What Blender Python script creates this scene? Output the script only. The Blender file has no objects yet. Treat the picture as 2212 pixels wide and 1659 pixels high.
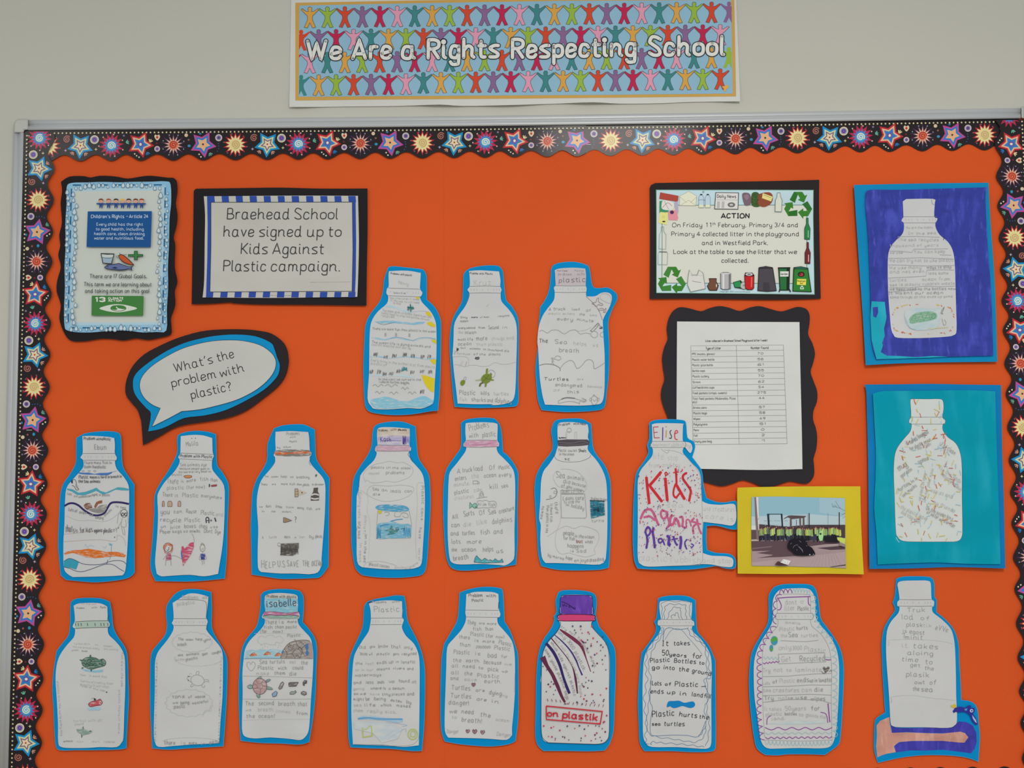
import bpy, bmesh, math, random
from mathutils import Vector, Matrix
from mathutils.geometry import tessellate_polygon

# ------------------------------------------------------------------ camera
W, H, F = 2212.0, 1659.0, 1800.0
PITCH, ROLL = math.radians(3.30), math.radians(0.50)
DIST = 1.62
CAM = Vector((0.0, -DIST, 1.5))
scn = bpy.context.scene
cd = bpy.data.cameras.new('camera')
cam = bpy.data.objects.new('camera', cd)
scn.collection.objects.link(cam)
scn.camera = cam
cd.sensor_width = 36.0
cd.lens = 36.0 * F / W
cd.clip_start = 0.01
ROT = Matrix.Rotation(math.pi/2 + PITCH, 3, 'X') @ Matrix.Rotation(-ROLL, 3, 'Z')
cam.matrix_world = Matrix.Translation(CAM) @ ROT.to_4x4()

# ------------------------------------------------------------------ light
w = bpy.data.worlds.new('world'); scn.world = w; w.use_nodes = True
w.node_tree.nodes['Background'].inputs[0].default_value = (0.93, 0.97, 1.0, 1)
w.node_tree.nodes['Background'].inputs[1].default_value = 0.53
def area(name, loc, power, sx, sy, target, col=(1, 0.97, 0.92)):
    l = bpy.data.lights.new(name, 'AREA'); l.shape = 'RECTANGLE'; l.size = sx; l.size_y = sy
    l.energy = power; l.color = col
    o = bpy.data.objects.new(name, l); scn.collection.objects.link(o)
    o.location = loc
    d = (Vector(target) - Vector(loc)).normalized()
    o.rotation_euler = d.to_track_quat('-Z', 'Y').to_euler()
    return o
area('ceiling_light', (0.46, -1.95, 2.75), 33, 0.6, 0.6, (0.46, -1.95, 0))
area('ceiling_light', (-2.05, -2.0, 2.75), 9, 0.6, 0.6, (-2.05, -2.0, 0))
area('ceiling_light', (0.5, -4.3, 2.75), 30, 0.6, 0.6, (0.5, -4.3, 0))
scn.view_settings.view_transform = 'Standard'
scn.view_settings.look = 'None'
scn.view_settings.exposure = 0.0
scn.view_settings.gamma = 1.0
scn.view_settings.use_curve_mapping = False

# ------------------------------------------------------------------ helpers
def at(px, py, depth):
    d = ROT @ Vector(((px - W/2) / F, -(py - H/2) / F, -1.0))
    k = (-depth - CAM.y) / d.y
    return CAM + d * k

ILL = 0.74
def lin(h):
    out = []
    for i in (0, 2, 4):
        c = int(h[i:i+2], 16) / 255.0
        c = c / 12.92 if c <= 0.04045 else ((c + 0.055) / 1.055) ** 2.4
        out.append(min(0.93, c / ILL))
    return (*out, 1.0)

MATS = {}
def mat(h, kind='ink'):
    k = (h, kind)
    if k in MATS: return MATS[k]
    m = bpy.data.materials.new(kind + '_' + h); MATS[k] = m
    m.use_nodes = True
    nt = m.node_tree; N = nt.nodes; L = nt.links
    b = N['Principled BSDF']
    c = lin(h)
    m.diffuse_color = c
    b.inputs['Base Color'].default_value = c
    b.inputs['Roughness'].default_value = 0.75
    b.inputs['Specular IOR Level'].default_value = 0.25
    def noise(scale, detail=3, stretch=(1, 1, 1), rot=0):
        g = N.new('ShaderNodeNewGeometry'); mp = N.new('ShaderNodeMapping')
        mp.inputs['Scale'].default_value = stretch
        mp.inputs['Rotation'].default_value = (0, rot, 0)
        L.new(g.outputs['Position'], mp.inputs['Vector'])
        n = N.new('ShaderNodeTexNoise'); n.inputs['Scale'].default_value = scale
        n.inputs['Detail'].default_value = detail
        L.new(mp.outputs[0], n.inputs['Vector'])
        return n.outputs['Fac']
    def bump(fac, dist, strength=1.0):
        bn = N.new('ShaderNodeBump'); bn.inputs['Strength'].default_value = strength
        bn.inputs['Distance'].default_value = dist
        L.new(fac, bn.inputs['Height'])
        prev = b.inputs['Normal'].links
        if prev: L.new(prev[0].from_socket, bn.inputs['Normal'])
        L.new(bn.outputs[0], b.inputs['Normal'])
    def mixcol(fac, other, lo, hi, amt=1.0):
        r = N.new('ShaderNodeMapRange'); L.new(fac, r.inputs[0])
        r.inputs[1].default_value = lo; r.inputs[2].default_value = hi
        r.inputs[3].default_value = 0; r.inputs[4].default_value = amt
        mx = N.new('ShaderNodeMix'); mx.data_type = 'RGBA'
        L.new(r.outputs[0], mx.inputs['Factor'])
        src = b.inputs['Base Color'].links
        if src: L.new(src[0].from_socket, mx.inputs['A'])
        else: mx.inputs['A'].default_value = b.inputs['Base Color'].default_value
        mx.inputs['B'].default_value = other
        L.new(mx.outputs['Result'], b.inputs['Base Color'])
    if kind in ('card', 'ink', 'crayon', 'sugar', 'wash'): b.inputs['Specular IOR Level'].default_value = 0.12
    dark = tuple(x * 0.86 for x in c[:3]) + (1,)
    if kind == 'paper':
        mixcol(noise(9, 4), dark, 0.42, 0.75, 0.55)
        bump(noise(7, 2), 0.012, 0.5)
        bump(noise(600, 2), 0.0004, 0.25)
    elif kind == 'card':
        mixcol(noise(12, 4), dark, 0.42, 0.75, 0.7)
        bump(noise(9, 2), 0.008, 0.45)
        bump(noise(900, 2), 0.0004, 0.4)
    elif kind == 'sugar':                       # backing paper with faint fading and grain
        mixcol(noise(2.2, 3), tuple(x * 0.9 for x in c[:3]) + (1,), 0.4, 0.7, 0.7)
        mixcol(noise(420, 2), dark, 0.45, 0.8, 0.35)
        bump(noise(3.0, 2), 0.02, 0.35)
        bump(noise(700, 2), 0.0004, 0.3)
    elif kind == 'crayon':
        pw = lin('c6c6c0')
        mixcol(noise(260, 3, (0.35, 1, 1.6), 0.5), pw, 0.5, 0.72, 0.75)
    elif kind == 'soft':
        pw = lin('c6c6c0')
        mixcol(noise(120, 3, (0.4, 1, 1.2), 0.2), pw, 0.4, 0.7, 0.7)
    elif kind == 'paint':                       # felt-pen / brush strokes
        lt = tuple(min(0.9, x * 1.5 + 0.02) for x in c[:3]) + (1,)
        dk = tuple(x * 0.72 for x in c[:3]) + (1,)
        mixcol(noise(34, 4, (1.6, 1, 0.5), 0.25), lt, 0.5, 0.7, 0.9); mixcol(noise(75, 5, (2.2, 1, 0.5), 0.5), tuple(min(.9, x*1.9+.06) for x in c[:3]) + (1,), 0.6, 0.78, 0.8)
        mixcol(noise(40, 4, (0.5, 1, 1.4), -0.3), dk, 0.5, 0.75, 0.6)
        bump(noise(8, 2), 0.01, 0.5)
    elif kind == 'wash':
        lt = tuple(min(0.9, x * 1.25 + 0.03) for x in c[:3]) + (1,)
        dk = tuple(x * 0.8 for x in c[:3]) + (1,)
        mixcol(noise(9, 5, (2.5, 1, 0.6)), lt, 0.48, 0.75, 0.8)
        mixcol(noise(7, 4, (1, 1, 2)), dk, 0.5, 0.8, 0.6)
        bump(noise(6, 2), 0.012, 0.5)
    elif kind == 'gloss':
        b.inputs['Roughness'].default_value = 0.5
        b.inputs['Coat Weight'].default_value = 0.3; b.inputs['Specular IOR Level'].default_value = 0.1
        b.inputs['Coat Roughness'].default_value = 0.17
        b.inputs['Coat IOR'].default_value = 1.4
    elif kind == 'wall':
        mixcol(noise(1.2, 4), tuple(x * 0.95 for x in c[:3]) + (1,), 0.4, 0.7, 0.8)
        bump(noise(90, 4), 0.002, 0.25)
    elif kind == 'metal':
        b.inputs['Metallic'].default_value = 0.35
        b.inputs['Roughness'].default_value = 0.42
        bump(noise(60, 3, (1, 1, 30)), 0.0003, 0.3)
    elif kind == 'ring':
        pass
    return m

def parse(s):
    if not isinstance(s, str):
        return [(float(p[0]), float(p[1])) for p in s], set()
    pts, corners = [], set()
    for tok in s.split():
        if tok[0] == '!':
            corners.add(len(pts)); tok = tok[1:]
        a, b_ = tok.split(',')
        pts.append((float(a), float(b_)))
    return pts, corners

def crom(p0, p1, p2, p3, n):
    out = []
    for i in range(n):
        t = i / n; t2 = t*t; t3 = t2*t
        out.append(tuple(0.5*((2*p1[k]) + (-p0[k]+p2[k])*t + (2*p0[k]-5*p1[k]+4*p2[k]-p3[k])*t2 + (-p0[k]+3*p1[k]-3*p2[k]+p3[k])*t3) for k in (0, 1)))
    return out

def smooth(pts, corners=(), closed=False, n=4):
    m = len(pts)
    if m < 3: return list(pts)
    out = []
    rng = range(m if closed else m-1)
    for i in rng:
        p1 = pts[i]; p2 = pts[(i+1) % m]
        if i in corners or (not closed and i == 0): p0 = p1
        else: p0 = pts[(i-1) % m]
        j = (i+1) % m
        if j in corners or (not closed and j == m-1): p3 = p2
        else: p3 = pts[(i+2) % m]
        out += crom(p0, p1, p2, p3, n)
    if not closed: out.append(pts[-1])
    return out

# ------------------------------------------------------------------ single-stroke alphabet (x digit, y letter: D = baseline, I = x-height, L = cap)
GL = {
'a': "4H3I1I0G0E1D3D4F 4I4E5D", 'b': "0L0D 0G2I4H4E2D0E", 'c': "4H3I1I0G0E1D3D4E", 'd': "4H3I1I0G0E1D3D4F 4L4E5D",
'e': "0F4G4G4H3I1I0G0E1D3D4E", 'f': "4L3L2K2D 0I4I", 'g': "4H3I1I0G0E1D3D4F 4I4B3A1A0B", 'h': "0L0D 0G2I4H4E5D",
'i': "0I0E1D 0K", 'j': "2I2B1A0A 2K", 'k': "0L0D 4I0F 1G4D", 'l': "0L0E1D", 'm': "0I0D 0G1I3H3D 3G4I6H6E7D",
'n': "0I0D 0G2I4H4E5D", 'o': "2I0H0E2D4E4H2I", 'p': "0I0A 0H2I4H4E2D0E", 'q': "4H3I1I0G0E1D3D4F 4I4A5B", 'r': "0I0D 0G1I3I",
's': "4I2I0H1G3F4E3D0D", 't': "1K1E2D3D 0I3I", 'u': "0I0E1D3D4F 4I4E5D", 'v': "0I2D2D4I", 'w': "0I1D1D3H3H5D5D6I",
'x': "0I4D 4I0D", 'y': "0I0F1D3D4F 4I4B3A1A0B", 'z': "0I4I4I0D0D4D",
'A': "0D3L3L6D 1F5F", 'B': "0D0L 0L3L4K4I3H0H 3H5G5E3D0D", 'C': "5K3L1K0H0F1D3D5E", 'D': "0D0L 0L2L5J5F2D0D",
'E': "4L0L 0L0D 0D4D 0H3H", 'F': "4L0L 0L0D 0H3H", 'G': "5K3L1K0H0F1D3D5E 3G5G5G5D", 'H': "0L0D 5L5D 0H5H",
'I': "0L2L 1L1D 0D2D", 'J': "3L3E2D0E", 'K': "0L0D 5L0G 1H5D", 'L': "0L0D0D4D", 'M': "0D0L0L3G3G6L6L6D",
'N': "0D0L0L5D5D5L", 'O': "3L1K0H0F1D4D6F6H5K3L", 'P': "0D0L 0L3L5K5I3H0H", 'Q': "3L1K0H0F1D4D6F6H5K3L 4F6D",
'R': "0D0L 0L3L5K5I3H0H 2H5D", 'S': "5K3L1L0J1I4G5E4D2D0E", 'T': "0L6L 3L3D", 'U': "0L0F2D3D5F5L", 'V': "0L3D3D6L",
'W': "0L2D2D4K4K6D6D8L", 'X': "0L5D 5L0D", 'Y': "0L3H3H6L 3H3D", 'Z': "0L5L5L0D0D5D",
'0': "2L0J0F2D4F4J2L", '1': "0K1L1L1D", '2': "0K2L4K4I0D0D4D", '3': "0K2L4K4I2H 2H4G4E2D0E", '4': "3D3L3L0F0F5F",
'5': "4L0L0L0H0H2I4H4E2D0E", '6': "4K2L0I0E2D4E4G2H0G", '7': "0L4L4L1D", '8': "2H0J1L3L4J2H0F1D3D4F2H", '9': "4I2H0I0K2L4K4H3E1D",
'.': "0D", ',': "1E0C", '!': "0L0F 0D", '?': "0K2L4J2H2F 2D", "'": "1L0J", '-': "0G3G", '(': "2L0J0E2C", ')': "0L2J2E0C", '/': "0D3L",
'*': "2D0H0I1J2I3J4I4H2D", ';': "1E0C", '=': "0H4H 0F4F", '~': "0G1H2G3F4G",
}
GC = {}
def glyph(ch):
    if ch in GC: return GC[ch]
    g = GL.get(ch)
    if g is None: g = GL['-']
    strokes = []; mx = 0
    for st in g.split():
        p = [(int(st[i]), ord(st[i+1]) - 68) for i in range(0, len(st), 2)]
        mx = max(mx, max(q[0] for q in p))
        pts, cor = [], set()
        for q in p:
            if pts and pts[-1] == q: cor.add(len(pts)-1)
            else: pts.append(q)
        strokes.append((pts, cor))
    GC[ch] = (strokes, mx)
    return GC[ch]

BOARD = 0.0126           # front of the orange backing paper
GRID = 12.0

class Thing:
    def __init__(s, name, label, cat, crop=(0, 0, 1), base=BOARD, lift=0.0012, amp=0.0010, group=None, fn=None, curls=(), origin=None, seed=None, prints='ink', grid=GRID):
        s.name = name; s.ox, s.oy, s.sc = crop
        s.fn = fn; s.base = base + lift; s.amp = amp; s.curls = curls; s.grid = grid
        s.rng = random.Random(seed if seed is not None else label)
        s.ph = [s.rng.uniform(0, 6.28) for _ in range(3)]
        s.inc = 0.0; s.top = 0.0; s.wc = {}; s.clip = None; s.reset = False; s.parts = []; s.cur = None; s.prints = prints
        s.root = bpy.data.objects.new(name, None); scn.collection.objects.link(s.root)
        s.root.empty_display_size = 0.02
        s.root['label'] = label; s.root['category'] = cat
        if group: s.root['group'] = group
        s.org = None
        if origin: s.org = at(origin[0], origin[1], s.base); s.root.location = s.org
    def px(s, x, y):
        if s.fn: return s.fn(x, y)
        return (s.ox + x / s.sc, s.oy + y / s.sc)
    def warp(s, px, py):
        if not s.amp and not s.curls: return 0.0
        g = s.grid; i = math.floor(px/g); j = math.floor(py/g); a = px/g - i; b_ = py/g - j
        c = s.wc
        v = []
        for k in ((i, j), (i+1, j), (i, j+1), (i+1, j+1)):
            if k not in c: c[k] = s.warp0(k[0]*g, k[1]*g)
            v.append(c[k])
        return (v[0]*(1-a) + v[1]*a)*(1-b_) + (v[2]*(1-a) + v[3]*a)*b_
    def warp0(s, px, py):
        X = px * 0.0009; Z = py * 0.0009
        w_ = s.amp * (0.55 + 0.25*math.sin(15*X + s.ph[0] + 4*Z) + 0.2*math.sin(13*Z + s.ph[1] - 5*X))
        for (cx, cy, r, h) in s.curls:
            w_ += h * math.exp(-((px-cx)**2 + (py-cy)**2) / (r*r))
        return w_
    def W(s, px, py, off=0.0):
        v = at(px, py, s.base + s.warp(px, py) + off)
        return v - s.org
    def _obj(s, name, verts, faces, mis, mats, label=None, sm=False):
        me = bpy.data.meshes.new(name)
        me.from_pydata([tuple(v) for v in verts], [], faces)
        for m in mats: me.materials.append(m)
        if len(mats) > 1: me.polygons.foreach_set('material_index', mis)
        me.update()
        o = bpy.data.objects.new(name, me); scn.collection.objects.link(o)
        o.parent = s.root
        if label: o['label'] = label
        return o
    def _cut(s, pts, clip=None):
        if s.clip: pts = [(p[0], max(p[1], s.clip + 0.001*i)) for i, p in enumerate(pts)]
        bm = bmesh.new()
        vs = [bm.verts.new((p[0], p[1], 0)) for p in pts]
        try: bm.faces.new(vs)
        except Exception: bm.free(); return None
        xs = [p[0] for p in pts]; ys = [p[1] for p in pts]
        g = s.grid
        if clip:
            for co, no in (((clip[0], 0, 0), (-1, 0, 0)), ((clip[1], 0, 0), (1, 0, 0))):
                if min(xs) < clip[0] or max(xs) > clip[1]:
                    bmesh.ops.bisect_plane(bm, geom=bm.verts[:]+bm.edges[:]+bm.faces[:], plane_co=co, plane_no=no, clear_outer=True)
        for lo, hi, ax in ((min(xs), max(xs), 0), (min(ys), max(ys), 1)):
            k = math.floor(lo / g) + 1
            while k * g < hi - 0.01:
                co = (k*g, 0, 0) if ax == 0 else (0, k*g, 0)
                no = (1, 0, 0) if ax == 0 else (0, 1, 0)
                bmesh.ops.bisect_plane(bm, geom=bm.verts[:]+bm.edges[:]+bm.faces[:], plane_co=co, plane_no=no)
                k += 1
        bmesh.ops.triangulate(bm, faces=[f for f in bm.faces if len(f.verts) > 4])
        bmesh.ops.recalc_face_normals(bm, faces=bm.faces[:])
        return bm
    def slab(s, name, pts, h, kind='card', off=0.0, thick=0.00035, sm=True, label=None, n=3):
        """a cut sheet of paper or card with real thickness"""
        p, c = parse(pts)
        q = smooth(p, c, True, n) if sm else p
        q = [s.px(*a) for a in q]
        if s.org is None:
            cx = (min(a[0] for a in q) + max(a[0] for a in q)) / 2; cy = (min(a[1] for a in q) + max(a[1] for a in q)) / 2
            s.org = at(cx, cy, s.base); s.root.location = s.org
        bm = s._cut(q)
        if bm is None: return
        bm.verts.index_update(); n0 = len(bm.verts)
        front = [s.W(v.co.x, v.co.y, off) for v in bm.verts]
        back = [s.W(v.co.x, v.co.y, off - thick) for v in bm.verts]
        faces = []
        for f in bm.faces:
            ix = [v.index for v in f.verts]
            faces.append(ix); faces.append([i + n0 for i in reversed(ix)])
        for e in bm.edges:
            if len(e.link_faces) == 1:
                a, b_ = e.verts[0].index, e.verts[1].index
                faces.append([a, b_, b_+n0, a+n0])
        bm.free()
        o = s._obj(name, front + back, faces, None, [mat(h, kind)], label)
        bb = bmesh.new(); bb.from_mesh(o.data); bmesh.ops.recalc_face_normals(bb, faces=bb.faces[:]); bb.to_mesh(o.data); bb.free()
        s.top = off
        s.inc = 0.00010
        return o
    def begin(s, name, label=None):
        s.end()
        if s.reset: s.inc = 0.00008
        s.cur = dict(name=name, v=[], f=[], m=[], mats=[], label=label)
        return s
    def end(s):
        c = s.cur
        if c and c['f']:
            s._obj(c['name'], c['v'], c['f'], c['m'], c['mats'], c['label'])
        s.cur = None
    def _mi(s, h):
        kind = s.prints
        if ':' in h: h, kind = h.split(':')
        m = mat(h, kind); c = s.cur
        if m not in c['mats']: c['mats'].append(m)
        return c['mats'].index(m)
    def fill(s, pts, h, sm=False, clip=None, n=3, raw=False):
        p, c = parse(pts)
        q = smooth(p, c, True, n) if sm else p
        if not raw: q = [s.px(*a) for a in q]
        s.inc += 0.000012
        bm = s._cut(q, clip)
        if bm is None: return
        bm.verts.index_update()
        c_ = s.cur; o = len(c_['v']); mi = s._mi(h)
        c_['v'] += [s.W(v.co.x, v.co.y, s.top + s.inc) for v in bm.verts]
        for f in bm.faces:
            ix = [v.index + o for v in f.verts]
            nn = f.normal.z
            if nn > 0: ix.reverse()
            c_['f'].append(ix); c_['m'].append(mi)
        bm.free()
    def ell(s, cx, cy, rx, ry, h, n=14, a0=0, rot=0, arc=6.2832):
        cr, sr = math.cos(rot), math.sin(rot)
        s.fill([(cx + rx*math.cos(a0+arc*i/n)*cr - ry*math.sin(a0+arc*i/n)*sr, cy + rx*math.cos(a0+arc*i/n)*sr + ry*math.sin(a0+arc*i/n)*cr) for i in range(n)], h)
    def loop(s, cx, cy, rx, ry, w_, h, n=16, rot=0):
        cr, sr = math.cos(rot), math.sin(rot)
        s.line([(cx + rx*math.cos(6.2832*i/n)*cr - ry*math.sin(6.2832*i/n)*sr, cy + rx*math.cos(6.2832*i/n)*sr + ry*math.sin(6.2832*i/n)*cr) for i in range(n+1)], w_, h, sm=False)
    def _rib(s, q, w_, mi, off, cap=False):
        # resample long spans
        r = [q[0]]
        for a in q[1:]:
            b_ = r[-1]; d = math.hypot(a[0]-b_[0], a[1]-b_[1])
            if d < 0.05: continue
            k = int(d // s.grid)
            for i in range(k): r.append((b_[0] + (a[0]-b_[0])*(i+1)/(k+1), b_[1] + (a[1]-b_[1])*(i+1)/(k+1)))
            r.append(a)
        q = r; m = len(q)
        if m < 2:
            return s._disc(q[0], w_*0.75, mi, off)
        if cap:
            d0 = (q[0][0]-q[1][0], q[0][1]-q[1][1]); l0 = math.hypot(*d0)
            d1 = (q[-1][0]-q[-2][0], q[-1][1]-q[-2][1]); l1 = math.hypot(*d1)
            e = w_ * 0.28
            q = [(q[0][0]+d0[0]/l0*e, q[0][1]+d0[1]/l0*e)] + q + [(q[-1][0]+d1[0]/l1*e, q[-1][1]+d1[1]/l1*e)]
            m = len(q)
        c_ = s.cur; o = len(c_['v'])
        hw = w_/2
        for i, p in enumerate(q):
            a = q[max(0, i-1)]; b_ = q[min(m-1, i+1)]
            tx, ty = b_[0]-a[0], b_[1]-a[1]; l = math.hypot(tx, ty) or 1
            nx, ny = -ty/l, tx/l
            k = hw
            if 0 < i < m-1:
                ax, ay = p[0]-a[0], p[1]-a[1]; la = math.hypot(ax, ay) or 1
                ct = abs((-ay/la)*nx + (ax/la)*ny); k = hw / max(0.6, ct)
            if cap and (i == 0 or i == m-1): k = hw*0.5
            c_['v'].append(s.W(p[0]+nx*k, p[1]+ny*k, off)); c_['v'].append(s.W(p[0]-nx*k, p[1]-ny*k, off))
        for i in range(m-1):
            c_['f'].append([o+2*i+1, o+2*i+3, o+2*i+2, o+2*i]); c_['m'].append(mi)
    def _disc(s, p, r, mi, off, n=7):
        c_ = s.cur; o = len(c_['v'])
        for i in range(n):
            a = -6.2832*i/n
            c_['v'].append(s.W(p[0]+r*math.cos(a), p[1]+r*math.sin(a), off))
        c_['f'].append([o+i for i in range(n)]); c_['m'].append(mi)
    def line(s, pts, w_, h, sm=True, n=3, cap=False, closed=False, raw=False):
        p, c = parse(pts)
        q = smooth(p, c, closed, n) if sm else p
        if closed: q = q + [q[0]]
        if not raw: q = [s.px(*a) for a in q]
        s.inc += 0.000012
        s._rib(q, w_, s._mi(h), s.top + s.inc, cap)
    def dots(s, pts, r, h):
        s.inc += 0.000012; mi = s._mi(h)
        for a in parse(pts)[0]: s._disc(s.px(*a), r, mi, s.top + s.inc)
    def txt(s, x0, y0, x1, y1, cap, text, h='6c6c6a', w_=0.9, j=0.0, gap=2.1, slant=0.0, n=None, round_=False):
        """single-line lettering spanning x0..x1 on a baseline, cap height in crop pixels"""
        tot = 0; lay = []
        for ch in text:
            if ch == ' ': tot += 3.6; continue
            st, mx = glyph(ch); lay.append((tot, st)); tot += mx + gap
        tot = max(1, tot - gap)
        P0 = s.px(x0, y0); P1 = s.px(x1, y1)
        L_ = math.hypot(P1[0]-P0[0], P1[1]-P0[1]); sx = L_/tot
        ex = ((P1[0]-P0[0])/L_, (P1[1]-P0[1])/L_); ey = (ex[1], -ex[0])
        sy = cap / s.sc / 8.0
        if n is None: n = 4 if cap/s.sc > 14 else (3 if cap/s.sc > 8 else 2)
        if w_ >= 1.7 and s.cur['name'].startswith('lettering') and s.cur['f']:
            i0 = s.inc; s.begin(s.cur['name'], s.cur['label']); s.inc = i0
        s.inc += 0.000012; mi = s._mi(h); off = s.top + s.inc
        R = s.rng
        for tx, st in lay:
            jy = R.uniform(-1, 1)*j*1.3; js = 1 + R.uniform(-1, 1)*j*0.22; ja = R.uniform(-1, 1)*j*0.18; jx = R.uniform(-1, 1)*j*0.5
            for pts, cor in st:
                q = []
                pp = pts
                if j: pp = [(a[0]+R.uniform(-1, 1)*j*0.35, a[1]+R.uniform(-1, 1)*j*0.35) for a in pts]
                for a in (smooth(pp, cor, False, n) if len(pp) > 2 else pp):
                    u = (tx + jx + a[0]*js + (a[1]*(slant+ja)))*sx; v = (a[1]*js + jy)*sy
                    q.append((P0[0]+ex[0]*u+ey[0]*v, P0[1]+ex[1]*u+ey[1]*v))
                if len(q) == 1: s._disc(q[0], w_*0.75, mi, off, 10 if w_ > 3 else 6)
                else:
                    s._rib(q, w_, mi, off, round_ or w_ > 1.6)
                    if w_ > 3:
                        for e in (q[0], q[-1]): s._disc(e, w_/2, mi, off, 12)
                        for ci in cor:
                            e = pp[ci]; u = (tx + jx + e[0]*js + (e[1]*(slant+ja)))*sx; v = (e[1]*js+jy)*sy
                            s._disc((P0[0]+ex[0]*u+ey[0]*v, P0[1]+ex[1]*u+ey[1]*v), w_/2, mi, off, 12)

def struct_mesh(name, verts, faces, m, parent=None, label=None):
    me = bpy.data.meshes.new(name); me.from_pydata([tuple(v) for v in verts], [], faces); me.update()
    me.materials.append(m)
    o = bpy.data.objects.new(name, me); scn.collection.objects.link(o)
    if parent: o.parent = parent
    bm = bmesh.new(); bm.from_mesh(me); bmesh.ops.recalc_face_normals(bm, faces=bm.faces[:]); bm.to_mesh(me); bm.free()
    return o

# ------------------------------------------------------------------ wall
def boxv(x0, x1, y0, y1, z0, z1):
    v = [(x, y, z) for x in (x0, x1) for y in (y0, y1) for z in (z0, z1)]
    f = [[0, 1, 3, 2], [4, 6, 7, 5], [0, 4, 5, 1], [2, 3, 7, 6], [0, 2, 6, 4], [1, 5, 7, 3]]
    return v, f
v, f = boxv(-3.2, 3.2, 0.0, 0.12, 0.0, 2.8)
wl = struct_mesh('wall_back', v, f, mat('b9b7ab', 'wall')); wl['kind'] = 'structure'
v, f = boxv(-3.2, 3.2, -5.2, 0.12, -0.05, 0.0)
fl = struct_mesh('floor', v, f, mat('8a8478', 'wall')); fl['kind'] = 'structure'

# ------------------------------------------------------------------ notice board: panel, rails, corner caps
def bow(x): return 3.2 * math.sin(math.pi * max(0.0, min(1.0, x / 2212.0)))
def rail_in_top(x): return 281.5 - 25.5 * (x - 52) / 2150.0 + bow(x)
def rail_in_left(y): return 52 - 33.5 * (y - 281) / 1378.0
def rail_in_right(y): return 2214 + 0.0475 * (y - 256)
def rail_bot(x): return 1747.0 - 24.5 * x / 2212.0
nb = bpy.data.objects.new('notice_board', None); scn.collection.objects.link(nb)
nb['label'] = 'large wall notice board with slim silver aluminium frame'; nb['category'] = 'notice board'
nb.location = at(1106, 1000, 0.0)
def nloc(px, py, d): return at(px, py, d) - nb.location
def panel():
    c = [(40, 270), (2236, 245), (2296, 1730), (8, 1748)]
    vs = [nloc(a, b_, 0.0115) for a, b_ in c] + [nloc(a, b_, 0.0005) for a, b_ in c]
    struct_mesh('board_panel', vs, [[0, 1, 2, 3], [7, 6, 5, 4], [0, 4, 5, 1], [1, 5, 6, 2], [2, 6, 7, 3], [3, 7, 4, 0]], mat('a08a70', 'card'), nb)
panel()
# profile across the rail: (fraction from inner edge outward in px, depth)
PROF = [(0, 0.0128), (0, 0.0158), (1.2, 0.0176), (5, 0.0184), (9, 0.0172), (11, 0.0150), (12, 0.0146), (13, 0.0150), (15.5, 0.0160), (20, 0.0152), (22.5, 0.0130), (22.5, 0.0004)]
def rail(path, name):
    # path: list of (inner px, outward unit)
    vs, fs = [], []
    n = len(PROF)
    for (x, y, nx, ny) in path:
        for (o_, d) in PROF: vs.append(nloc(x + nx*o_, y + ny*o_, d))
    for i in range(len(path)-1):
        for k in range(n-1): fs.append([i*n+k, i*n+k+1, (i+1)*n+k+1, (i+1)*n+k])
    fs.append(list(range(n))); fs.append([(len(path)-1)*n + k for k in range(n)])
    o = struct_mesh(name, vs, fs, mat('adafaf', 'metal'), nb)
    for p in o.data.polygons: p.use_smooth = len(p.vertices) == 4
    return o
rail([(x, rail_in_top(x), 0, -1) for x in [60] + list(range(160, 2200, 136)) + [2205]], 'frame_rail')
rail([(rail_in_left(y), y, -1, 0) for y in (281, 600, 1000, 1400, 1715)], 'frame_rail')
rail([(rail_in_right(y), y, 1, 0) for y in (256, 700, 1200, 1700)], 'frame_rail')
rail([(x, rail_bot(x), 0, 1) for x in (10, 700, 1500, 2285)], 'frame_rail')
def corner(pts, name='frame_corner'):
    vs = [nloc(a, b_, 0.0190) for a, b_ in pts] + [nloc(a, b_, 0.0004) for a, b_ in pts]
    n = len(pts)
    o = struct_mesh(name, vs, [list(range(n)), list(range(2*n-1, n-1, -1))] + [[i, (i+1) % n, n+(i+1) % n, n+i] for i in range(n)], mat('a8a9a3', 'metal'), nb, None)
    bv = o.modifiers.new('bevel', 'BEVEL'); bv.width = 0.0025; bv.segments = 3
    return o
corner([(30, 287), (30, 267), (33, 260), (40, 257), (61, 257), (61, 281), (52, 281), (52, 287)])
corner([(2206, 256), (2206, 230), (2230, 229), (2239, 236), (2240, 262), (2215, 262), (2215, 256)])
corner([(-13, 1715), (10, 1715), (10, 1735), (30, 1735), (30, 1760), (-6, 1760), (-13, 1752)])
corner([(2281, 1715), (2304, 1712), (2304, 1738), (2298, 1742), (2264, 1742), (2264, 1717), (2281, 1717)])
for o in nb.children:
    pass

# ------------------------------------------------------------------ orange backing paper, two lengths meeting at a seam
ORANGE = 'ce5223'
t = Thing('backing_paper', 'orange backing paper sheet on the board under the speech bubble', 'paper', base=0.0118, lift=0.0002, amp=0.0, grid=90, group='orange backing paper')
t.slab('sheet', "50,276 !962,268 !964,1740 15,1745", ORANGE, 'sugar', off=0.0, thick=0.0002, sm=False)
t = Thing('backing_paper', 'orange backing paper sheet on the board under the litter table', 'paper', base=0.0118, lift=0.0006, amp=0.0, grid=90, group='orange backing paper')
t.slab('sheet', "959,268 2228,252 2283,1722 961,1740", ORANGE, 'sugar', off=0.0, thick=0.0003, sm=False)
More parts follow.
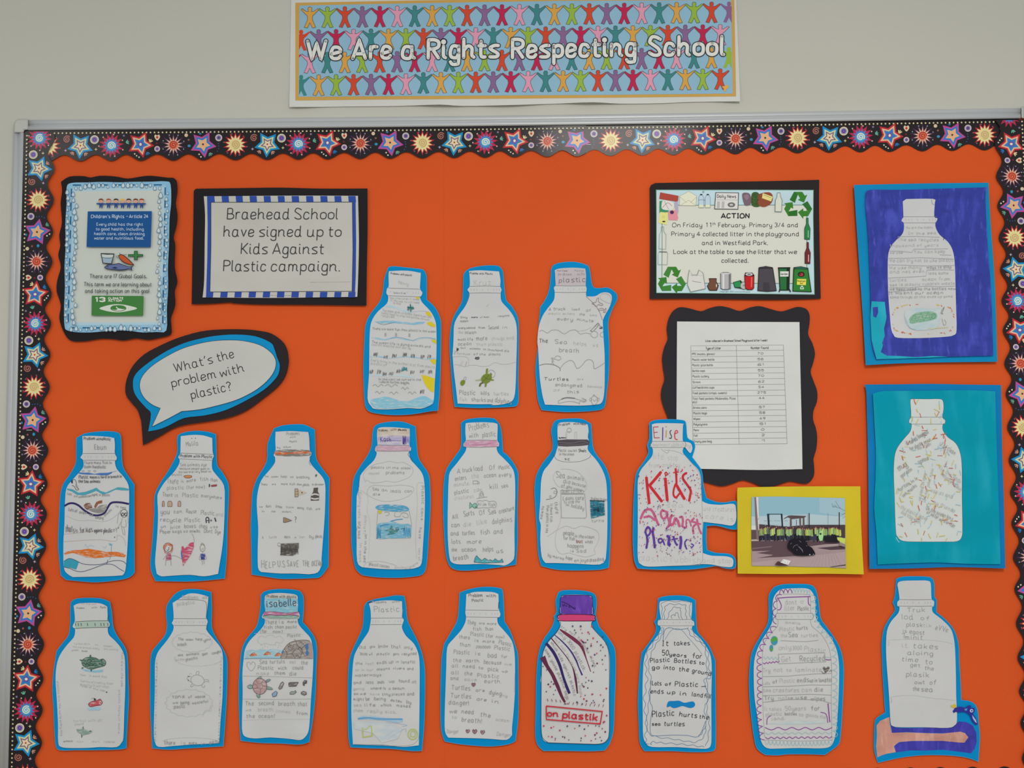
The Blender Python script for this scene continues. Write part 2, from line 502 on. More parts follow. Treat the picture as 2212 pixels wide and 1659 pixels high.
# ------------------------------------------------------------------ star border strips
BK = '231d20'
def star(cx, cy, r, ri, rot, n=5):
    return [(cx + (r if i % 2 == 0 else ri)*math.sin(rot + math.pi*i/n), cy - (r if i % 2 == 0 else ri)*math.cos(rot + math.pi*i/n)) for i in range(2*n)]
def spiral(cx, cy, r, turns, n=22, r0=1.0, ph=0.0):
    return [(cx + (r0+(r-r0)*i/n)*math.cos(ph + 6.2832*turns*i/n), cy + (r0+(r-r0)*i/n)*math.sin(ph + 6.2832*turns*i/n)) for i in range(n+1)]
def motif(t, kind, u, v=34, cut=False):
    if kind == 'blue':
        t.begin('star_print')
        r = math.radians(184)
        for rad, q, c in ((29, 15.5, '1585ba'), (21.5, 11.5, 'bfc39a'), (15, 7.6, '6c4a72'), (11, 5.4, 'd9c7a4')): t.fill(star(u, v, rad, q, r), c)
        t.ell(u, v, 2, 2, 'b0402a', 8)
    elif kind == 'red':
        t.begin('star_print')
        r = math.radians(168)
        for rad, q, c in ((30, 16, 'b92830'), (23.5, 12.3, 'dcae8a'), (17, 8.8, '2a78b8'), (8, 4.8, '6a4c92')): t.fill(star(u, v-2, rad, q, r), c)
        t.ell(u, v-2, 2.8, 3.2, 'e0d8bc', 8)
    elif kind == 'pink':
        t.begin('star_print')
        r = math.radians(172)
        for rad, q, c in ((29.5, 16, 'b04a90'), (22.5, 12.5, '2b74bb'), (16, 8.6, 'dca87c')): t.fill(star(u, v-1, rad, q, r), c)
        t.ell(u, v-1, 2.3, 2.3, '4a2f33', 8)
    elif kind == 'burst':
        t.begin('sunburst_print')
        t.fill(star(u, v, 27, 16.5, 0.1, 14), 'b02747'); t.fill(star(u, v, 18, 11, 0.25, 14), '3a7cbc')
        if cut: return
        t.ell(u, v, 9.6, 9.6, '4e9fc0', 16)
        t.line(spiral(u, v, 8.8, 2.1), 2.2, 'd6dcc4')
        for k in range(7): t.ell(u+27*math.cos(k*0.9+0.4), v+24*math.sin(k*0.9+0.4), 1.6, 1.6, 'c9b8a0', 6)
    elif kind == 'purple':
        t.begin('sunburst_print')
        t.fill(star(u, v, 28, 11, 0.0, 14), '51305c'); t.fill(star(u, v, 20, 9.5, 0.0, 14), 'd9a68c')
        t.ell(u, v, 9.6, 9.6, 'cf7050', 16)
        t.line(spiral(u, v, 8.8, 2.0), 2.2, 'a82f26')
        for k in range(8): t.ell(u+24*math.cos(k*0.79+0.4), v+23*math.sin(k*0.79+0.4), 1.3, 1.3, '8fa7a8', 6)
    elif kind == 'yellow':
        t.begin('sunburst_print')
        t.fill(star(u, v, 27, 16, 0.0, 14), 'b72632'); t.fill(star(u, v, 21.5, 13, 0.0, 14), 'e3cf92')
        t.ell(u, v, 10.5, 10.5, 'dcc184', 16)
        t.line(spiral(u, v, 9.5, 2.3), 1.3, 'a98f60')
        for k in range(6): t.ell(u+25.5*math.cos(k*1.05+0.2), v+24*math.sin(k*1.05+0.2), 1.5, 1.5, '8c5a68', 6)
def fan(t, u, v, a, c, r=7):
    for d in (-0.6, 0, 0.6):
        x, y = math.sin(a+d), -math.cos(a+d)
        t.line([(u + x*1.5, v + y*1.5), (u + x*r, v + y*r)], 2.3, c, sm=False, cap=True)
def ornaments(t, u, lo, hi):
    def ok(x): return lo < u + x < hi
    if ok(-29): t.begin('swirl_print'); t.ell(u-29, 20, 8.5, 8.5, '3a1f20', 14); t.line(spiral(u-29, 20, 8, 1.9), 1.7, 'ab6f60')
    if ok(30.6): 
        t.begin('disc_print')
        for r, c in ((9.5, 'cfc7a4'), (7.3, '9c92a4'), (5, '5e4292'), (2, '7a5aa8')): t.ell(u+30.6, 21, r, r, c)
    if ok(33.7): t.begin('sparkle_print'); t.fill(star(u+33.7, 42, 3.6, 1.3, 0, 4), 'c9c08a')
    if ok(-32): t.begin('sparkle_print'); t.fill(star(u-32, 44, 3.4, 1.5, 0.2, 4), 'a898b0')
    if ok(-17): t.begin('fan_print'); fan(t, u-15, 47, math.radians(215), 'b97f6c')
    if ok(14): t.begin('fan_print'); fan(t, u+9, 49, math.radians(140), 'b97f6c')
    if ok(101): t.begin('fan_print'); fan(t, u+98, 28, math.radians(75), '5fa58c')
    if ok(95): t.begin('dot_print'); t.ell(u+94, 13, 2.3, 2.3, '7f6f96', 6)
    if ok(153): t.begin('fan_print'); fan(t, u+150, 28, math.radians(25), 'cfc28c')
    if ok(166): 
        t.begin('heart_print')
        t.fill([(166+u, 24), (u+160, 16), (u+162, 11), (u+166, 13), (u+170, 11), (u+172, 17)], 'd3bfa0', sm=True)
        t.ell(u+166, 17, 2.6, 3, 'b5342e', 8); t.begin('dot_print'); t.ell(u+165, 30, 2, 2, '7f1d30', 6); t.begin('disc_print')
        for r, c in ((6.2, 'cbb9b4'), (4.2, '8a7aa8'), (2.2, '5c3f7e')): t.ell(u+166, 42, r, r, c)
    if ok(122): t.begin('dot_trio_print'); t.dots([(u+117.5, 52.5), (u+121.6, 56.5), (u+126.8, 59.7)], 1.6, 'd8d2b4')
    if ok(146): t.begin('fan_print'); fan(t, u+144, 48, math.radians(160), '1d6fae')
    if ok(228): t.begin('dot_print'); t.ell(u+228.7, 13, 4, 4, 'cdb897', 8); t.begin('dot_print'); t.ell(u+234, 23, 2.3, 2.3, '8d5548', 6); t.begin('drop_print'); t.ell(u+235, 36, 3.6, 3, '2e88b2', 7)
    if ok(259): t.begin('dot_print'); t.ell(u+259, 10, 2.8, 2.3, '2478a4', 6); t.begin('dot_pair_print'); t.dots([(u+256.7, 54.5), (u+260.5, 60)], 1.7, 'd8d2b4')
    if ok(282): t.begin('fan_print'); fan(t, u+279, 51, math.radians(150), '58947c')
    if ok(299): 
        t.begin('disc_print')
        for r, c in ((7.6, 'c3b9b2'), (5.6, '9689a4'), (3.6, '54407c')): t.ell(u+299, 19, r, r, c)
        t.begin('dot_row_print'); t.dots([(u+298, 31.6), (u+298.8, 36.8), (u+298.8, 42.4), (u+296, 48)], 1.2, '1f5f94')
SEQ = (('blue', 0), ('burst', 67), ('red', 130), ('purple', 201), ('pink', 265), ('yellow', 335))
def strip(label, fn, lo, hi, u0, lift, tip0=None, ends=0):
    t = Thing('star_border_strip', label, 'border', fn=fn, lift=lift, amp=0.0005, group='star-printed scalloped border strips', prints='gloss'); t.reset = True
    # scalloped outline
    pts = []
    tips = []
    k = -8
    while k < 60:
        for nme, o in SEQ:
            c = u0 + k*404 + o
            tips.append(c)
        k += 1
    def edge(u):
        tips_ = [c for c in tips]
        lo_ = max(c for c in tips_ if c <= u); hi_ = min(c for c in tips_ if c > u)
        f = (u - lo_) / (hi_ - lo_)
        cs = 0.5 + 0.5*math.cos(2*math.pi*f)
        return 53.5 + 14.0 * cs
    n = int((hi - lo) / 6)
    pts = [(lo + (hi-lo)*i/n, edge(lo + (hi-lo)*i/n)) for i in range(n+1)]
    out = [(lo, -1)] + [(lo + (hi-lo)*i/20, -1) for i in range(1, 20)] + [(hi, -1)] + pts[::-1]
    t.slab('strip', out, BK, 'gloss', off=0.0, thick=0.0003, sm=False)
    t.begin('bead_row_print')
    u = lo + 4
    while u < hi - 2:
        t.dots([(u, 6.5)], 1.9, 'c8c094'); u += 8.65
    for k in range(-4, 8):
        for nme, o in SEQ:
            c = u0 + k*404 + o
            if lo + 24 < c < hi - 20: motif(t, nme, c)
            elif lo - 22 < c < hi + 22:      # motif cut by the end of the strip
                if c > hi - 20 and hi > 1200 and hi < 1300: t.clip = 284; motif(t, nme, c); t.clip = None
                if c < lo + 24 and lo < -300: t.clip = 259.5; motif(t, nme, c, cut=True); t.clip = None
    t.begin('ornament_print')
    for k in range(-4, 8): ornaments(t, u0 + k*404, lo + 9, hi - 8)
    for (x, y) in ([(74, 495), (63, 929), (54, 1187)] if fn.__name__ == 'f_left' else [(1270, 312)] if lo > 1200 else []):
        t.begin('staple'); t.inc = 0.0006; t.line([(x-6, y), (x+6, y)], 1.1, 'c4c0ba', sm=False, raw=True)
    t.end()
    return t
def f_top(u, v):
    return (u, rail_in_top(u) + v)
strip('star-printed black border strip along the board top, longer length', f_top, 53, 1266, 174-0.5, 0.0020)
strip('star-printed black border strip along the board top with glare, shorter length', f_top, 1260, 2200, 1388, 0.0007)
def f_left(u, v):
    y = 1605 - 1.066*u + 3.47e-5*u*u
    return (rail_in_left(y) + v*(1 + 0.05*(y-281)/1378), y)
strip('star-printed black border strip down the side beside the drinking-water poster', f_left, -95, 1294, 0, 0.0034)
def f_right(u, v):
    y = 582 + 1.0012*u + 4.6e-5*u*u
    return (rail_in_right(y) - v*(1 + 0.06*(y-281)/1378), y)
strip('star-printed black border strip down the side beside the blue paintings', f_right, -328, 1075, 0, 0.0034)
def f_bot(u, v):
    return (u, rail_bot(u) - v)
strip('star-printed black border strip along the board bottom', f_bot, 90, 2200, 150, 0.0006)

# ------------------------------------------------------------------ banner above the board
def lerp(a, b_, t_): return a + (b_-a)*t_
# corners of gold frame: TL(638,5) TR(1587,-1) BR(1590,208) BL(638,217)
t = Thing('banner', 'long paper banner of hand-holding figures above the board', 'banner', base=0.0006, lift=0.0006, amp=0.0012,
          curls=[(950, 232, 40, 0.006), (1275, 232, 45, 0.007), (1600, 225, 40, 0.005), (640, 235, 40, 0.004), (1100, 235, 60, 0.005)])
t.slab('paper', "!629,-2 !1110,-8 !1590,-12 !1599,219 1500,220 1430,223 1340,224 1280,221 1200,224 1100,227 1000,229 950,226 860,229 760,230 690,231 !625,231", 'c9c9c2', 'paper', off=0.0)
t.begin('gold_frame_print'); t.inc = 0.0003
t.fill("638,6 900,1 1200,-3 1586,-3 1590,208 1310,211 1100,213 800,215 638,217", 'c39a4e:paper')
t.begin('blue_ground_print'); t.inc = 0.00045
t.fill("647,12 900,7 1200,2 1579,0 1583,202 1310,205 1100,206 800,208 645,209", '88b0c4:paper')
COLS = ['cf9a46', '8fae3e', 'c8472f', '84618a', 'b8264c', 'd692a8', '3c8080']
HALF = [(0, -23), (3, -22.3), (4.3, -19.5), (4, -16), (2.6, -13), (8, -13.5), (17.5, -19.5), (19.5, -17.5), (10, -7.5), (6, -4), (5, 2), (7, 9), (12.5, 21), (5.5, 22.5), (0, 11)]
def doll(t, cx, cy, c, clip):
    t.begin('figure_print'); t.inc = 0.00062 + 0.00006*(int(cx/37.72) % 2)
    pts = [(cx+a, cy+b_) for a, b_ in HALF] + [(cx-a, cy+b_) for a, b_ in HALF[::-1][1:-1]]
    full = [(p[0], p[1]) for p in pts]
    t.fill(full, c, clip=clip)
    q = [p for p in full]
    if cx-20 > clip[0] and cx+20 < clip[1]:
        t.line(q, 0.9, '4a4a4c', sm=False, closed=True)
    t.end()
def top_y(x): return 38 - (x-670)*11.5/900
rows = [(669.5, 0, 0, 25), (650.5, 49, 2, 25), (631.5, 98, 4, 26), (650.5, 146.5, 6, 25)]
for i, (x0, dy, c0, n) in enumerate(rows):
    for k in range(n):
        x = x0 + k*37.72
        if x > 1600: break
        doll(t, x, top_y(x) + dy - (2 if i == 3 and x > 900 else 0), COLS[(c0 + k) % 7], (646, 1580.5))
t.inc = 0.0007
for wd, c in ((11.2, '2c3034'), (7.4, 'd4d4ce')):
    t.inc += 0.0003; t.begin('lettering_outline' if wd > 9 else 'lettering')
    for (x0, y0, x1, y1, cap, s_) in ((664, 127, 735, 126, 37, 'We'), (762, 126, 843, 125, 38, 'Are'), (870, 126, 895, 125, 38, 'a'),
                                 (925, 125, 1076, 122.5, 38, 'Rights'), (1107, 124, 1371, 119, 38, 'Respecting'), (1403, 119, 1563, 117.5, 38, 'School')):
        t.txt(x0, y0, x1, y1, cap*1.02, s_, c, wd, n=6, slant=0.03, gap=2.5)
t.begin('logo_print'); t.inc = 0.001; t.fill("1559,187 1575,184 1572,191 1568,193 1569,197 1563,197 1564,192", 'd8a24a'); t.end()

# ------------------------------------------------------------------ drinking-water rights poster
t = Thing('rights_poster', 'laminated poster with water-drop frame about children\'s rights to water', 'poster', (120, 370, 4.366), lift=0.0034, amp=0.0014)
t.slab('backing_card', "!50,100 130,50 260,45 330,58 420,42 560,48 680,68 800,50 900,42 1060,60 1110,62 1145,100 1150,200 1135,300 1150,400 1145,500 1115,620 1130,700 1125,900 1150,1040 1125,1130 1130,1260 1090,1380 1095,1480 1085,1540 980,1570 870,1590 760,1575 640,1595 540,1582 420,1580 300,1600 180,1605 120,1580 70,1500 35,1380 50,1260 10,1130 18,1020 50,900 25,790 45,700 35,600 60,480 48,300 62,180", '221e20', 'card')
t.slab('laminated_sheet', "105,150 150,110 300,105 450,100 600,104 720,100 900,98 1040,95 1085,125 1090,300 1075,450 1070,700 1060,900 1062,1100 1050,1300 1045,1500 950,1515 820,1520 700,1505 560,1502 430,1512 330,1520 200,1518 110,1500 85,1460 80,1300 88,1100 85,900 95,700 92,500 104,300", '7fb0cc', 'gloss', off=0.0015)
t.begin('water_frame_print')
t.fill("135,140 1040,125 1055,400 1040,800 1030,1100 1020,1480 600,1478 110,1482 105,1200 120,800 130,400", '8fb9cf', sm=False)
t.fill("165,165 1020,150 1030,400 1015,800 1005,1100 995,1445 600,1448 145,1450 140,1200 150,800 165,400", 'a8c4cf', sm=False)
t.fill("185,190 995,180 1005,400 990,800 980,1100 970,1420 600,1425 165,1425 165,1200 175,800 188,400", 'bfc4bc', sm=False)
rr = random.Random(5)
def dashes(a, b_, n):
    for k in range(n):
        f0 = k/n + 0.1/n; f1 = (k+0.7)/n
        t.line([(lerp(a[0], b_[0], f0), lerp(a[1], b_[1], f0)), (lerp(a[0], b_[0], f1), lerp(a[1], b_[1], f1))], 2.6, '245a86', sm=False)
dashes((150, 130), (1040, 128), 7); dashes((150, 150), (118, 1460), 10); dashes((1035, 140), (1010, 1470), 11); dashes((130, 1475), (1030, 1478), 8)
def drop(x, y, r):
    t.begin('water_drop_print')
    t.fill([(x, y-1.7*r), (x+0.9*r, y), (x+0.75*r, y+0.8*r), (x, y+1.15*r), (x-0.75*r, y+0.8*r), (x-0.9*r, y)], '6f8796', sm=True)
    t.fill([(x+0.05*r, y-1.2*r), (x+0.65*r, y), (x+0.5*r, y+0.6*r), (x, y+0.8*r), (x-0.5*r, y+0.5*r), (x-0.6*r, y)], 'bccdd4', sm=True)
for i in range(19): drop(190 + i*44 + rr.uniform(-8, 8), 140 + rr.choice([-5, 8, 22]), rr.uniform(11, 23))
for i in range(19): drop(150 + i*46 + rr.uniform(-8, 8), 1485 + rr.uniform(-8, 12), rr.uniform(12, 24))
for i in range(23):
    y = 200 + i*55
    drop(118 - (y-200)*0.014 + rr.uniform(-10, 4), y, rr.uniform(11, 20)); drop(178 - (y-200)*0.012 + rr.uniform(-14, 22), y + 20, rr.uniform(12, 25))
    drop(1050 - (y-200)*0.02 + rr.uniform(-6, 8), y + 10, rr.uniform(9, 17)); drop(985 - (y-200)*0.012 + rr.uniform(-18, 14), y + 30, rr.uniform(12, 25))
for i, (x, hair) in enumerate(((428, '6b3a22'), (500, '9a4f38'), (570, '2c2020'), (632, 'd9b24a'), (690, '3a2a2a'), (755, '5a3220'), (812, '8a3f22'))):
    t.begin('child_figure_print')
    t.fill([(x-16, 300), (x-42, 305 if i % 2 else 298), (x-42, 310), (x-14, 314), (x-16, 345), (x-6, 345), (x, 325), (x+6, 345), (x+16, 345), (x+14, 314), (x+42, 310), (x+42, 303), (x+16, 300)], '2b4a86')
    t.ell(x, 282, 21, 18, 'c99a84'); t.fill([(x-22, 280), (x-20, 262), (x, 256), (x+20, 262), (x+23, 282), (x+12, 270), (x-12, 270)], hair)
t.begin('blue_panel_print')
t.fill("304,378 908,376 898,716 292,714", '1f5088')
t.begin('lettering')
WT = 'b9c6d2'
t.txt(335, 440, 645, 440, 30, "Children's Rights", WT, 1.1); t.txt(668, 436, 682, 436, 30, '-', WT, 1.1); t.txt(695, 440, 873, 438, 30, 'Article 24', WT, 1.1)
t.txt(388, 512, 822, 512, 26, 'Every child has the right', WT, 0.9); t.txt(382, 556, 830, 558, 26, 'to good health, including', WT, 0.9)
t.txt(366, 600, 838, 602, 26, 'health care, clean drinking', WT, 0.9); t.txt(366, 642, 830, 642, 26, 'water and nutritious food.', WT, 0.9)
DK = '4a4a4c'
t.txt(322, 1006, 858, 1006, 36, 'There are 17 Global Goals.', DK, 1.15); t.txt(268, 1082, 905, 1084, 36, 'This term we are learning about', DK, 1.15)
t.txt(280, 1144, 885, 1144, 36, 'and taking action on this goal', DK, 1.15)
t.begin('food_and_health_print')
t.fill("425,772 555,776 530,875 445,870", '2c3034'); t.fill("434,782 546,786 524,867 451,862", 'b9c2bf'); t.fill("441,812 540,814 524,864 452,860", '93a9b8'); t.line("425,776 490,784 555,778", 1.2, '2c3034'); t.line("440,812 490,820 540,814", .8, '2c3034')
t.line("622,796 600,768", 1, '2f6a3a'); t.line("622,796 575,800 590,822", 1, '2f6a3a'); t.line("622,796 670,782", 1, '2f6a3a')
t.fill("592,800 612,782 640,790 680,820 715,855 742,888 700,880 650,865 612,835", '2c2420', sm=True); t.fill("598,803 614,788 638,796 676,825 708,857 730,880 700,874 652,858 616,830", 'b8562e', sm=True)
t.fill("740,750 775,750 775,782 826,782 826,804 775,804 775,836 740,836 740,804 684,804 684,782 740,782", '26402c'); t.fill("745,755 770,755 770,787 821,787 821,799 770,799 770,831 745,831 745,799 689,799 689,787 745,787", '3c7a44')
t.fill("455,905 490,880 560,872 600,865 640,882 690,898 730,895 715,915 728,940 690,922 640,934 600,936 520,928 480,922", '2a2c3c', sm=False)
t.fill("464,905 495,886 560,878 600,872 640,888 690,904 718,900 706,915 716,932 690,916 640,926 600,928 520,922 484,916", '5f6c94')
t.fill("530,912 560,900 590,914 560,920", '2c3450'); t.ell(492, 900, 5, 5, '22242c', 8)
t.begin('green_goal_panel_print')
t.fill("342,1173 831,1176 826,1361 339,1360", '417a3e')
t.fill("412,1293 470,1270 540,1256 600,1254 680,1265 770,1292 700,1315 600,1330 520,1325 460,1312", 'c9cec2', sm=True)
t.ell(592, 1292, 76, 30, '417a3e', 20); t.ell(592, 1292, 66, 24, 'c9cec2', 20)
t.fill("522,1280 545,1266 575,1268 570,1285 585,1300 560,1308 535,1302 520,1296", '417a3e', sm=True); t.fill("575,1270 620,1264 655,1275 665,1292 640,1300 610,1295 590,1290", '417a3e', sm=True)
t.begin('goal_lettering')
t.txt(380, 1228, 462, 1228, 38, '13', 'd8dcd0', 2.6); t.txt(498, 1206, 638, 1206, 17, 'CLIMATE', 'd8dcd0', 1.2); t.txt(498, 1228, 622, 1228, 17, 'ACTION', 'd8dcd0', 1.2)
t.end()

# ------------------------------------------------------------------ campaign card
t = Thing('campaign_sign', 'blue-and-white striped sign on black card about signing up to a campaign', 'sign', (400, 390, 5.395), lift=0.0034, amp=0.0012)
t.slab('backing_card', "!100,120 !125,95 600,88 1100,82 1500,92 1800,94 !2125,92 2126,600 2118,1000 !2112,1458 1600,1450 900,1445 560,1430 540,1420 300,1435 !76,1441 85,900 95,500", '231f21', 'card')
t.slab('laminated_sheet', "!217,184 1200,176 !2014,178 2025,700 2015,1150 !2006,1355 1500,1362 1000,1368 !203,1362 222,1150 228,700 232,400", 'b9b7af', 'paper', off=0.0015)
BL = '2f4a9a'
t.begin('stripe_border_print')
XL = lambda y: lerp(255, 262, min(1, abs(y-760)/700)) if y < 760 else lerp(262, 243, (y-760)/600)
xs = [255, 340, 424, 506, 588, 668, 750, 832, 914, 994, 1078, 1156, 1240, 1324, 1408, 1490, 1574, 1655, 1738, 1818, 1900, 1985]
for i in range(0, 21, 2):
    a, b_ = xs[i], xs[i+1]
    t.fill([(a, 180), (b_, 180), (b_+6, 252), (a+6, 252)], BL)
xb = [243, 325, 410, 492, 575, 655, 740, 822, 905, 987, 1070, 1154, 1238, 1322, 1404, 1488, 1570, 1654, 1738, 1818, 1900, 1982]
for i in range(0, 21, 2):
    a, b_ = xb[i], xb[i+1]
    t.fill([(a+4, 1298), (b_+4, 1298), (b_-2, 1362), (a-2, 1362)], BL)
t.fill("255,180 300,250 300,700 288,1298 243,1362 258,900 262,500", BL); t.fill("1948,250 1985,180 1992,700 1988,1100 1976,1360 1943,1298 1955,800", BL)
t.line("300,253 1948,250 1955,800 1945,1290 288,1298 300,760", 1.1, '2a2c34', sm=False, closed=True)
t.line("1930,1180 1450,1186 1520,1184", .4, '9a9a92', sm=False)
t.begin('lettering')
DK = '3a3a3c'
t.txt(490, 447, 1210, 447, 122, 'Braehead', DK, 2.0, slant=.06); t.txt(1275, 447, 1775, 447, 122, 'School', DK, 2.0, slant=.06)
t.txt(450, 650, 795, 650, 122, 'have', DK, 2.0, slant=.06); t.txt(865, 650, 1352, 650, 122, 'signed', DK, 2.0, slant=.06); t.txt(1425, 650, 1600, 650, 122, 'up', DK, 2.0, slant=.06); t.txt(1672, 650, 1812, 650, 122, 'to', DK, 2.0, slant=.06)
t.txt(652, 852, 955, 852, 122, 'Kids', DK, 2.0, slant=.06); t.txt(1020, 852, 1610, 852, 122, 'Against', DK, 2.0, slant=.06)
t.txt(447, 1053, 935, 1053, 122, 'Plastic', DK, 2.0, slant=.06); t.txt(1003, 1053, 1795, 1053, 122, 'campaign.', DK, 2.0, slant=.06)
t.txt(990, 1342, 1060, 1342, 10, 'visit us', '8a8a88', .4); t.txt(1160, 1344, 1232, 1344, 10, 'school', '8a8a88', .4)
t.end()

# ------------------------------------------------------------------ speech bubble
t = Thing('speech_bubble', 'black, blue and white layered paper speech bubble asking a question', 'speech bubble', (260, 700, 5.821), lift=0.0034, amp=0.0014)
t.slab('backing_card', "!285,1525 265,1250 250,1180 215,1080 140,990 75,900 62,790 90,660 160,520 300,380 500,270 720,175 1000,95 1250,68 1550,66 1750,85 1900,120 2030,210 2095,310 2118,430 2115,520 2080,650 1990,780 1820,920 1600,1080 1400,1165 1200,1210 1000,1240 800,1270 650,1320 480,1420", '2a2426', 'card')
t.slab('blue_card', "!350,1350 385,1130 330,1060 230,950 175,860 158,760 175,660 260,560 420,440 600,330 800,240 1000,185 1200,148 1450,132 1700,155 1890,235 1935,310 1970,420 2003,510 1990,620 1930,710 1800,830 1600,950 1400,1050 1250,1105 1050,1150 800,1182 600,1280 480,1325", '0f87bd', 'card', off=0.0011)
t.slab('bubble_sheet', "!396,1292 !503,1058 420,1025 340,970 280,900 248,820 245,740 280,650 380,540 540,430 750,320 950,255 1150,215 1350,202 1550,212 1750,262 1880,345 1940,420 1957,500 1930,600 1850,710 1720,820 1550,915 1400,975 1200,1030 1000,1075 !770,1098 600,1190", 'babab4', 'paper', off=0.0022)
t.begin('outline_print')
t.line("!396,1292 !503,1058 420,1025 340,970 280,900 248,820 245,740 280,650 380,540 540,430 750,320 950,255 1150,215 1350,202 1550,212 1750,262 1880,345 1940,420 1957,500 1930,600 1850,710 1720,820 1550,915 1400,975 1200,1030 1000,1075 !770,1098 600,1190", .8, '2c3a48', closed=True)
t.begin('lettering')
DK = '363638'
t.txt(690, 605, 1165, 488, 108, "What's", DK, 1.8); t.txt(1230, 470, 1430, 418, 108, 'the', DK, 1.8)
t.txt(655, 792, 1205, 672, 108, 'problem', DK, 1.8); t.txt(1265, 668, 1558, 592, 108, 'with', DK, 1.8)
t.txt(900, 940, 1400, 828, 108, 'plastic?', DK, 1.8)
t.end()

# ------------------------------------------------------------------ action notice
t = Thing('action_notice', 'recycling-bordered notice on black card headed ACTION', 'notice', (1390, 380, 5.53), lift=0.0034, amp=0.0012)
t.slab('backing_card', "!75,140 !90,110 !140,85 800,72 1500,62 !2100,46 2098,400 2108,1000 !2118,1466 1600,1480 1000,1472 500,1465 !76,1470 80,900 78,400", '2b2526', 'card')
t.slab('laminated_sheet', "!150,165 1000,165 !2033,167 2028,500 2030,900 !2045,1418 1500,1412 800,1405 !155,1400 155,900", 'b9d2dc', 'paper', off=0.0015)
GR = '3a7a2e'; GD = '24502a'
t.begin('white_panel_print')
t.fill("222,350 1950,348 1952,800 1950,1285 220,1280 222,800", 'cdcdc2')
t.fill("155,200 222,350 220,1280 155,1360", 'c2d0cc')
t.line("222,350 1950,348 1952,800 1950,1285 220,1280 222,800", 1.2, '3f6a50', sm=False, closed=True)
t.line("155,168 2030,170 2028,500 2042,1412 155,1396", 0.9, '5f9a78', sm=False, closed=True)
def recycle(cx, cy, s_, h, hd=None):
    for k in range(3):
        a = k*2.0944
        def R(p): return [(cx + s_*(x*math.cos(a)-y*math.sin(a)), cy + s_*(x*math.sin(a)+y*math.cos(a))) for x, y in p]
        t.fill(R([(-0.62, -0.42), (-0.30, -1.0), (0.30, -1.0), (0.48, -0.72), (0.66, -0.80), (0.42, -0.22), (-0.02, -0.42), (0.14, -0.52), (-0.02, -0.80), (-0.24, -0.20)]), h)
        if hd: t.fill(R([(-0.62, -0.42), (-0.30, -1.0), (-0.02, -0.80), (-0.24, -0.20)]), hd)
t.begin('recycling_symbol_print'); recycle(1848, 355, 165, GR, '2f6a2c')
t.begin('recycling_symbol_print'); recycle(340, 1250, 165, GR, '41803a')
t.begin('lettering')
DK = '47474a'
t.txt(930, 502, 1262, 502, 52, 'ACTION', '2c2c2e', 2.3)
t.txt(345, 610, 445, 610, 50, 'On', DK, 1.15); t.txt(478, 610, 698, 610, 50, 'Friday', DK, 1.15); t.txt(748, 610, 806, 610, 50, '11', DK, 1.15, gap=2.2); t.txt(825, 585, 862, 585, 30, 'th', DK, .7)
t.txt(896, 610, 1225, 610, 50, 'February,', DK, 1.15); t.txt(1268, 610, 1532, 610, 50, 'Primary', DK, 1.15); t.txt(1568, 610, 1685, 610, 50, '3/4', DK, 1.15); t.txt(1722, 610, 1845, 610, 50, 'and', DK, 1.15)
t.txt(335, 717, 605, 717, 50, 'Primary', DK, 1.15); t.txt(638, 717, 680, 717, 50, '4', DK, 1.15); t.txt(712, 717, 1005, 717, 50, 'collected', DK, 1.15); t.txt(1042, 717, 1200, 717, 50, 'litter', DK, 1.15); t.txt(1235, 717, 1295, 717, 50, 'in', DK, 1.15); t.txt(1325, 717, 1435, 717, 50, 'the', DK, 1.15); t.txt(1465, 717, 1858, 717, 50, 'playground', DK, 1.15)
t.txt(702, 823, 828, 823, 50, 'and', DK, 1.15); t.txt(862, 823, 918, 823, 50, 'in', DK, 1.15); t.txt(950, 823, 1278, 823, 50, 'Westfield', DK, 1.15); t.txt(1312, 823, 1482, 823, 50, 'Park.', DK, 1.15)
t.txt(360, 929, 525, 929, 50, 'Look', DK, 1.15); t.txt(558, 929, 625, 929, 50, 'at', DK, 1.15); t.txt(657, 929, 765, 929, 50, 'the', DK, 1.15); t.txt(795, 929, 965, 929, 50, 'table', DK, 1.15); t.txt(998, 929, 1065, 929, 50, 'to', DK, 1.15); t.txt(1098, 929, 1203, 929, 50, 'see', DK, 1.15); t.txt(1235, 929, 1342, 929, 50, 'the', DK, 1.15); t.txt(1373, 929, 1532, 929, 50, 'litter', DK, 1.15); t.txt(1565, 929, 1705, 929, 50, 'that', DK, 1.15); t.txt(1735, 929, 1832, 929, 50, 'we', DK, 1.15)
t.txt(935, 1033, 1252, 1033, 50, 'collected.', DK, 1.15)
t.txt(912, 1386, 1275, 1390, 14, 'Copyright 2012 www.twinkl.co.uk', '6a8a90', .45)
# icons round the edge
t.begin('paper_scraps_print')
t.fill("200,196 420,238 412,310 188,274", 'a8483c'); t.fill("192,300 300,290 300,430 190,440", '3f8a64'); t.fill("360,320 412,300 418,430 400,470", 'a9a4b8')
t.fill("215,350 240,290 360,320 350,400 290,410 225,395", 'd6d2cc', sm=True); t.line("225,380 290,320 340,360", .8, '8c4a44')
t.line("250,300 300,400", .7, '6a6a6c')
t.fill("295,420 390,405 415,500 405,532 300,525", 'd98c98'); t.ell(340, 435, 24, 22, '4a3050'); t.fill("200,430 290,440 282,585 180,560", 'd8d484'); t.ell(243, 545, 20, 9, '3a3a28'); t.loop(238, 490, 16, 12, .6, 'b09a50')
t.begin('envelope_print')
t.fill("435,240 540,185 635,240 625,355 430,352", 'dcdcc2'); t.line("435,240 540,185 635,240 625,355 430,352", .7, '9a9a7c', sm=False, closed=True); t.line("435,355 540,290 625,355", .7, '9a9a7c', sm=False); t.line("435,250 520,320", .6, '9a9a7c'); t.line("635,250 560,320", .6, '9a9a7c')
t.begin('bottles_print')
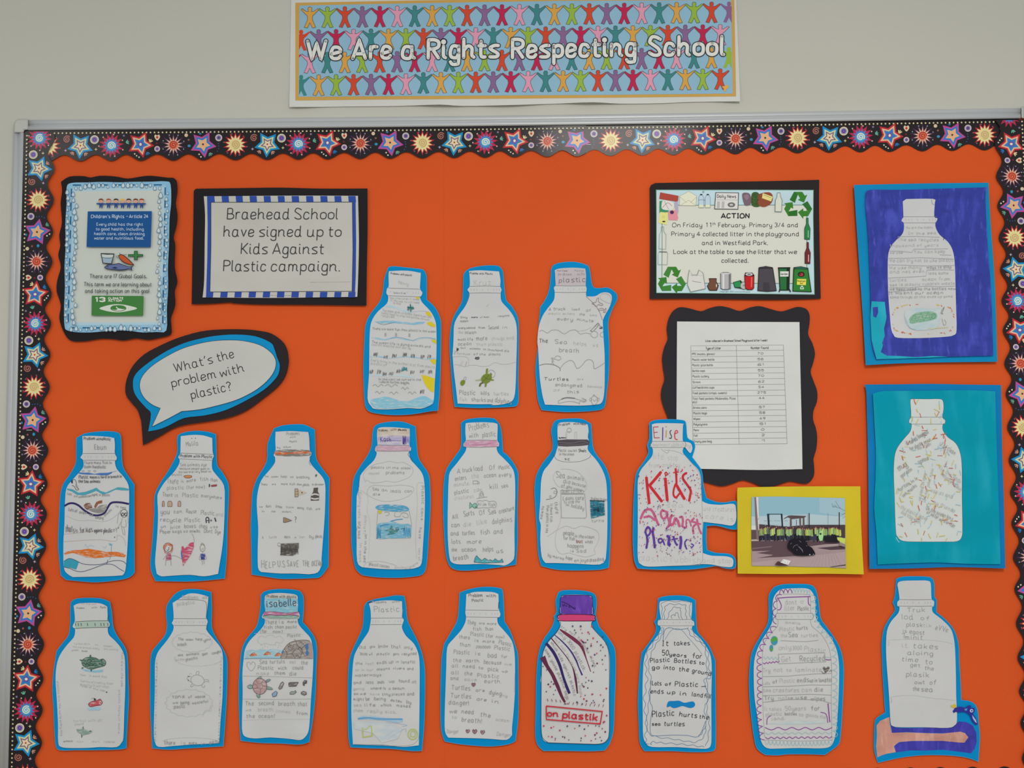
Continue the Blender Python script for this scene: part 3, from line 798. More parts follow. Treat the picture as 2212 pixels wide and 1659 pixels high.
for x in (690, 768): 
    t.fill([(x-14, 225), (x+14, 225), (x+30, 265), (x+30, 380), (x-30, 380), (x-30, 265)], 'b7c9d6'); t.line([(x-14, 225), (x+14, 225), (x+30, 265), (x+30, 380), (x-30, 380), (x-30, 265)], .7, '6c7c88', sm=False, closed=True); t.fill([(x-12, 215), (x+12, 215), (x+12, 232), (x-12, 232)], '363a44'); t.fill([(x-28, 345), (x+28, 345), (x+28, 378), (x-28, 378)], 'd5d8b8')
t.loop(715, 190, 9, 9, .7, '6c7c88'); t.line("660,290 700,285 740,292", .8, '6a7684')
t.begin('newspaper_print')
t.fill("860,195 1140,198 1132,402 846,398", '4c4a4c'); t.fill("868,203 1130,206 1124,394 855,390", 'd2d0cc')
t.txt(880, 260, 1105, 262, 36, 'Daily News', '3f3a38', 1.1); t.line("872,286 1122,288", .6, '7a7876')
for x in (880, 935):
    t.fill([(x, 305), (x+34, 305), (x+30, 385), (x-3, 385)], 'b0aeac')
t.ell(1050, 345, 46, 30, '6e6a6a', 12); t.ell(1050, 345, 22, 12, 'c0bebc', 10)
t.begin('food_scraps_print')
t.fill("1180,215 1230,200 1275,225 1285,330 1225,355 1195,310", '74606a', sm=True); t.fill("1200,240 1240,220 1262,250 1230,290", '8c7480', sm=True)
t.fill("1295,210 1370,200 1400,290 1385,365 1295,350", '3c5a2e', sm=True)
t.fill("1385,215 1500,195 1545,240 1530,320 1450,370 1380,350 1365,280", '8a4a34', sm=True); t.fill("1425,205 1545,250 1525,305 1415,265", 'dccf84'); t.line("1435,225 1525,262", .7, '5a4a30')
for i in range(22): t.ell(1300+t.rng.uniform(0, 80), 215+t.rng.uniform(0, 130), 7, 5, t.rng.choice(['2f4a26', '567a3a', '6a4430']), 6)
t.begin('milk_bottle_print')
t.fill("1598,198 1635,198 1640,250 1660,290 1652,432 1568,430 1572,290 1592,250", '6f7f80', sm=False); t.fill("1602,206 1630,206 1634,252 1652,292 1646,424 1576,422 1580,292 1598,252", 'cfcfc0')
def gbot(x, y, c, hi):
    t.fill([(x-12, y), (x+14, y), (x+16, y+70), (x+38, y+130), (x+32, y+262), (x-34, y+258), (x-34, y+125), (x-12, y+70)], '20302a'); t.fill([(x-8, y+6), (x+9, y+6), (x+11, y+72), (x+33, y+132), (x+27, y+256), (x-29, y+252), (x-29, y+128), (x-7, y+72)], c); t.fill([(x+8, y+150), (x+16, y+150), (x+16, y+235), (x+6, y+235)], hi)
t.begin('green_bottle_print'); gbot(1956, 500, '2c7a44', '9ac4a4')
t.begin('brown_bottle_print'); gbot(1960, 790, '6e2a30', 'd6b6b0')
t.begin('clear_jars_print')
t.line("215,605 240,605 242,660 270,700 268,875 185,870 190,700 212,660", .9, '8aa09c', closed=True, sm=False); t.line("185,905 280,905 290,930 285,1060 175,1058 175,930", .9, '8aa09c', closed=True, sm=False); t.line("190,905 278,908", 1.6, '5f6a66')
t.begin('carrier_bag_print')
t.fill("545,1115 580,1180 640,1180 660,1118 715,1160 745,1350 640,1372 560,1390 522,1300 530,1200", '8c9290', sm=False); t.fill("552,1130 580,1190 645,1190 668,1130 706,1165 735,1342 640,1364 566,1380 530,1300 538,1205", 'cdccc6'); t.line("580,1255 630,1265 690,1275", .9, '6a5a5a'); t.line("560,1180 590,1200", .5, '8c9290'); t.line("625,1195 650,1185 700,1195", .5, '8c9290')
t.begin('brown_pot_print')
t.fill("780,1222 875,1222 872,1262 900,1310 880,1370 785,1370 758,1315 790,1262", '352420', sm=False); t.fill("787,1230 868,1230 864,1264 890,1310 873,1362 790,1362 767,1314 796,1264", '6e4a3a'); t.ell(872, 1310, 8, 22, 'c8b0a0', 8)
t.begin('tin_can_print')
t.fill("918,1165 950,1150 1010,1150 1046,1165 1044,1350 1000,1360 950,1360 920,1345", '5a5a5c'); t.fill("924,1172 950,1160 1010,1160 1040,1172 1038,1344 1000,1352 950,1352 926,1340", 'aaa9aa'); t.fill("945,1175 965,1172 965,1350 945,1348", 'd0d0d0'); t.fill("1018,1172 1038,1172 1036,1342 1018,1348", '6f6e70'); t.ell(982, 1166, 58, 9, 'c6c6c6')
t.begin('green_can_print')
t.fill("1070,1270 1160,1245 1200,1290 1190,1350 1090,1335", '24382c', sm=False); t.fill("1078,1276 1150,1256 1180,1330 1096,1328", '2e8a50'); t.ell(1200, 1310, 44, 48, '6a6c6c'); t.ell(1198, 1310, 37, 40, 'b0b2b2'); t.ell(1200, 1308, 14, 12, '8a8c8c')
t.begin('red_can_print')
t.fill("1215,1155 1300,1155 1325,1185 1322,1340 1300,1362 1240,1362 1212,1340 1205,1190", '3c1c1e'); t.fill("1213,1200 1317,1200 1314,1336 1296,1354 1242,1354 1220,1336", 'b82426'); t.ell(1262, 1176, 44, 18, 'b8b8b8'); t.fill("1285,1210 1300,1210 1296,1330 1282,1330", 'e06058'); t.ell(1262, 1176, 20, 8, '6c6c6c')
t.begin('dustbin_print')
t.fill("1375,1095 1460,1076 1545,1092 1550,1110 1592,1375 1480,1384 1362,1374", '2a282c'); t.fill("1385,1110 1540,1108 1582,1366 1480,1375 1372,1366", '4a464c'); t.ell(1460, 1094, 82, 12, '36343a'); t.fill("1430,1270 1500,1270 1512,1374 1425,1374", '3e3a40')
t.begin('wheelie_bin_print')
t.fill("1605,1092 1755,1090 1750,1125 1745,1345 1765,1385 1750,1388 1742,1368 1630,1368 1628,1388 1614,1385 1625,1345 1612,1125", '1e2a22'); t.fill("1622,1108 1710,1108 1708,1358 1636,1358", '2c6a3c'); t.fill("1632,1140 1735,1140 1732,1202 1632,1202", 'd2d2cc'); t.txt(1640, 1182, 1724, 1182, 24, 'Garden', '4a4a4a', .8)
t.begin('recycling_bin_print')
t.fill("1795,1090 1880,1080 1968,1096 1970,1115 2010,1388 1780,1380 1790,1110", '1e3420'); t.fill("1802,1115 1960,1118 1998,1378 1790,1372", '2f7a34'); t.ell(1882, 1100, 84, 13, '2c5a50')
t.ell(1884, 1176, 42, 32, '2a2024'); t.ell(1884, 1178, 26, 20, 'a83a3c'); t.ell(1872, 1172, 10, 9, '2a2024', 8); t.fill("1835,1230 1945,1232 1940,1305 1832,1300", 'd9d05a'); t.txt(1840, 1262, 1938, 1264, 18, 'Recycle your', '5a4a20', .6); t.txt(1870, 1290, 1905, 1290, 18, 'cans', '5a4a20', .6)
recycle(1893, 1336, 24, 'd6dcd0')
t.end()

# ------------------------------------------------------------------ litter table
t = Thing('litter_table_poster', 'white litter count table on scalloped black card', 'poster', (1420, 650, 4.046), lift=0.0030, amp=0.0011)
t.slab('backing_card', "140,85 200,55 280,65 380,90 450,65 540,45 630,60 720,88 800,60 890,45 980,68 1080,92 1160,70 1230,52 1300,70 1330,120 1330,200 1318,290 1355,370 1378,460 1360,550 1340,620 1365,700 1397,790 1395,880 1365,960 1362,1040 1385,1110 1397,1190 1390,1290 1365,1380 1370,1440 1368,1530 1320,1590 1260,1595 1160,1578 1080,1600 980,1625 900,1618 830,1590 740,1568 650,1600 560,1620 470,1600 380,1575 200,1560 150,1450 120,1300 110,1100 95,1030 55,930 32,840 38,760 62,680 48,580 42,490 62,400 90,330 82,240 100,150", '2b292c', 'card')
t.slab('sheet', "!172,180 700,183 !1242,185 1250,600 1262,1100 !1268,1470 900,1478 500,1470 !165,1465 168,900", 'c8c9c5', 'paper', off=0.0016)
t.begin('table_print')
GY = '7c7c7c'
ys = [385, 430, 480, 530, 580, 628, 678, 728, 778, 826, 902, 952, 1000, 1050, 1098, 1148, 1198, 1248]
def tx(side, y):
    f = (y-385)/863.0
    return {0: lerp(292, 312, f), 1: lerp(690, 715, f), 2: lerp(1102, 1134, f)}[side]
for y in ys:
    t.line([(tx(0, y), y+8), (tx(1, y), y+4), (tx(2, y), y)], .65, GY, sm=False)
for s_ in (0, 1, 2): t.line([(tx(s_, y), y+(8, 4, 0)[s_]) for y in ys], .65, GY, sm=False)
t.begin('lettering')
D1 = '6f6f70'
t.txt(422, 358, 960, 352, 17, 'Litter collected in Braehead School Playground (after 1 week)', '5a5a5c', .75)
t.txt(422, 424, 555, 422, 20, 'Type of Litter', '5a5a5c', .8); t.txt(818, 420, 972, 418, 20, 'Number Found', '5a5a5c', .8)
names = [('PPE (masks, gloves)', 500, '70'), ('Plastic water bottle', 497, '56'), ('Plastic juice bottle', 484, '61'), ('Bottle caps', 416, '55'), ('Plastic cutlery', 449, '70'), ('Straws', 376, '62'), ('Coffee/drinks cups', 498, '54'), ('Food packets (crisps, sweets)', 606, '275'), ('Fast food packets (Mcdonalds, Pizza', 683, '44'), ('Drinks cans', 430, '57'), ('Plastic bags', 433, '58'), ('Wipes', 374, '49'), ('Polystyrene', 436, '51'), ('Pens', 362, '0'), ('Foil', 352, '2'), ('Empty poo bag', 474, '1')]
rows_y = [473, 522, 570, 620, 668, 718, 766, 814, 862, 942, 990, 1040, 1088, 1138, 1186, 1236]
for (nm, xe, num), y in zip(names, rows_y):
    x0 = tx(0, y) + 9
    t.txt(x0, y, xe, y-2, 18, nm, D1, .7)
    nw = 12*len(num); cx = (tx(1, y)+tx(2, y))/2 + 1
    t.txt(cx-nw, y-5, cx+nw, y-6, 18, num, D1, .7)
t.txt(309, 892, 345, 892, 18, 'etc)', D1, .7)
t.end()
# ------------------------------------------------------------------ paper bottles on blue card
CY = '0083be'; WP = 'bfbfbf'
PL, PM, PD, INK = 'acacaa', '929291', '6c6c6e', '404046'
def bottle(label, crop, card, sheet, lift=0.0030, amp=0.0013, curls=(), wp=WP, kind='paper', name='bottle_cutout', soff=0.0018):
    t = Thing(name, label, 'paper bottle', crop, lift=lift, amp=amp, curls=curls, group='decorated paper bottles on blue card')
    t.slab('backing_card', card, CY, 'card', sm=True)
    t.inc = 0.00003; t.begin('cut_edge', 'pale cut edge of the card'); t.line(card, .8, '4a98c8:card', closed=True)
    t.end()
    t.slab('bottle_sheet', sheet, wp, kind, off=soff)
    t.begin('printed_outline')
    return t
def ring(t, xl, xr, y1, y2, c=PD, w_=.9, ticks=True, tilt=0, bow=0):
    t.line([(xl, y1), ((xl+xr)/2, y1+bow+tilt/2), (xr, y1+tilt)], w_, c); t.line([(xl, y2), ((xl+xr)/2, y2+bow+tilt/2), (xr, y2+tilt)], w_, c)
    if ticks:
        m = (y1+y2)/2; L_ = xr-xl
        for f in (.07, .16, .25, .42, .6, .78, .87, .95):
            t.line([(xl+L_*f, m-8+tilt*f), (xl+L_*f+2, m+8+tilt*f)], .6, PM, sm=False)
def T(t, rows, h=PM, w_=.85, j=.5, slant=0):
    for r in rows:
        x0, y0, x1, y1, cap, s_ = r[:6]
        t.txt(x0, y0, x1, y1, cap*1.12, s_, r[6] if len(r) > 6 else h, r[7] if len(r) > 7 else w_, j, slant=slant, gap=2.7)
def scrib(t, x0, y0, x1, y1, n, w_, c, jit=6):
    """hatching stroke filling a band"""
    R = t.rng; pts = []
    for i in range(n+1):
        f = i/n; pts.append((lerp(x0, x1, f) + R.uniform(-jit, jit)*.4, (y0 if i % 2 else y1) + R.uniform(-jit, jit)))
    t.line(pts, w_, c, sm=False)

# ---- top row
t = bottle('paper bottle with thin blue waves and yellow corner patches, beside the campaign sign', (770, 570, 5.027),
 "370,28 540,40 !718,60 760,130 !762,390 850,470 908,590 918,700 912,1100 905,1350 !885,1592 800,1600 600,1632 400,1640 200,1620 110,1575 85,1450 78,1250 75,1100 85,850 100,660 155,540 250,415 285,310 300,180 330,80",
 "350,95 385,78 550,74 680,95 698,112 690,265 716,310 704,348 690,362 715,420 800,510 850,600 868,700 868,1000 850,1300 838,1490 800,1535 700,1572 560,1566 350,1580 200,1575 160,1545 120,1460 136,1200 140,900 148,700 175,600 240,510 330,430 345,355 325,320 332,268 350,240", curls=[(939, 888, 40, .004)])
ring(t, 345, 690, 262, 345, tilt=14)
t.begin('crayon_waves')
t.fill("310,455 370,450 440,470 500,490 560,520 600,525 600,535 540,528 480,505 420,482 360,470 310,468", '9cc0cc:soft'); t.line("560,525 640,520 720,512 780,522", .6, '8aa9b8')
t.fill("195,628 300,620 400,615 500,628 600,640 700,628 745,630 720,655 620,662 500,650 400,642 300,650 230,640", '79acc4:crayon'); t.line("230,640 290,660 360,648 420,635", .8, '5f7f92')
t.fill("160,795 230,800 300,820 360,802 420,790 500,808 600,830 700,800 780,795 860,808 860,824 780,808 700,815 620,838 540,828 440,806 380,812 310,830 220,818 160,805", '86b3c6:soft'); t.line("360,815 430,795 520,810 620,835", .8, '6a8494'); t.line("620,832 680,806 780,802 860,822", .7, '6a8494')
t.fill("145,1000 250,998 340,1020 440,1010 540,1000 640,1010 760,1028 855,1018 855,1032 760,1042 640,1022 540,1012 440,1022 340,1032 250,1014 145,1014", '86b3c6:soft')
t.fill("150,1205 240,1200 330,1215 430,1200 530,1210 620,1225 640,1220 620,1236 520,1226 420,1215 330,1228 240,1215 150,1216", 'a8c4cc:soft')
t.fill("150,1480 240,1455 330,1442 420,1470 500,1490 580,1485 660,1452 740,1435 800,1465 838,1485 800,1538 700,1560 560,1558 350,1572 220,1568 170,1540", '7fb2c4:crayon', sm=True)
t.begin('yellow_patches', 'yellow felt-pen patches')
YE = 'c9b72a'
for p in ("640,358 690,362 680,384 655,376", "748,524 790,520 818,560 790,572 760,550", "765,635 810,628 855,660 852,688 800,676 770,655", "808,822 868,828 868,872 830,850", "795,1040 868,1035 855,1096 820,1075", "708,1205 760,1215 850,1245 838,1398 800,1380 750,1320 722,1260"): t.begin('yellow_patch', 'yellow felt-pen patch'); t.fill(p, YE + ':ink')
t.begin('lettering')
T(t, [(372, 112, 600, 132, 16, 'Problems with plastic', PD), (455, 215, 560, 235, 34, 'Henry', PL), (410, 322, 530, 326, 14, 'bottle', PM), (360, 378, 680, 396, 20, 'Sea creatures in some', PL), (370, 405, 680, 430, 18, 'in the sea we will need', PL), (400, 432, 480, 440, 18, 'to stop', PL),
 (280, 512, 815, 590, 22, 'The ocean gives us breath there is our last', PL), (270, 540, 790, 615, 20, 'really need to stop the bottles thrown', PL), (270, 570, 410, 585, 20, 'recycled', PL),
 (175, 712, 860, 745, 22, 'There are more fish than plastic in the ocean', PM), (165, 858, 805, 910, 22, 'The ocean life is dying animals and', PM), (165, 885, 590, 925, 22, 'cannot breathe and eat by', PL),
 (155, 1055, 850, 1135, 24, 'Every thing in the animal is at from plastic', PL), (155, 1090, 330, 1110, 22, 'plastic of', PL), (240, 1262, 700, 1268, 20, 'In the next we can be in the', PM), (250, 1290, 570, 1300, 20, 'rubbish bottles a gulls', PM)], w_=.8)
t.begin('pencil_drawing')
for x, y in ((315, 768), (430, 768), (575, 775)): t.loop(x, y-8, 8, 9, .9, PM, 8); t.loop(x, y+9, 8, 9, .9, PM, 8)
for (x, y) in ((205, 985), (318, 1010), (410, 1000), (525, 985), (612, 1000), (715, 1010), (790, 1005), (160, 1170), (245, 1172), (305, 1195), (375, 1192), (455, 1165), (605, 1175), (712, 1168), (800, 1172), (712, 1388)): scrib(t, x-20, y-18, x+22, y+18, 7, 1.2, t.rng.choice(['5d5250', '6a6260', '54504e']))
for (x, y, s_) in ((235, 1330, 60), (380, 1330, 70), (530, 1310, 45), (528, 1362, 40), (250, 1405, 48), (405, 1412, 50), (605, 1410, 45)): t.line([(x-s_, y-5), (x-s_*.5, y-22), (x, y+4), (x+s_*.5, y-22), (x+s_, y-5)], .9, PM)
t.begin('green_turtles')
scrib(t, 555, 460, 620, 500, 8, 2, '2f6a6a'); t.line("585,435 590,520", 2, '2f6a6a'); t.line("552,470 625,480", 2.2, '2f6a6a')
scrib(t, 495, 1120, 545, 1160, 8, 2, '3a7f86'); t.line("485,1165 550,1135", 2, '3a7f86')
t.end()

t = bottle('paper bottle with a small olive green turtle drawing near its base', (960, 570, 5.184),
 "290,50 430,22 560,18 620,35 655,90 665,200 690,400 750,470 820,600 832,750 830,1000 825,1300 830,1480 815,1580 740,1600 500,1610 350,1612 !115,1600 95,1450 75,1200 58,900 75,700 110,580 185,450 205,370 212,170 225,100",
 "!275,80 400,72 !612,85 628,180 625,250 640,290 630,330 640,420 720,510 780,600 808,700 812,850 805,1100 795,1400 770,1520 710,1560 600,1580 !520,1582 535,1572 350,1572 !148,1565 130,1400 105,1200 92,1040 !90,1040 102,850 108,690 150,590 230,480 275,380 278,325 258,290 282,250 283,160")
ring(t, 272, 632, 252, 328, bow=-4)
t.line("272,335 262,400 240,440", .9, PD)
t.begin('lettering')
T(t, [(285, 115, 540, 120, 18, 'Problem with Plastic', PD), (335, 240, 520, 235, 50, 'Kruz', PL, 1.1), (180, 608, 255, 608, 18, 'Sixty', PM, 1.2), (303, 606, 370, 604, 14, 'more', PD, 1.1), (400, 606, 500, 602, 16, 'of most'), (605, 594, 725, 585, 16, 'recycled'), (180, 652, 265, 650, 22, 'ocean', PM, 1.2),
 (160, 726, 345, 724, 18, 'every second', PM, 1.1), (380, 724, 455, 722, 18, 'from', PM, 1.1), (495, 730, 610, 728, 34, 'Second', PM, 1), (650, 722, 705, 722, 22, 'in'), (158, 780, 205, 780, 26, 'the', PL), (232, 782, 355, 780, 28, 'ocean', PM, 1),
 (155, 858, 318, 856, 26, 'most life', PM, 1), (362, 860, 480, 850, 44, 'more', PM, 1.1), (530, 852, 780, 845, 30, 'things and', PL), (155, 912, 305, 908, 34, 'ocean', PM, 1), (360, 914, 650, 915, 30, 'than plastic', PL), (185, 948, 235, 948, 18, 'but', PM), (285, 955, 400, 958, 16, 'animals'), (440, 965, 720, 985, 20, 'in thousand die', PM), (145, 1010, 290, 1018, 20, 'because', PL), (330, 1020, 460, 1024, 20, 'of the', PM), (500, 1020, 625, 1022, 20, 'plastic', PM),
 (170, 1462, 345, 1465, 44, 'Plastic', PM, 1.1), (410, 1465, 500, 1468, 34, 'kills', PM, 1.1), (555, 1470, 718, 1470, 34, 'turtles', PL, 1), (165, 1530, 250, 1535, 34, 'fish', PL), (305, 1535, 460, 1545, 36, 'sharks', PM, 1), (480, 1545, 540, 1550, 36, 'and', PM), (565, 1545, 750, 1570, 44, 'dolphins', PM, 1)], w_=.85)
t.begin('pencil_drawing')
t.line("92,1042 160,1035 230,1040 268,1060 272,1120 275,1140", .8, PL); t.line("105,1130 150,1128 230,1150 280,1135 360,1135 420,1148 500,1140 560,1105 640,1122 720,1120 800,1098", .7, PL); t.line("165,1150 200,1080", .7, PL); t.line("180,1150 215,1090", .7, PL); t.line("235,1145 250,1095", .9, 'a88480')
scrib(t, 345, 1045, 390, 1065, 7, 1.6, '4a4a4c'); t.line("350,1050 388,1045 380,1068 352,1066", 1, INK, closed=True); scrib(t, 140, 945, 155, 975, 5, 1.4, '4a4a4c'); t.line("110,975 125,985 112,1000 120,1015", 1, PM)
t.line("490,1220 510,1190 545,1195 568,1225 558,1262 535,1270", .8, PM); t.line("470,480 500,445", .8, PL)
t.loop(230, 1285, 12, 22, .9, PM, 10, .3)
t.begin('turtle_drawing', 'olive green felt-pen turtle'); OL = '6f7f35'
t.fill("415,1270 445,1238 490,1230 525,1250 530,1285 500,1325 455,1340 420,1318 408,1295", OL, sm=True)
t.fill("462,1238 466,1180 475,1170 490,1175 482,1235", OL); t.fill("505,1235 520,1215 535,1240 520,1258", OL); t.fill("520,1290 555,1295 550,1308 515,1305", OL); t.fill("410,1290 350,1300 345,1310 412,1305", '9ba37a'); t.fill("425,1320 395,1340 385,1370 400,1375 415,1345 440,1335", '5f5f3a'); t.fill("455,1335 478,1330 468,1375 450,1378", OL)
t.line("440,1255 480,1290 520,1285", .7, '4a5426'); t.line("425,1320 470,1280 500,1240", .7, '4a5426')
t.fill("180,1320 205,1300 232,1312 225,1345 200,1365 180,1350", OL, sm=True)
t.end()

t = bottle('paper bottle with a side bulge carrying a flipper and an open tipping truck', (1140, 555, 4.809),
 "255,100 330,62 480,52 600,80 640,120 672,300 740,325 820,318 880,345 925,390 925,450 880,540 835,680 845,900 842,1200 820,1400 795,1560 700,1595 500,1608 350,1608 !145,1590 105,1480 90,1300 82,1150 110,900 115,700 125,600 !132,520 190,430 225,330 240,200",
 "!280,140 330,120 480,112 !598,122 606,200 602,290 612,330 605,380 !610,410 700,408 760,375 820,368 865,390 874,440 850,520 800,610 !780,660 785,800 798,1000 800,1200 795,1400 770,1510 700,1535 500,1545 !180,1535 155,1450 130,1300 118,1150 108,960 100,880 112,740 150,620 210,530 270,450 280,370 272,320 290,290 285,200", amp=0.0011)
t.fill("283,140 330,122 480,115 597,125 604,200 600,292 290,295 284,200", 'b8aeb2:paper')
ring(t, 282, 606, 300, 368, bow=2)
t.line("606,410 680,480 740,560 775,655", .9, PD)
t.begin('lettering')
T(t, [(308, 148, 410, 150, 12, 'turtles', '8a7070'), (485, 148, 580, 150, 12, 'facts', PM), (318, 192, 460, 192, 24, 'problem', PM), (515, 192, 590, 190, 24, 'with', PM), (325, 262, 595, 258, 44, 'plastic', PD, 1.2),
 (218, 556, 390, 552, 30, 'A truck', PM, 1.2), (462, 555, 540, 552, 22, 'load'), (608, 566, 655, 568, 26, 'of'), (215, 596, 485, 602, 20, 'plastic enters', PL), (540, 606, 590, 606, 22, 'the'), (645, 612, 718, 614, 18, 'sea', PL), (308, 658, 465, 662, 28, 'every', PM, 1.1), (510, 660, 680, 678, 24, 'minute', PM, 1),
 (120, 892, 205, 888, 34, 'The', PD, 1.2), (285, 900, 405, 906, 34, 'Sea', PM, 1.1), (475, 910, 610, 925, 34, 'helps', PL, 1), (680, 928, 728, 932, 30, 'us', PL, 1), (328, 985, 530, 992, 36, 'breath', PM, 1.1),
 (168, 1282, 425, 1282, 28, 'Turtles', PD, 1.1), (515, 1278, 580, 1278, 18, 'are', PL), (290, 1340, 565, 1352, 28, 'endangered', PM, 1), (622, 1350, 768, 1362, 22, 'because', PL), (270, 1395, 330, 1400, 24, 'of', PL), (408, 1415, 530, 1415, 28, 'this', PM, 1)], w_=.9)
t.begin('pencil_drawing')
t.line("120,775 150,762 205,790 245,762 310,760 350,785 385,798 440,765 500,760 545,800 600,790 650,800", .9, PM); t.line("520,770 600,760 660,730", .8, PL)
t.line("!650,770 !730,685 !745,700 !680,775", 1, PD, closed=True); t.line("660,760 735,690", .8, PM); t.loop(692, 805, 36, 34, .9, PM, 16); t.line("785,778 755,795 758,825 785,832", .9, PM); t.line("745,715 778,730", 1, PD); t.fill("742,735 775,728 778,745 750,748", '5a5a5c')
t.line("120,1128 180,1112 260,1118 310,1138 335,1160 335,1185", 1, PD); t.line("335,1160 380,1105 440,1075 480,1095 510,1158 560,1130 600,1080 640,1065 680,1090 690,1160 740,1140 798,1100", 1, PM)
t.line("240,1115 258,1090 262,1065", .9, PM); t.line("270,1118 258,1090", .9, PM); t.line("245,1080 275,1082", .8, PM); t.loop(255, 1055, 10, 9, .9, PM, 8); t.line("272,1058 300,1028 335,1035 345,1058 320,1072 290,1062", .9, PM, closed=True)
t.line("315,1500 360,1472 440,1460 520,1480 560,1490 600,1478 608,1495 585,1508 540,1500 540,1530", .9, PM); t.line("315,1500 320,1520 360,1512 440,1500 520,1515 540,1530", .8, PM); t.line("350,1478 400,1462 490,1468", 2, PD); t.line("560,1465 605,1485 570,1505", .9, PM)
t.line("672,1450 700,1445 725,1470 720,1510 700,1535 675,1530 660,1490", .9, PM, closed=True); t.loop(688, 1438, 9, 8, .8, PM, 8); t.loop(655, 1480, 12, 18, .8, PM, 8); t.loop(732, 1480, 12, 18, .8, PM, 8); t.line("680,1480 695,1500 710,1478", .8, PM)
t.line("760,390 755,430 800,462 860,480 865,420 830,385 790,380", .8, PL, closed=True); t.line("715,440 735,425 735,460 755,480 780,490 770,505 735,495 710,515 690,495 668,485 690,472 710,470", .9, '8a7476', closed=True); t.line("730,545 770,532 800,548 812,530 810,575 785,575 800,562 770,552 735,560", .9, '8a7476')
t.end()

# ---- painted sheets at the side
t = Thing('painted_bottle_picture', 'deep blue painted sheet with a white bottle, on bright blue card', 'picture', (1840, 385, 3.998), lift=0.0055, amp=0.0032, curls=[(1893, 770, 60, .004), (2136, 400, 50, .003)])
t.slab('backing_card', "!18,58 600,45 !1180,38 1200,400 1235,900 !1258,1585 800,1590 400,1600 !120,1615 95,1200 60,700 40,400", '0e82b4', 'card')
t.slab('painted_sheet', "!120,130 160,100 400,100 700,92 !1165,78 1155,200 1175,600 1205,1000 !1222,1532 900,1540 600,1548 !212,1565 170,1400 160,1000 140,500 118,250", '303a92', 'paint', off=0.003)
t.begin('turquoise_patch', 'turquoise painted corner patch')
t.fill("172,1062 230,1066 285,1068 288,1100 300,1200 290,1250 278,1300 285,1360 262,1420 268,1450 250,1500 300,1532 420,1536 560,1545 700,1535 830,1542 600,1552 400,1558 214,1562 172,1400 160,1200", '1f9cb0:wash')
t.fill("180,1115 225,1110 228,1160 210,1205 185,1195", '303a92:paint')
t.begin('white_bottle_drawing')
t.fill("!440,200 !470,180 700,178 !718,205 712,330 738,345 732,372 722,385 726,430 760,490 830,550 870,620 888,720 895,900 900,1100 905,1310 880,1355 800,1370 600,1380 400,1378 360,1350 340,1300 330,1200 315,1000 310,780 318,640 360,560 430,490 450,440 448,385 430,370 438,345 446,330", WP + ':paper', sm=True)
t.begin('printed_outline')
ring(t, 445, 735, 332, 385)
t.line("690,185 695,220 715,228", .9, '6a7aa0'); t.line("800,500 790,535", 1.2, INK)
t.begin('orange_marks')
R = t.rng
for k in range(46):
    a = R.uniform(0, 6.28); x = 615 + 265*math.copysign(abs(math.cos(a))**.5, math.cos(a)); y = 1215 + 125*math.copysign(abs(math.sin(a))**.6, math.sin(a))
    x = min(x, 875); b_ = R.uniform(-.6, .6) + (1.3 if abs(x-615) > 240 else 0.4); l = R.uniform(10, 22)
    t.line([(x, y), (x+l*math.cos(b_), y+l*math.sin(b_))], R.uniform(1, 1.5), R.choice(['c86a3a', 'c2603a', 'c9b04a', 'b8543a', 'c9a840']), sm=False)
t.begin('crayon_drawing')
t.fill("470,1140 560,1120 700,1130 770,1125 760,1200 740,1290 640,1310 540,1310 480,1270 455,1200", 'a9bcc2:soft', sm=True)
t.fill("495,1215 540,1170 600,1155 690,1150 735,1175 725,1215 650,1235 560,1250 510,1255", '78a388:crayon', sm=True); t.line("500,1250 540,1180 560,1240 600,1165 620,1235 660,1160 680,1225 715,1165", 1.0, '5f9074', sm=False); t.loop(705, 1190, 18, 22, .9, '4f7f66', 10)
t.line("780,1165 800,1110 770,1160 790,1172", .9, '70705a'); t.line("780,1210 795,1270 815,1250 800,1220", .9, PM); t.line("460,1200 500,1290 550,1305", .9, '8aa2ae'); t.line("660,1300 740,1295 830,1288", 1, 'c2b25a')
t.begin('pencil_lines')
for p in ("395,505 550,502 760,508", "320,628 420,630 520,640 535,612 700,610 830,608", "318,690 450,690 600,685 760,692 880,698", "315,748 450,750 640,756 890,752", "315,862 440,855 640,845 650,792 780,790 885,792", "325,945 500,945 620,932 760,935 895,930", "320,985 440,970 600,955", "760,660 860,664"): t.line(p, .8, 'a0a0a4', sm=False)
t.begin('lettering')
T(t, [(470, 435, 700, 430, 18, 'We are the ocean', 'b3b3b1'), (490, 485, 730, 480, 18, 'In the sea', PL), (395, 540, 750, 540, 22, 'The sea recycles', PL), (330, 592, 750, 585, 20, 'thousand of years', 'b3b3b1'), (330, 648, 440, 650, 20, 'we use', PL), (540, 645, 805, 642, 24, 'You can keep', PL), (325, 722, 880, 718, 26, 'We can try not to use plastic', PL), (325, 782, 600, 780, 24, 'We use many', PL), (650, 780, 860, 775, 22, 'ways to stop'), (330, 818, 630, 812, 22, 'and not even', PL), (665, 830, 835, 826, 20, 'less some', PL), (330, 892, 470, 886, 24, 'turtles', 'b3b3b1'), (610, 884, 850, 878, 22, 'ocean from', PL), (330, 930, 890, 915, 20, 'sea is plastic rubbish waste', PL), (330, 968, 895, 962, 20, 'we keep used to the bottles now', PM), (320, 1000, 790, 998, 22, 'It wasnt our ocean', PM), (330, 1035, 870, 1028, 18, 'some things at the ends up some', PL)], w_=.75)
t.end()

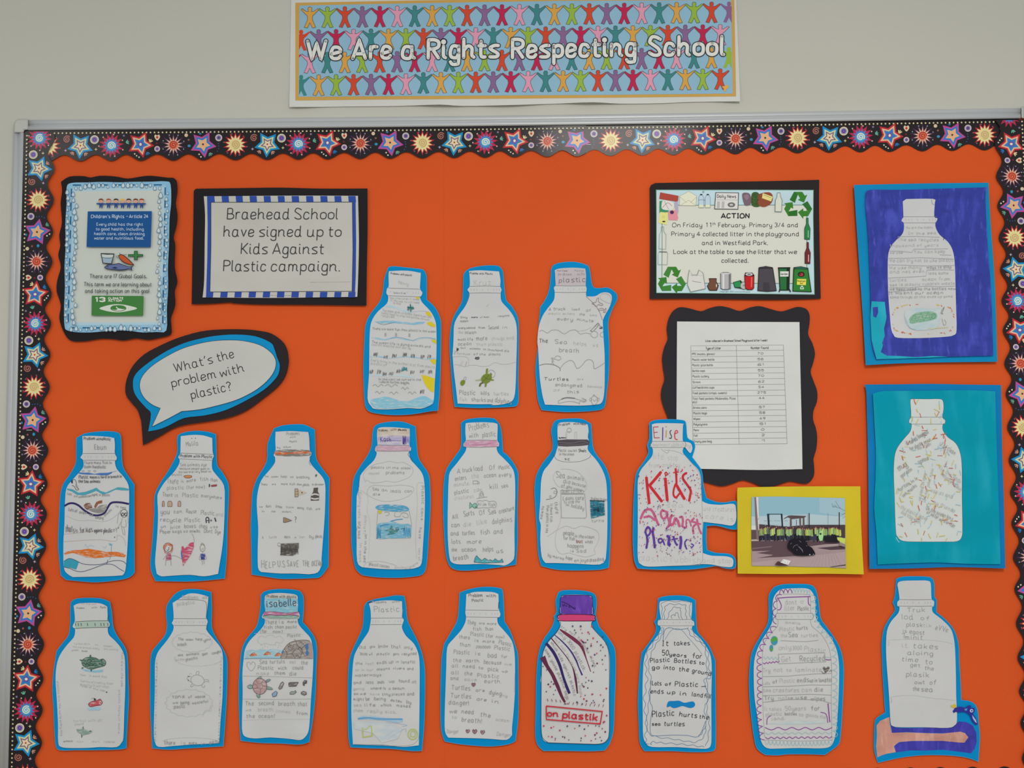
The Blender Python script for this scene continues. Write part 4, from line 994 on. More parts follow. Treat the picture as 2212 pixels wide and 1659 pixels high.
t = Thing('painted_bottle_picture', 'turquoise painted sheet with a speckled white bottle, on bright blue card', 'picture', (1860, 820, 3.95), lift=0.0055, amp=0.0032, curls=[(1897, 1215, 60, .004), (2150, 1215, 60, .003), (1888, 850, 40, .003)])
t.slab('backing_card', "!30,42 300,40 600,36 900,42 !1195,46 1200,300 1205,620 1215,900 1225,1300 !1232,1612 800,1600 400,1612 !72,1615 65,1200 60,700 50,300 45,110", '0c74ae', 'card')
t.slab('painted_sheet', "!100,120 200,98 500,95 900,90 !1145,100 1150,300 1165,800 1180,1200 !1190,1575 900,1572 600,1560 !142,1578 130,1300 112,1100 122,850 125,600 110,300", '008ea2', 'wash', off=0.003)
t.begin('white_bottle_drawing')
t.fill("420,180 440,165 560,166 670,165 700,185 705,250 695,320 718,345 715,375 700,380 698,430 740,490 810,545 850,640 862,780 862,1000 866,1250 860,1340 820,1380 700,1384 500,1384 360,1378 310,1340 295,1280 285,1000 278,800 285,660 310,580 370,500 420,440 430,380 410,370 412,340 425,320 425,260", 'c3c7c4:paper', sm=True)
t.begin('printed_outline')
t.line("420,180 440,165 560,166 670,165 700,185 705,250 695,320 718,345 715,375 700,380 698,430 740,490 810,545 850,640 862,780 862,1000 866,1250 860,1340 820,1380 700,1384 500,1384 360,1378 310,1340 295,1280 285,1000 278,800 285,660 310,580 370,500 420,440 430,380 410,370 412,340 425,320 425,260", .8, '44626a', closed=True)
ring(t, 412, 718, 320, 380, c='5a6a70', ticks=False)
t.begin('coloured_marks')
R = t.rng
def inb(x, y):
    if y < 310: return 430 < x < 695
    if y < 390: return 425 < x < 705 and not 315 < y < 330
    if y < 560: return 565-(105+(y-390)*.55) < x < 565+(105+(y-390)*.6)
    return (345 if y < 640 else 300) < x < (800 if y < 640 else 850)
k = 0
while k < 175:
    x = R.uniform(285, 860); y = R.uniform(180, 1370)
    if not inb(x, y): continue
    c = R.choice(['b9563a', 'b9563a', 'bfb25a', 'bfb25a', 'bfb25a', '9ab8c6', '9ab8c6', '9ab8c6']); l = R.uniform(24, 52)
    a = R.uniform(1.0, 2.2) if R.random() < .7 else R.uniform(-.3, .5)
    dx, dy = l*math.cos(a)*.5, l*math.sin(a)*.5; q = R.uniform(-4, 4)
    t.line([(x-dx, y-dy), (x+q, y), (x+dx, y+dy)], 1.35, c, cap=True, n=2); k += 1
t.begin('lettering')
T(t, [(398, 560, 580, 455, 34, 'it takes longest', PM, 1), (425, 605, 600, 520, 28, 'for plastic to rot', PM), (485, 600, 600, 555, 24, 'the ocean', PL), (675, 560, 800, 640, 32, '2 of clean', PM), (335, 780, 395, 730, 52, 'my', PM, 1.1), (350, 835, 440, 770, 30, 'garden', PM), (495, 715, 580, 680, 30, 'speed'), (330, 950, 490, 850, 28, 'turtles in it'), (360, 1000, 480, 910, 26, 'sea masks', PM), (510, 1030, 560, 800, 24, 'we need to stop', PL), (548, 1040, 620, 760, 24, 'its no joke now', PL), (670, 760, 850, 880, 26, 'its the bags', PL), (690, 810, 850, 950, 24, 'recycled rubbish', PL), (595, 950, 780, 1010, 26, 'use at end', PL), (615, 1050, 800, 1130, 26, 'my friends', PL), (560, 1110, 780, 1200, 28, 'in the ocean bins', PM), (560, 1140, 795, 1260, 26, 'of water we use tide', PM), (335, 1095, 560, 1200, 28, 'the plastic leave', PL), (345, 1135, 500, 1225, 26, 'and stay when', PL)], w_=.8)
t.end()

# ---- middle row
t = bottle('paper bottle with a broad orange band and a turquoise and navy wave', (115, 920, 4.74),
 "!238,125 320,80 450,60 560,55 !640,62 690,100 700,300 715,420 760,500 !830,600 828,800 830,1200 !832,1500 780,1550 650,1580 450,1600 300,1592 !130,1575 !78,1530 60,1350 50,1200 62,900 75,700 105,590 170,500 230,380 235,250",
 "!298,105 400,102 560,112 !625,125 632,200 630,280 650,320 645,350 632,365 650,440 720,520 768,600 778,700 775,900 765,1150 750,1380 735,1490 !710,1530 550,1540 !200,1548 140,1510 108,1440 104,1200 115,1000 120,800 135,640 200,550 280,460 310,410 305,350 278,325 300,285 302,200")
ring(t, 300, 640, 282, 352)
t.begin('crayon_waves')
t.fill("250,472 310,480 360,478 420,492 480,482 560,480 605,468 600,485 560,505 500,508 430,498 360,500 300,496 265,490", '4a6fa8:ink'); t.line("605,475 650,460", .8, '7a8496')
t.fill("140,640 200,650 260,685 330,675 400,650 442,632 480,665 540,682 600,655 660,628 720,632 775,645 772,662 700,660 640,652 570,685 510,705 440,665 380,690 310,712 240,705 190,672 142,655", '4a98a8:ink')
t.line("115,820 160,795 210,793 260,815 300,850 340,880 400,910 460,916 520,895 550,850 580,800 620,782 700,785 775,800", 4.2, '322c5a')
t.fill("112,1300 180,1275 260,1270 360,1258 450,1272 540,1290 640,1288 700,1300 745,1325 730,1345 640,1335 540,1345 430,1355 330,1345 270,1320 200,1300 115,1318", 'c96a26:crayon')
t.fill("110,1382 160,1358 210,1365 262,1395 235,1472 180,1455 108,1445", '3593a8:ink')
t.line("108,1388 160,1358 220,1372 300,1412 400,1422 500,1415 580,1388 660,1378 720,1390 745,1415", 1.2, '46506a'); t.line("108,1445 170,1460 230,1485 300,1492 400,1462 500,1425 560,1415 620,1425 680,1465 725,1490", 1.2, '46506a')
t.begin('rubbish_heap_drawing')
t.fill("310,815 335,790 375,790 395,815 400,840 370,845 350,860 330,850", '7a5548:crayon'); t.fill("420,820 440,780 475,765 502,762 500,790 460,800 435,840 422,838", '8a5a42'); t.fill("350,855 400,845 440,842 480,812 550,805 545,850 520,885 460,895 400,880", '84827e:crayon')
t.begin('pencil_drawing')
t.line("180,570 215,548 235,575 235,620 260,650 235,655 215,620 190,610", 1, '4a4a4c'); t.fill("180,560 200,555 200,590 185,585", '3a3a3c'); t.line("240,600 260,645", .9, PM)
t.loop(725, 895, 36, 40, 1, '4a4a4c'); t.loop(712, 905, 13, 14, 1.4, INK, 10); t.loop(742, 905, 12, 14, 1.4, INK, 10); t.line("708,940 695,1000 700,1030 745,1030 740,960", .9, PM); t.line("700,1030 715,1105 735,1110 722,1040", .9, PM); t.line("695,980 665,1040", .8, PM); t.line("690,860 665,920 655,1000", .8, PM); t.line("750,880 765,940 765,1000", .8, PM)
t.line("130,920 200,950 280,970 380,965 500,980 580,960 640,920 680,880", .7, PL); t.line("108,1110 300,1090 460,1075 620,1080", .6, 'b09a8c'); t.line("108,1185 300,1172 480,1165 640,1180 655,1120 720,1150 745,1230", .6, 'b09a8c'); t.line("595,1230 590,1320 575,1370", .8, '6a86a0'); t.line("560,1370 545,1420", 1, '46506a')
for x in (305, 368, 425): t.loop(x, 462, 11, 8, .9, PM, 8)
t.line("320,1240 330,1210 350,1245 380,1220 420,1240", .8, '9ab4c0'); t.line("510,1235 530,1250 545,1225", .9, '9ab4c0'); t.fill("570,1200 600,1210 605,1225 575,1222", '6aa2b4')
t.begin('lettering')
T(t, [(312, 142, 425, 142, 26, 'Problem', PD, 1.1), (440, 145, 500, 145, 20, 'with', PD, 1.2), (505, 142, 585, 150, 26, 'plastic', PD, 1), (422, 240, 545, 240, 46, 'Ebun', PM, 1.2), (315, 390, 600, 388, 24, 'There more fish in', PM, 1), (315, 430, 535, 432, 26, 'Ocean thanplastic', PM, 1.1),
 (262, 540, 355, 540, 32, 'Plastic', PD, 1), (375, 538, 700, 530, 24, 'makes it hard to breath in', PD, 1), (260, 578, 480, 582, 26, 'the Sea animals', PD, 1.2), (140, 700, 185, 712, 22, 'Lots', PM), (212, 728, 245, 735, 20, 'of'), (260, 738, 350, 730, 22, 'animals', PM), (362, 728, 450, 705, 20, 'are dying'), (470, 715, 578, 718, 20, 'in plastic', PM),
 (155, 865, 240, 885, 28, 'Lots of', PM, 1.1), (265, 892, 340, 905, 24, 'people', PM), (370, 918, 405, 925, 22, 'are'), (430, 945, 510, 955, 24, 'dumping', PM), (530, 925, 600, 860, 20, 'plastic'), (640, 830, 740, 850, 22, 'in sea', PM),
 (128, 1088, 215, 1088, 62, 'thats', PD, 1.1), (225, 1088, 245, 1088, 34, 'is', PD), (275, 1092, 320, 1088, 44, 'for', PD, 1), (335, 1085, 400, 1085, 44, 'kids', PD, 1), (420, 1090, 500, 1085, 34, 'against', PD, 1), (515, 1092, 600, 1090, 40, 'plastic', PD, 1), (610, 1085, 630, 1085, 30, '*', PM), (645, 1090, 655, 1088, 36, '?', PD)])
t.dots([(628, 1140), (665, 1045)], 1.2, INK)
t.end()

t = bottle('paper bottle with a red-haired girl, a pink heart and a small boy in blue', (315, 920, 4.74),
 "!330,95 400,65 520,52 640,62 !718,88 722,250 730,400 780,470 840,580 850,700 835,1000 830,1300 !808,1562 500,1590 250,1590 !100,1588 60,1500 48,1400 65,1200 85,900 90,720 140,600 230,460 300,330 325,250 320,150",
 "!358,105 480,92 590,98 !680,125 682,200 685,270 695,310 680,350 680,440 720,500 800,610 808,800 800,1050 790,1180 775,1300 755,1420 !740,1515 600,1540 450,1525 250,1535 160,1540 !112,1515 95,1400 105,1250 118,1100 125,900 118,740 130,680 190,580 290,470 340,390 345,345 332,320 352,280 355,200")
ring(t, 345, 690, 278, 338, ticks=False, tilt=14)
t.begin('lettering')
T(t, [(415, 210, 535, 195, 40, 'Malila', PM, 1.2), (350, 318, 680, 330, 26, 'Problem with Plastic', PD, 1.3), (355, 412, 620, 412, 28, 'Sea animals dye', PM, 1), (348, 446, 650, 448, 20, 'because people goes in', PM, 1), (335, 482, 665, 475, 18, 'the sea and very small so', PM, 1), (270, 508, 370, 508, 18, 'plastic', PM),
 (220, 592, 330, 590, 46, 'There', PM, 1.1), (365, 582, 385, 580, 26, 'is', PM, 1), (420, 580, 510, 565, 28, 'more', PM, 1.1), (555, 562, 640, 560, 34, 'fish', PM, 1), (660, 565, 730, 575, 34, 'than', PM, 1), (218, 655, 390, 645, 34, 'plastic', PM, 1), (420, 645, 600, 638, 30, '(for now)', PM, 1), 
 (170, 722, 270, 725, 36, 'There', PM, 1.1), (300, 728, 325, 728, 30, 'is', PM, 1), (375, 730, 535, 732, 38, 'Plastic', PM, 1.1), (568, 728, 775, 750, 30, 'everywhere', PM, 1),
 (152, 902, 245, 902, 46, 'you', PM, 1.4), (288, 892, 370, 892, 32, 'can', PM, 1.2), (415, 892, 515, 892, 36, 'Reuse', PM, 1.1), (565, 905, 700, 912, 38, 'Plastic', PM, 1), (718, 920, 788, 928, 34, 'and', PL, 1), (150, 978, 355, 985, 34, 'recycle', PM, 1.3), (398, 982, 555, 980, 38, 'Plastic', PM, 1), (155, 1045, 205, 1045, 30, 'on', PM, 1), (245, 1050, 350, 1045, 28, 'juice'), (395, 1045, 510, 1045, 36, 'boxes', PM, 1.1), (545, 1045, 625, 1045, 34, 'they', PM, 1), (660, 1045, 735, 1045, 22, 'use', PM), (145, 1100, 255, 1098, 30, 'Paper', PM, 1.1), (275, 1095, 425, 1090, 26, 'bags so', PM, 1), (450, 1090, 555, 1090, 30, 'animals', PM), (595, 1090, 680, 1095, 34, 'Dont', PM, 1), (708, 1098, 765, 1102, 34, 'Dye', PM, 1)])
t.dots([(470, 128), (508, 126)], .9, INK)
t.begin('small_objects_drawing')
t.fill("390,512 430,506 470,512 460,530 420,534 400,528", 'c08050'); t.line("390,512 430,506 470,512 460,530 420,534 400,528", .8, '5a4438', closed=True); t.fill("668,608 728,600 725,615 672,622", 'a84a48'); t.line("668,608 728,600 725,615 672,622", .8, '5a3438', closed=True, sm=False); t.line("652,595 650,625", 2.5, INK, sm=False)
for x, w_ in ((178, 20), (245, 44), (343, 28)):
    t.fill([(x-w_/2, 785), (x-w_/4, 770), (x+w_/4, 770), (x+w_/2, 785), (x+w_/2, 825), (x-w_/2, 825)], 'b29684'); t.line([(x-w_/2, 785), (x-w_/4, 770), (x+w_/4, 770), (x+w_/2, 785), (x+w_/2, 825), (x-w_/2, 825)], .9, '6a5244', closed=True, sm=False)
t.line("620,995 615,950 630,935 645,950 645,995", 2, INK); t.line("618,970 645,968", 1.6, INK); t.loop(668, 968, 7, 7, 1, INK, 8); t.line("705,940 718,980", 2.6, INK, sm=False)
t.begin('children_drawing')
t.fill("182,1230 200,1205 240,1198 275,1215 278,1265 265,1300 250,1285 265,1240 220,1215 200,1245 195,1285 215,1310 190,1300", 'bb6a4c:crayon'); t.loop(226, 1245, 46, 46, 1, '6a5044'); t.line("215,1268 225,1275 235,1262 235,1240", .9, '5a4a44')
t.fill("215,1300 255,1300 262,1370 202,1378", 'a0506e:crayon'); t.line("205,1375 200,1430", 1, PM); t.line("252,1375 260,1430", 1, PM); t.line("215,1318 175,1370", .8, PM)
t.fill("365,1240 380,1228 395,1260 415,1240 450,1200 490,1190 492,1240 460,1320 380,1435 372,1380 365,1300", 'b54a68:crayon'); t.fill("360,1270 368,1290 378,1340 368,1370 358,1310", '4a6aa4'); t.line("262,1330 310,1332 370,1365", .8, PM); t.line("470,1100 490,1140 495,1190", .8, PM)
t.loop(580, 1250, 26, 36, 1, '8a8468'); t.line("560,1215 575,1200 590,1210 600,1222", .9, '8a8468'); t.line("570,1255 582,1265 590,1245", .8, PM); t.fill("558,1310 608,1308 602,1368 565,1368", '3a4484:crayon'); t.line("575,1370 578,1420", 1, PM); t.line("592,1370 598,1415", 1, PM); t.line("560,1320 545,1365 570,1370", .9, PM); t.line("608,1320 620,1360 600,1370", .9, PM); t.line("580,1288 582,1308", .8, PM)
t.end()

t = bottle('paper bottle with an orange neck ring and a dark pencil-shaded bucket', (530, 905, 4.673),
 "!290,95 380,65 500,55 600,60 !700,108 705,250 712,380 740,450 !848,595 845,800 842,1200 !838,1490 760,1590 680,1605 500,1612 350,1612 200,1590 !65,1570 60,1300 55,1100 65,850 75,730 120,600 215,430 225,250",
 "!305,130 450,122 !635,132 645,200 650,310 668,340 660,372 650,385 655,440 700,500 780,590 805,660 808,780 800,1000 785,1200 770,1400 !768,1480 730,1550 !640,1568 500,1560 350,1560 !160,1545 128,1500 125,1300 130,1100 115,870 125,740 160,620 240,520 295,450 300,390 285,365 305,320 302,220")
t.line("650,180 652,300", .9, '5a5a78'); t.line("658,390 645,440 660,470", .8, '5a5a78'); t.line("300,395 298,440 265,490", .8, PM)
t.begin('orange_ring', 'orange neck ring shaded grey')
t.fill("300,318 400,308 560,308 650,316 668,342 655,370 560,378 400,378 300,368 288,345", '76736e:crayon'); t.fill("292,335 350,330 440,342 560,325 650,330 658,345 560,352 440,352 400,362 320,358 296,352", 'bd5f33:crayon')
t.begin('lettering')
T(t, [(415, 165, 545, 158, 28, 'Problems', PM, 1), (450, 190, 510, 188, 16, 'with', PM, .9), (445, 236, 520, 234, 16, 'Plastic', PM, .9), (320, 296, 350, 294, 16, 'by', PM), (385, 292, 460, 290, 16, 'adam', PM),
 (198, 590, 230, 588, 14, 'The'), (262, 590, 335, 588, 14, 'ocean'), (360, 592, 418, 590, 22, 'keep'), (455, 592, 485, 592, 18, 'us'), (518, 600, 650, 600, 24, 'breathing.', PM),
 (155, 670, 220, 672, 20, 'There'), (270, 665, 305, 665, 14, 'are'), (362, 665, 425, 665, 18, 'more'), (445, 668, 500, 668, 20, 'fish'), (520, 670, 570, 670, 18, 'than'), (582, 676, 645, 676, 24, 'plastic'), (675, 670, 790, 668, 18, 'in the ocean'),
 (142, 892, 172, 892, 14, 'we'), (208, 892, 260, 892, 22, 'dont'), (308, 892, 368, 902, 26, 'know', PM, 1), (415, 898, 485, 898, 18, 'how'), (525, 908, 590, 908, 24, 'many'), (618, 915, 670, 918, 24, 'fish'), (712, 918, 752, 916, 18, 'are'), (168, 940, 195, 940, 14, 'in'), (262, 942, 300, 942, 14, 'the'), (372, 942, 465, 942, 16, 'ocean.'),
 (500, 1040, 515, 1040, 48, '?', PD, 1.3), (170, 1206, 180, 1206, 22, 'A'), (240, 1205, 315, 1202, 22, 'turtle', PL), (395, 1202, 450, 1200, 24, 'eats'), (500, 1200, 512, 1200, 12, 'a'), (545, 1200, 595, 1200, 20, 'ton', PL), (645, 1200, 685, 1205, 26, 'by'), (708, 1198, 775, 1200, 28, 'plastic'),
 (165, 1505, 222, 1505, 66, 'HE', PM, 1.1), (240, 1500, 305, 1500, 56, 'LP', PM, 1.1), (330, 1492, 400, 1490, 60, 'U.S', PM, 1.1), (422, 1490, 535, 1490, 54, 'SAVE', PM, 1.1), (578, 1485, 645, 1485, 48, 'THE', PM, 1.1), (672, 1480, 770, 1485, 48, 'OCEAN', PM, 1.2)], w_=.85)
t.begin('bottle_and_fish_drawing')
scrib(t, 705, 560, 722, 582, 5, 1.2, '6a6a58')
t.fill("500,705 528,705 530,730 536,750 530,785 502,788 500,745", 'a89880'); t.line("500,705 528,705 530,730 536,750 530,785 502,788 500,745", .9, '5a4c40', closed=True, sm=False); t.line("502,735 532,732", .7, '5a4c40'); t.line("502,760 532,758", .7, '5a4c40'); t.fill("535,712 622,745 538,775", 'b7aa98:crayon'); t.dots([(572, 744)], 1.6, INK)
t.fill("690,695 735,693 730,730 745,760 742,822 660,825 662,780 685,735", '56504c'); t.line("668,770 700,758 742,768", 3, 'c0beb8'); t.line("664,800 700,808 740,802", 3, 'c0beb8')
t.fill("385,995 402,998 470,1026 400,1045 386,1045", 'a89078'); t.line("385,995 402,998 470,1026 400,1045 386,1045", 1, '4a4440', closed=True, sm=False)
for x in (400, 412, 425, 438, 450): t.line([(x, 1002+(x-400)*.3), (x, 1044-(x-400)*.3)], .9, '5a4a40', sm=False)
t.begin('bucket_drawing', 'grey pencil-shaded bucket'); t.fill("358,1258 540,1252 540,1300 520,1345 480,1380 352,1378", '625e5a:crayon'); scrib(t, 360, 1270, 530, 1370, 46, .9, '4c4846'); t.line("325,1265 335,1250 358,1262 350,1280 330,1282", .8, PM); t.line("320,1270 350,1290", .7, PM)
t.end()

t = bottle('paper bottle with a blue framed sea drawing and a pink and lilac cap', (750, 900, 4.673),
 "!268,110 310,75 430,52 560,52 !690,100 700,250 715,400 750,470 820,580 835,700 840,900 820,1250 800,1500 760,1590 650,1615 500,1625 300,1620 !155,1600 85,1530 50,1350 42,1200 45,900 60,650 120,520 200,400 245,300 255,180",
 "!305,130 340,108 480,108 !630,122 632,200 628,290 645,315 640,345 625,355 640,430 700,500 755,570 778,660 785,850 778,1100 765,1300 750,1480 700,1525 600,1540 400,1540 250,1530 !150,1520 100,1460 95,1200 92,1000 !96,805 122,700 130,600 200,510 270,440 298,370 280,340 290,300 305,290 300,200")
t.line("130,600 115,720 115,800", .8, '6a6a8a'); t.line("625,355 615,385 640,420 655,450", .9, '4a4a5a'); t.line("110,1100 88,1180 92,1280", .7, '6a6a8a')
t.begin('coloured_cap', 'peach and lilac crayoned cap with pink ring')
t.fill("308,130 345,115 480,115 628,126 630,205 540,190 420,195 304,210", 'b8a89a:soft'); t.fill("304,205 420,195 540,192 630,205 626,285 460,285 306,285", 'a49cb8:soft')
t.fill("290,298 400,292 626,292 642,315 636,346 460,348 300,346 282,335", 'b795a6:crayon'); t.line("306,288 460,290 626,290", .9, PD); t.line("290,348 460,350 632,346", .9, PD)
scrib(t, 560, 195, 595, 278, 9, 1.4, '5a4a90'); scrib(t, 600, 200, 625, 275, 5, .9, '7a70a0'); t.line("345,240 545,244", 1, '5a4a90')
t.begin('lettering')
T(t, [(318, 150, 410, 145, 20, 'Problems', '7a6a60', 1), (440, 142, 500, 138, 18, 'with', '8a7a70', 1), (515, 140, 600, 145, 18, 'plastic', '5a4438', 1.2), (340, 255, 445, 248, 44, 'Kash', '5a5080', 1.2),
 (242, 524, 370, 524, 22, 'plastics'), (400, 526, 435, 526, 22, 'in'), (455, 526, 515, 528, 22, 'the'), (545, 530, 640, 530, 22, 'ocean'), (215, 582, 320, 582, 22, 'causes', PL), (392, 580, 575, 578, 26, 'problems'), (260, 745, 320, 745, 26, 'Sea', PM, 1), (350, 750, 405, 755, 24, 'an', PM), (440, 765, 540, 768, 28, 'imals'), (580, 765, 655, 765, 24, 'can', PM), (262, 796, 330, 795, 22, 'die'),
 (748, 700, 755, 880, 24, 'Plastic'), (748, 925, 745, 1045, 22, 'cans'), (728, 1120, 722, 1230, 24, 'have'), (718, 1330, 715, 1450, 22, 'lots of', PL), (120, 760, 110, 1020, 24, 'fishing nets', PL), (112, 1060, 108, 1230, 24, 'are bad'), (125, 1280, 120, 1470, 22, 'in seas', PL), (180, 1000, 165, 1180, 20, 'polluti', PL), (178, 1190, 165, 1470, 22, 'on in the sea'), (220, 1500, 425, 1528, 30, 'plastic causes'), (480, 1530, 640, 1536, 22, 'animals', PL), (650, 1530, 715, 1480, 26, 'have', PL)], w_=.9)
t.begin('speech_outline_drawing')
t.line("165,600 170,560 240,500 300,475 360,465 430,450 500,465 560,460 610,480 650,510 665,545 640,600 560,640 480,660 400,650 340,662 250,668 200,640 185,655 165,610", .8, PL); t.line("200,760 220,715 280,692 420,700 550,690 660,710 668,750 620,800 520,840 380,855 280,830 210,790", .8, PL, closed=True)
t.line("768,670 705,685 708,900 690,1200 700,1430", .6, PL); t.line("130,740 200,790 210,870 200,950 230,1080 225,1250 215,1430", .6, 'b5b5b3'); t.line("165,1520 200,1470 330,1460 460,1490 500,1510", .8, PL)
t.begin('sea_drawing', 'blue crayon sea picture with a yellow sun')
t.line("310,945 300,1060 295,1230 640,1225 650,1080 625,950", .8, PM, sm=False)
t.fill("285,915 330,890 440,888 580,900 625,935 600,955 520,962 430,955 340,950 305,935", '4a93b4:crayon', sm=True)
t.fill("300,1090 400,1070 450,1055 540,1085 640,1090 638,1200 600,1225 450,1228 340,1235 305,1220", '6aa2ba:crayon', sm=True); t.line("440,1055 500,1040 560,1035", 1.8, '4a8ab0'); t.line("330,1110 360,1095 420,1090", 2, '3a7aa8'); scrib(t, 300, 1120, 340, 1235, 7, 1.4, '3f86ac'); scrib(t, 570, 1110, 640, 1215, 8, 1.4, '3f86ac')
t.ell(332, 962, 18, 20, 'b9b23a', 10); t.line("375,970 400,962 425,975 415,995 390,998", .9, PM); t.line("485,965 478,1005 530,1008 545,980 575,970 610,985 615,1015 580,1018 560,1000", .9, PM)
t.fill("375,1150 430,1130 445,1095 470,1130 520,1135 510,1165 470,1185 400,1200 430,1160", '3f7a7e:crayon'); t.loop(505, 1135, 16, 14, 1, '2f5a62', 10); t.line("545,1135 575,1130 565,1155", 1.2, '2f4a52')
t.end()

t = bottle('paper bottle with a pink neck ring and a tiny green fish saying something', (945, 895, 4.809),
 "!245,90 300,55 420,38 550,38 610,60 660,150 !680,390 750,450 830,580 838,700 830,1000 832,1300 !815,1560 700,1580 500,1605 300,1622 180,1610 120,1560 85,1430 65,1150 58,900 70,680 100,560 180,440 240,350 248,250",
 "292,110 310,90 450,82 560,86 610,95 625,120 622,265 640,300 635,335 615,345 630,400 690,460 770,550 802,640 808,850 800,1200 800,1460 770,1530 700,1570 640,1565 450,1555 250,1560 160,1545 125,1490 108,1300 105,1100 110,850 115,700 130,600 200,510 260,430 290,385 298,345 270,330 275,300 295,270 290,200")
t.begin('pink_ring', 'pink crayoned neck ring')
t.fill("295,276 400,272 610,272 635,300 630,334 450,340 290,340 270,325 280,295", 'bb8aa2:crayon', sm=False); t.line("300,270 450,268 622,270", .9, PD); t.line("280,340 450,343 632,336", .9, PD); t.line("350,315 400,318 500,312 560,300", .9, '96607c')
t.begin('lettering')
T(t, [(335, 172, 535, 130, 58, 'Problems', PM, 1.2), (332, 245, 425, 232, 40, 'with', PM, 1.2), (470, 235, 605, 225, 46, 'plastic', PM, 1.2),
 (205, 612, 235, 612, 44, 'A', PM, 1.3), (262, 602, 360, 595, 40, 'truck', PM, 1.2), (382, 588, 468, 582, 44, 'load', PM, 1.2), (542, 575, 598, 572, 40, 'Of', PM, 1.2), (640, 575, 750, 560, 36, 'Plastic', PM, 1.1), (185, 690, 300, 675, 40, 'enters', PM, 1.1), (358, 668, 430, 660, 42, 'the', PL, 1.1), (488, 660, 610, 648, 40, 'ocean', PM, 1.1), (640, 650, 765, 640, 38, 'every', PM, 1.1),
 (178, 755, 335, 730, 38, 'minute.', PL, 1.1), (180, 832, 325, 810, 38, 'plastic', PM, 1.1), (382, 805, 465, 798, 36, 'can', PL, 1.1), (548, 778, 630, 768, 44, 'kill', PM, 1.1), (668, 765, 735, 752, 34, 'sea', PM, 1.1), (178, 890, 375, 865, 34, 'creatures', 'b5b5b3', 1), (425, 948, 600, 955, 30, 'hi im fish', PM, 1),
 (158, 1088, 215, 1080, 40, 'All', PM, 1.2), (275, 1060, 385, 1045, 46, 'Sorts', PM, 1.2), (440, 1045, 492, 1038, 40, 'Of', PM, 1.1), (535, 1038, 610, 1028, 46, 'Sea', PM, 1.2), (645, 1030, 798, 990, 40, 'creature', PM, 1.1), (148, 1170, 232, 1165, 38, 'can', PM, 1.2), (272, 1165, 350, 1158, 42, 'die', PL, 1.1), (415, 1150, 515, 1130, 46, 'like', PL, 1.1), (572, 1140, 775, 1110, 44, 'dolphins', PM, 1.1), (138, 1255, 220, 1255, 38, 'and', PM, 1.2), (258, 1255, 388, 1250, 40, 'turtles', PM, 1.1), (450, 1250, 545, 1240, 44, 'fish', PM, 1.1), (585, 1240, 680, 1235, 44, 'and', PM, 1.1), (150, 1345, 240, 1340, 42, 'lots', PM, 1.1), (310, 1345, 455, 1335, 36, 'more', PM, 1.1), (150, 1425, 200, 1420, 32, 'the', PM, 1.1), (255, 1425, 400, 1420, 36, 'ocean', PM, 1.2), (475, 1425, 578, 1420, 42, 'helps', PM, 1.1), (618, 1440, 680, 1435, 40, 'us', PM, 1.2), (168, 1522, 325, 1500, 44, 'breath', PM, 1.2)], j=.35)
t.begin('pencil_drawing')
t.line("!370,690 !415,690 !420,720 !368,722", 1, PM, closed=True); t.line("415,695 432,705 434,720 420,722", 1, PM); t.line("435,870 440,820 458,802 475,820 480,865", 1, PM); t.loop(458, 835, 12, 16, 1, PM, 10); t.line("405,875 460,865 515,858", 1, PM)
t.line("415,905 440,895 470,900 500,892 540,905 580,900 605,912 612,940 600,970 560,965 520,972 470,968 440,975 415,970 408,940", .9, PM, closed=True)
t.begin('fish_drawing', 'small green fish'); t.fill("338,915 360,945 390,922 415,945 410,972 385,975 360,955 332,978", '7cb0a0'); t.line("338,915 360,945 390,922 415,945 410,972 385,975 360,955 332,978", 1, '4a6a62', closed=True, sm=False); t.dots([(400, 962)], 1.4, INK)
t.begin('turquoise_wave', 'turquoise jagged wave'); WV = "380,1535 390,1495 405,1468 430,1495 462,1520 490,1495 530,1520 545,1510 575,1525 600,1500 625,1520 650,1522 668,1502 685,1535 600,1540 480,1545"
t.fill(WV, '3d9aa4:crayon'); t.line(WV, 1.2, '40606a', closed=True, sm=False)
t.end()

t = bottle('paper bottle with a black band under its cap and a small teal square picture', (1140, 895, 4.809),
 "!262,100 300,60 420,45 560,48 !658,100 665,200 680,350 730,440 800,530 850,660 862,800 860,1200 848,1500 !840,1590 750,1612 500,1620 300,1612 !140,1575 110,1450 95,1200 75,900 72,750 95,620 160,500 245,390 260,300 245,180",
 "!312,110 340,85 480,82 !622,105 632,170 628,250 640,290 625,330 630,380 700,460 750,530 790,610 815,700 825,850 828,1100 822,1350 !810,1500 750,1560 500,1552 300,1545 !185,1545 145,1480 130,1300 135,1150 118,1080 130,900 138,700 165,590 220,520 280,430 300,370 312,330 312,260 308,180")
t.fill("628,185 634,240 626,246", INK)
t.line("275,400 290,460 360,490 460,496 560,485 640,450 655,420", .9, PD)
t.begin('black_ring', 'black pencil-shaded neck ring'); t.fill("312,268 400,260 620,262 642,280 635,318 560,328 400,335 315,330", '4b464b:ink'); t.line("320,290 450,300 560,280 630,300", 1.2, '6c666c'); t.line("330,315 450,318 600,305", 1, '6c666c')
t.begin('lettering')
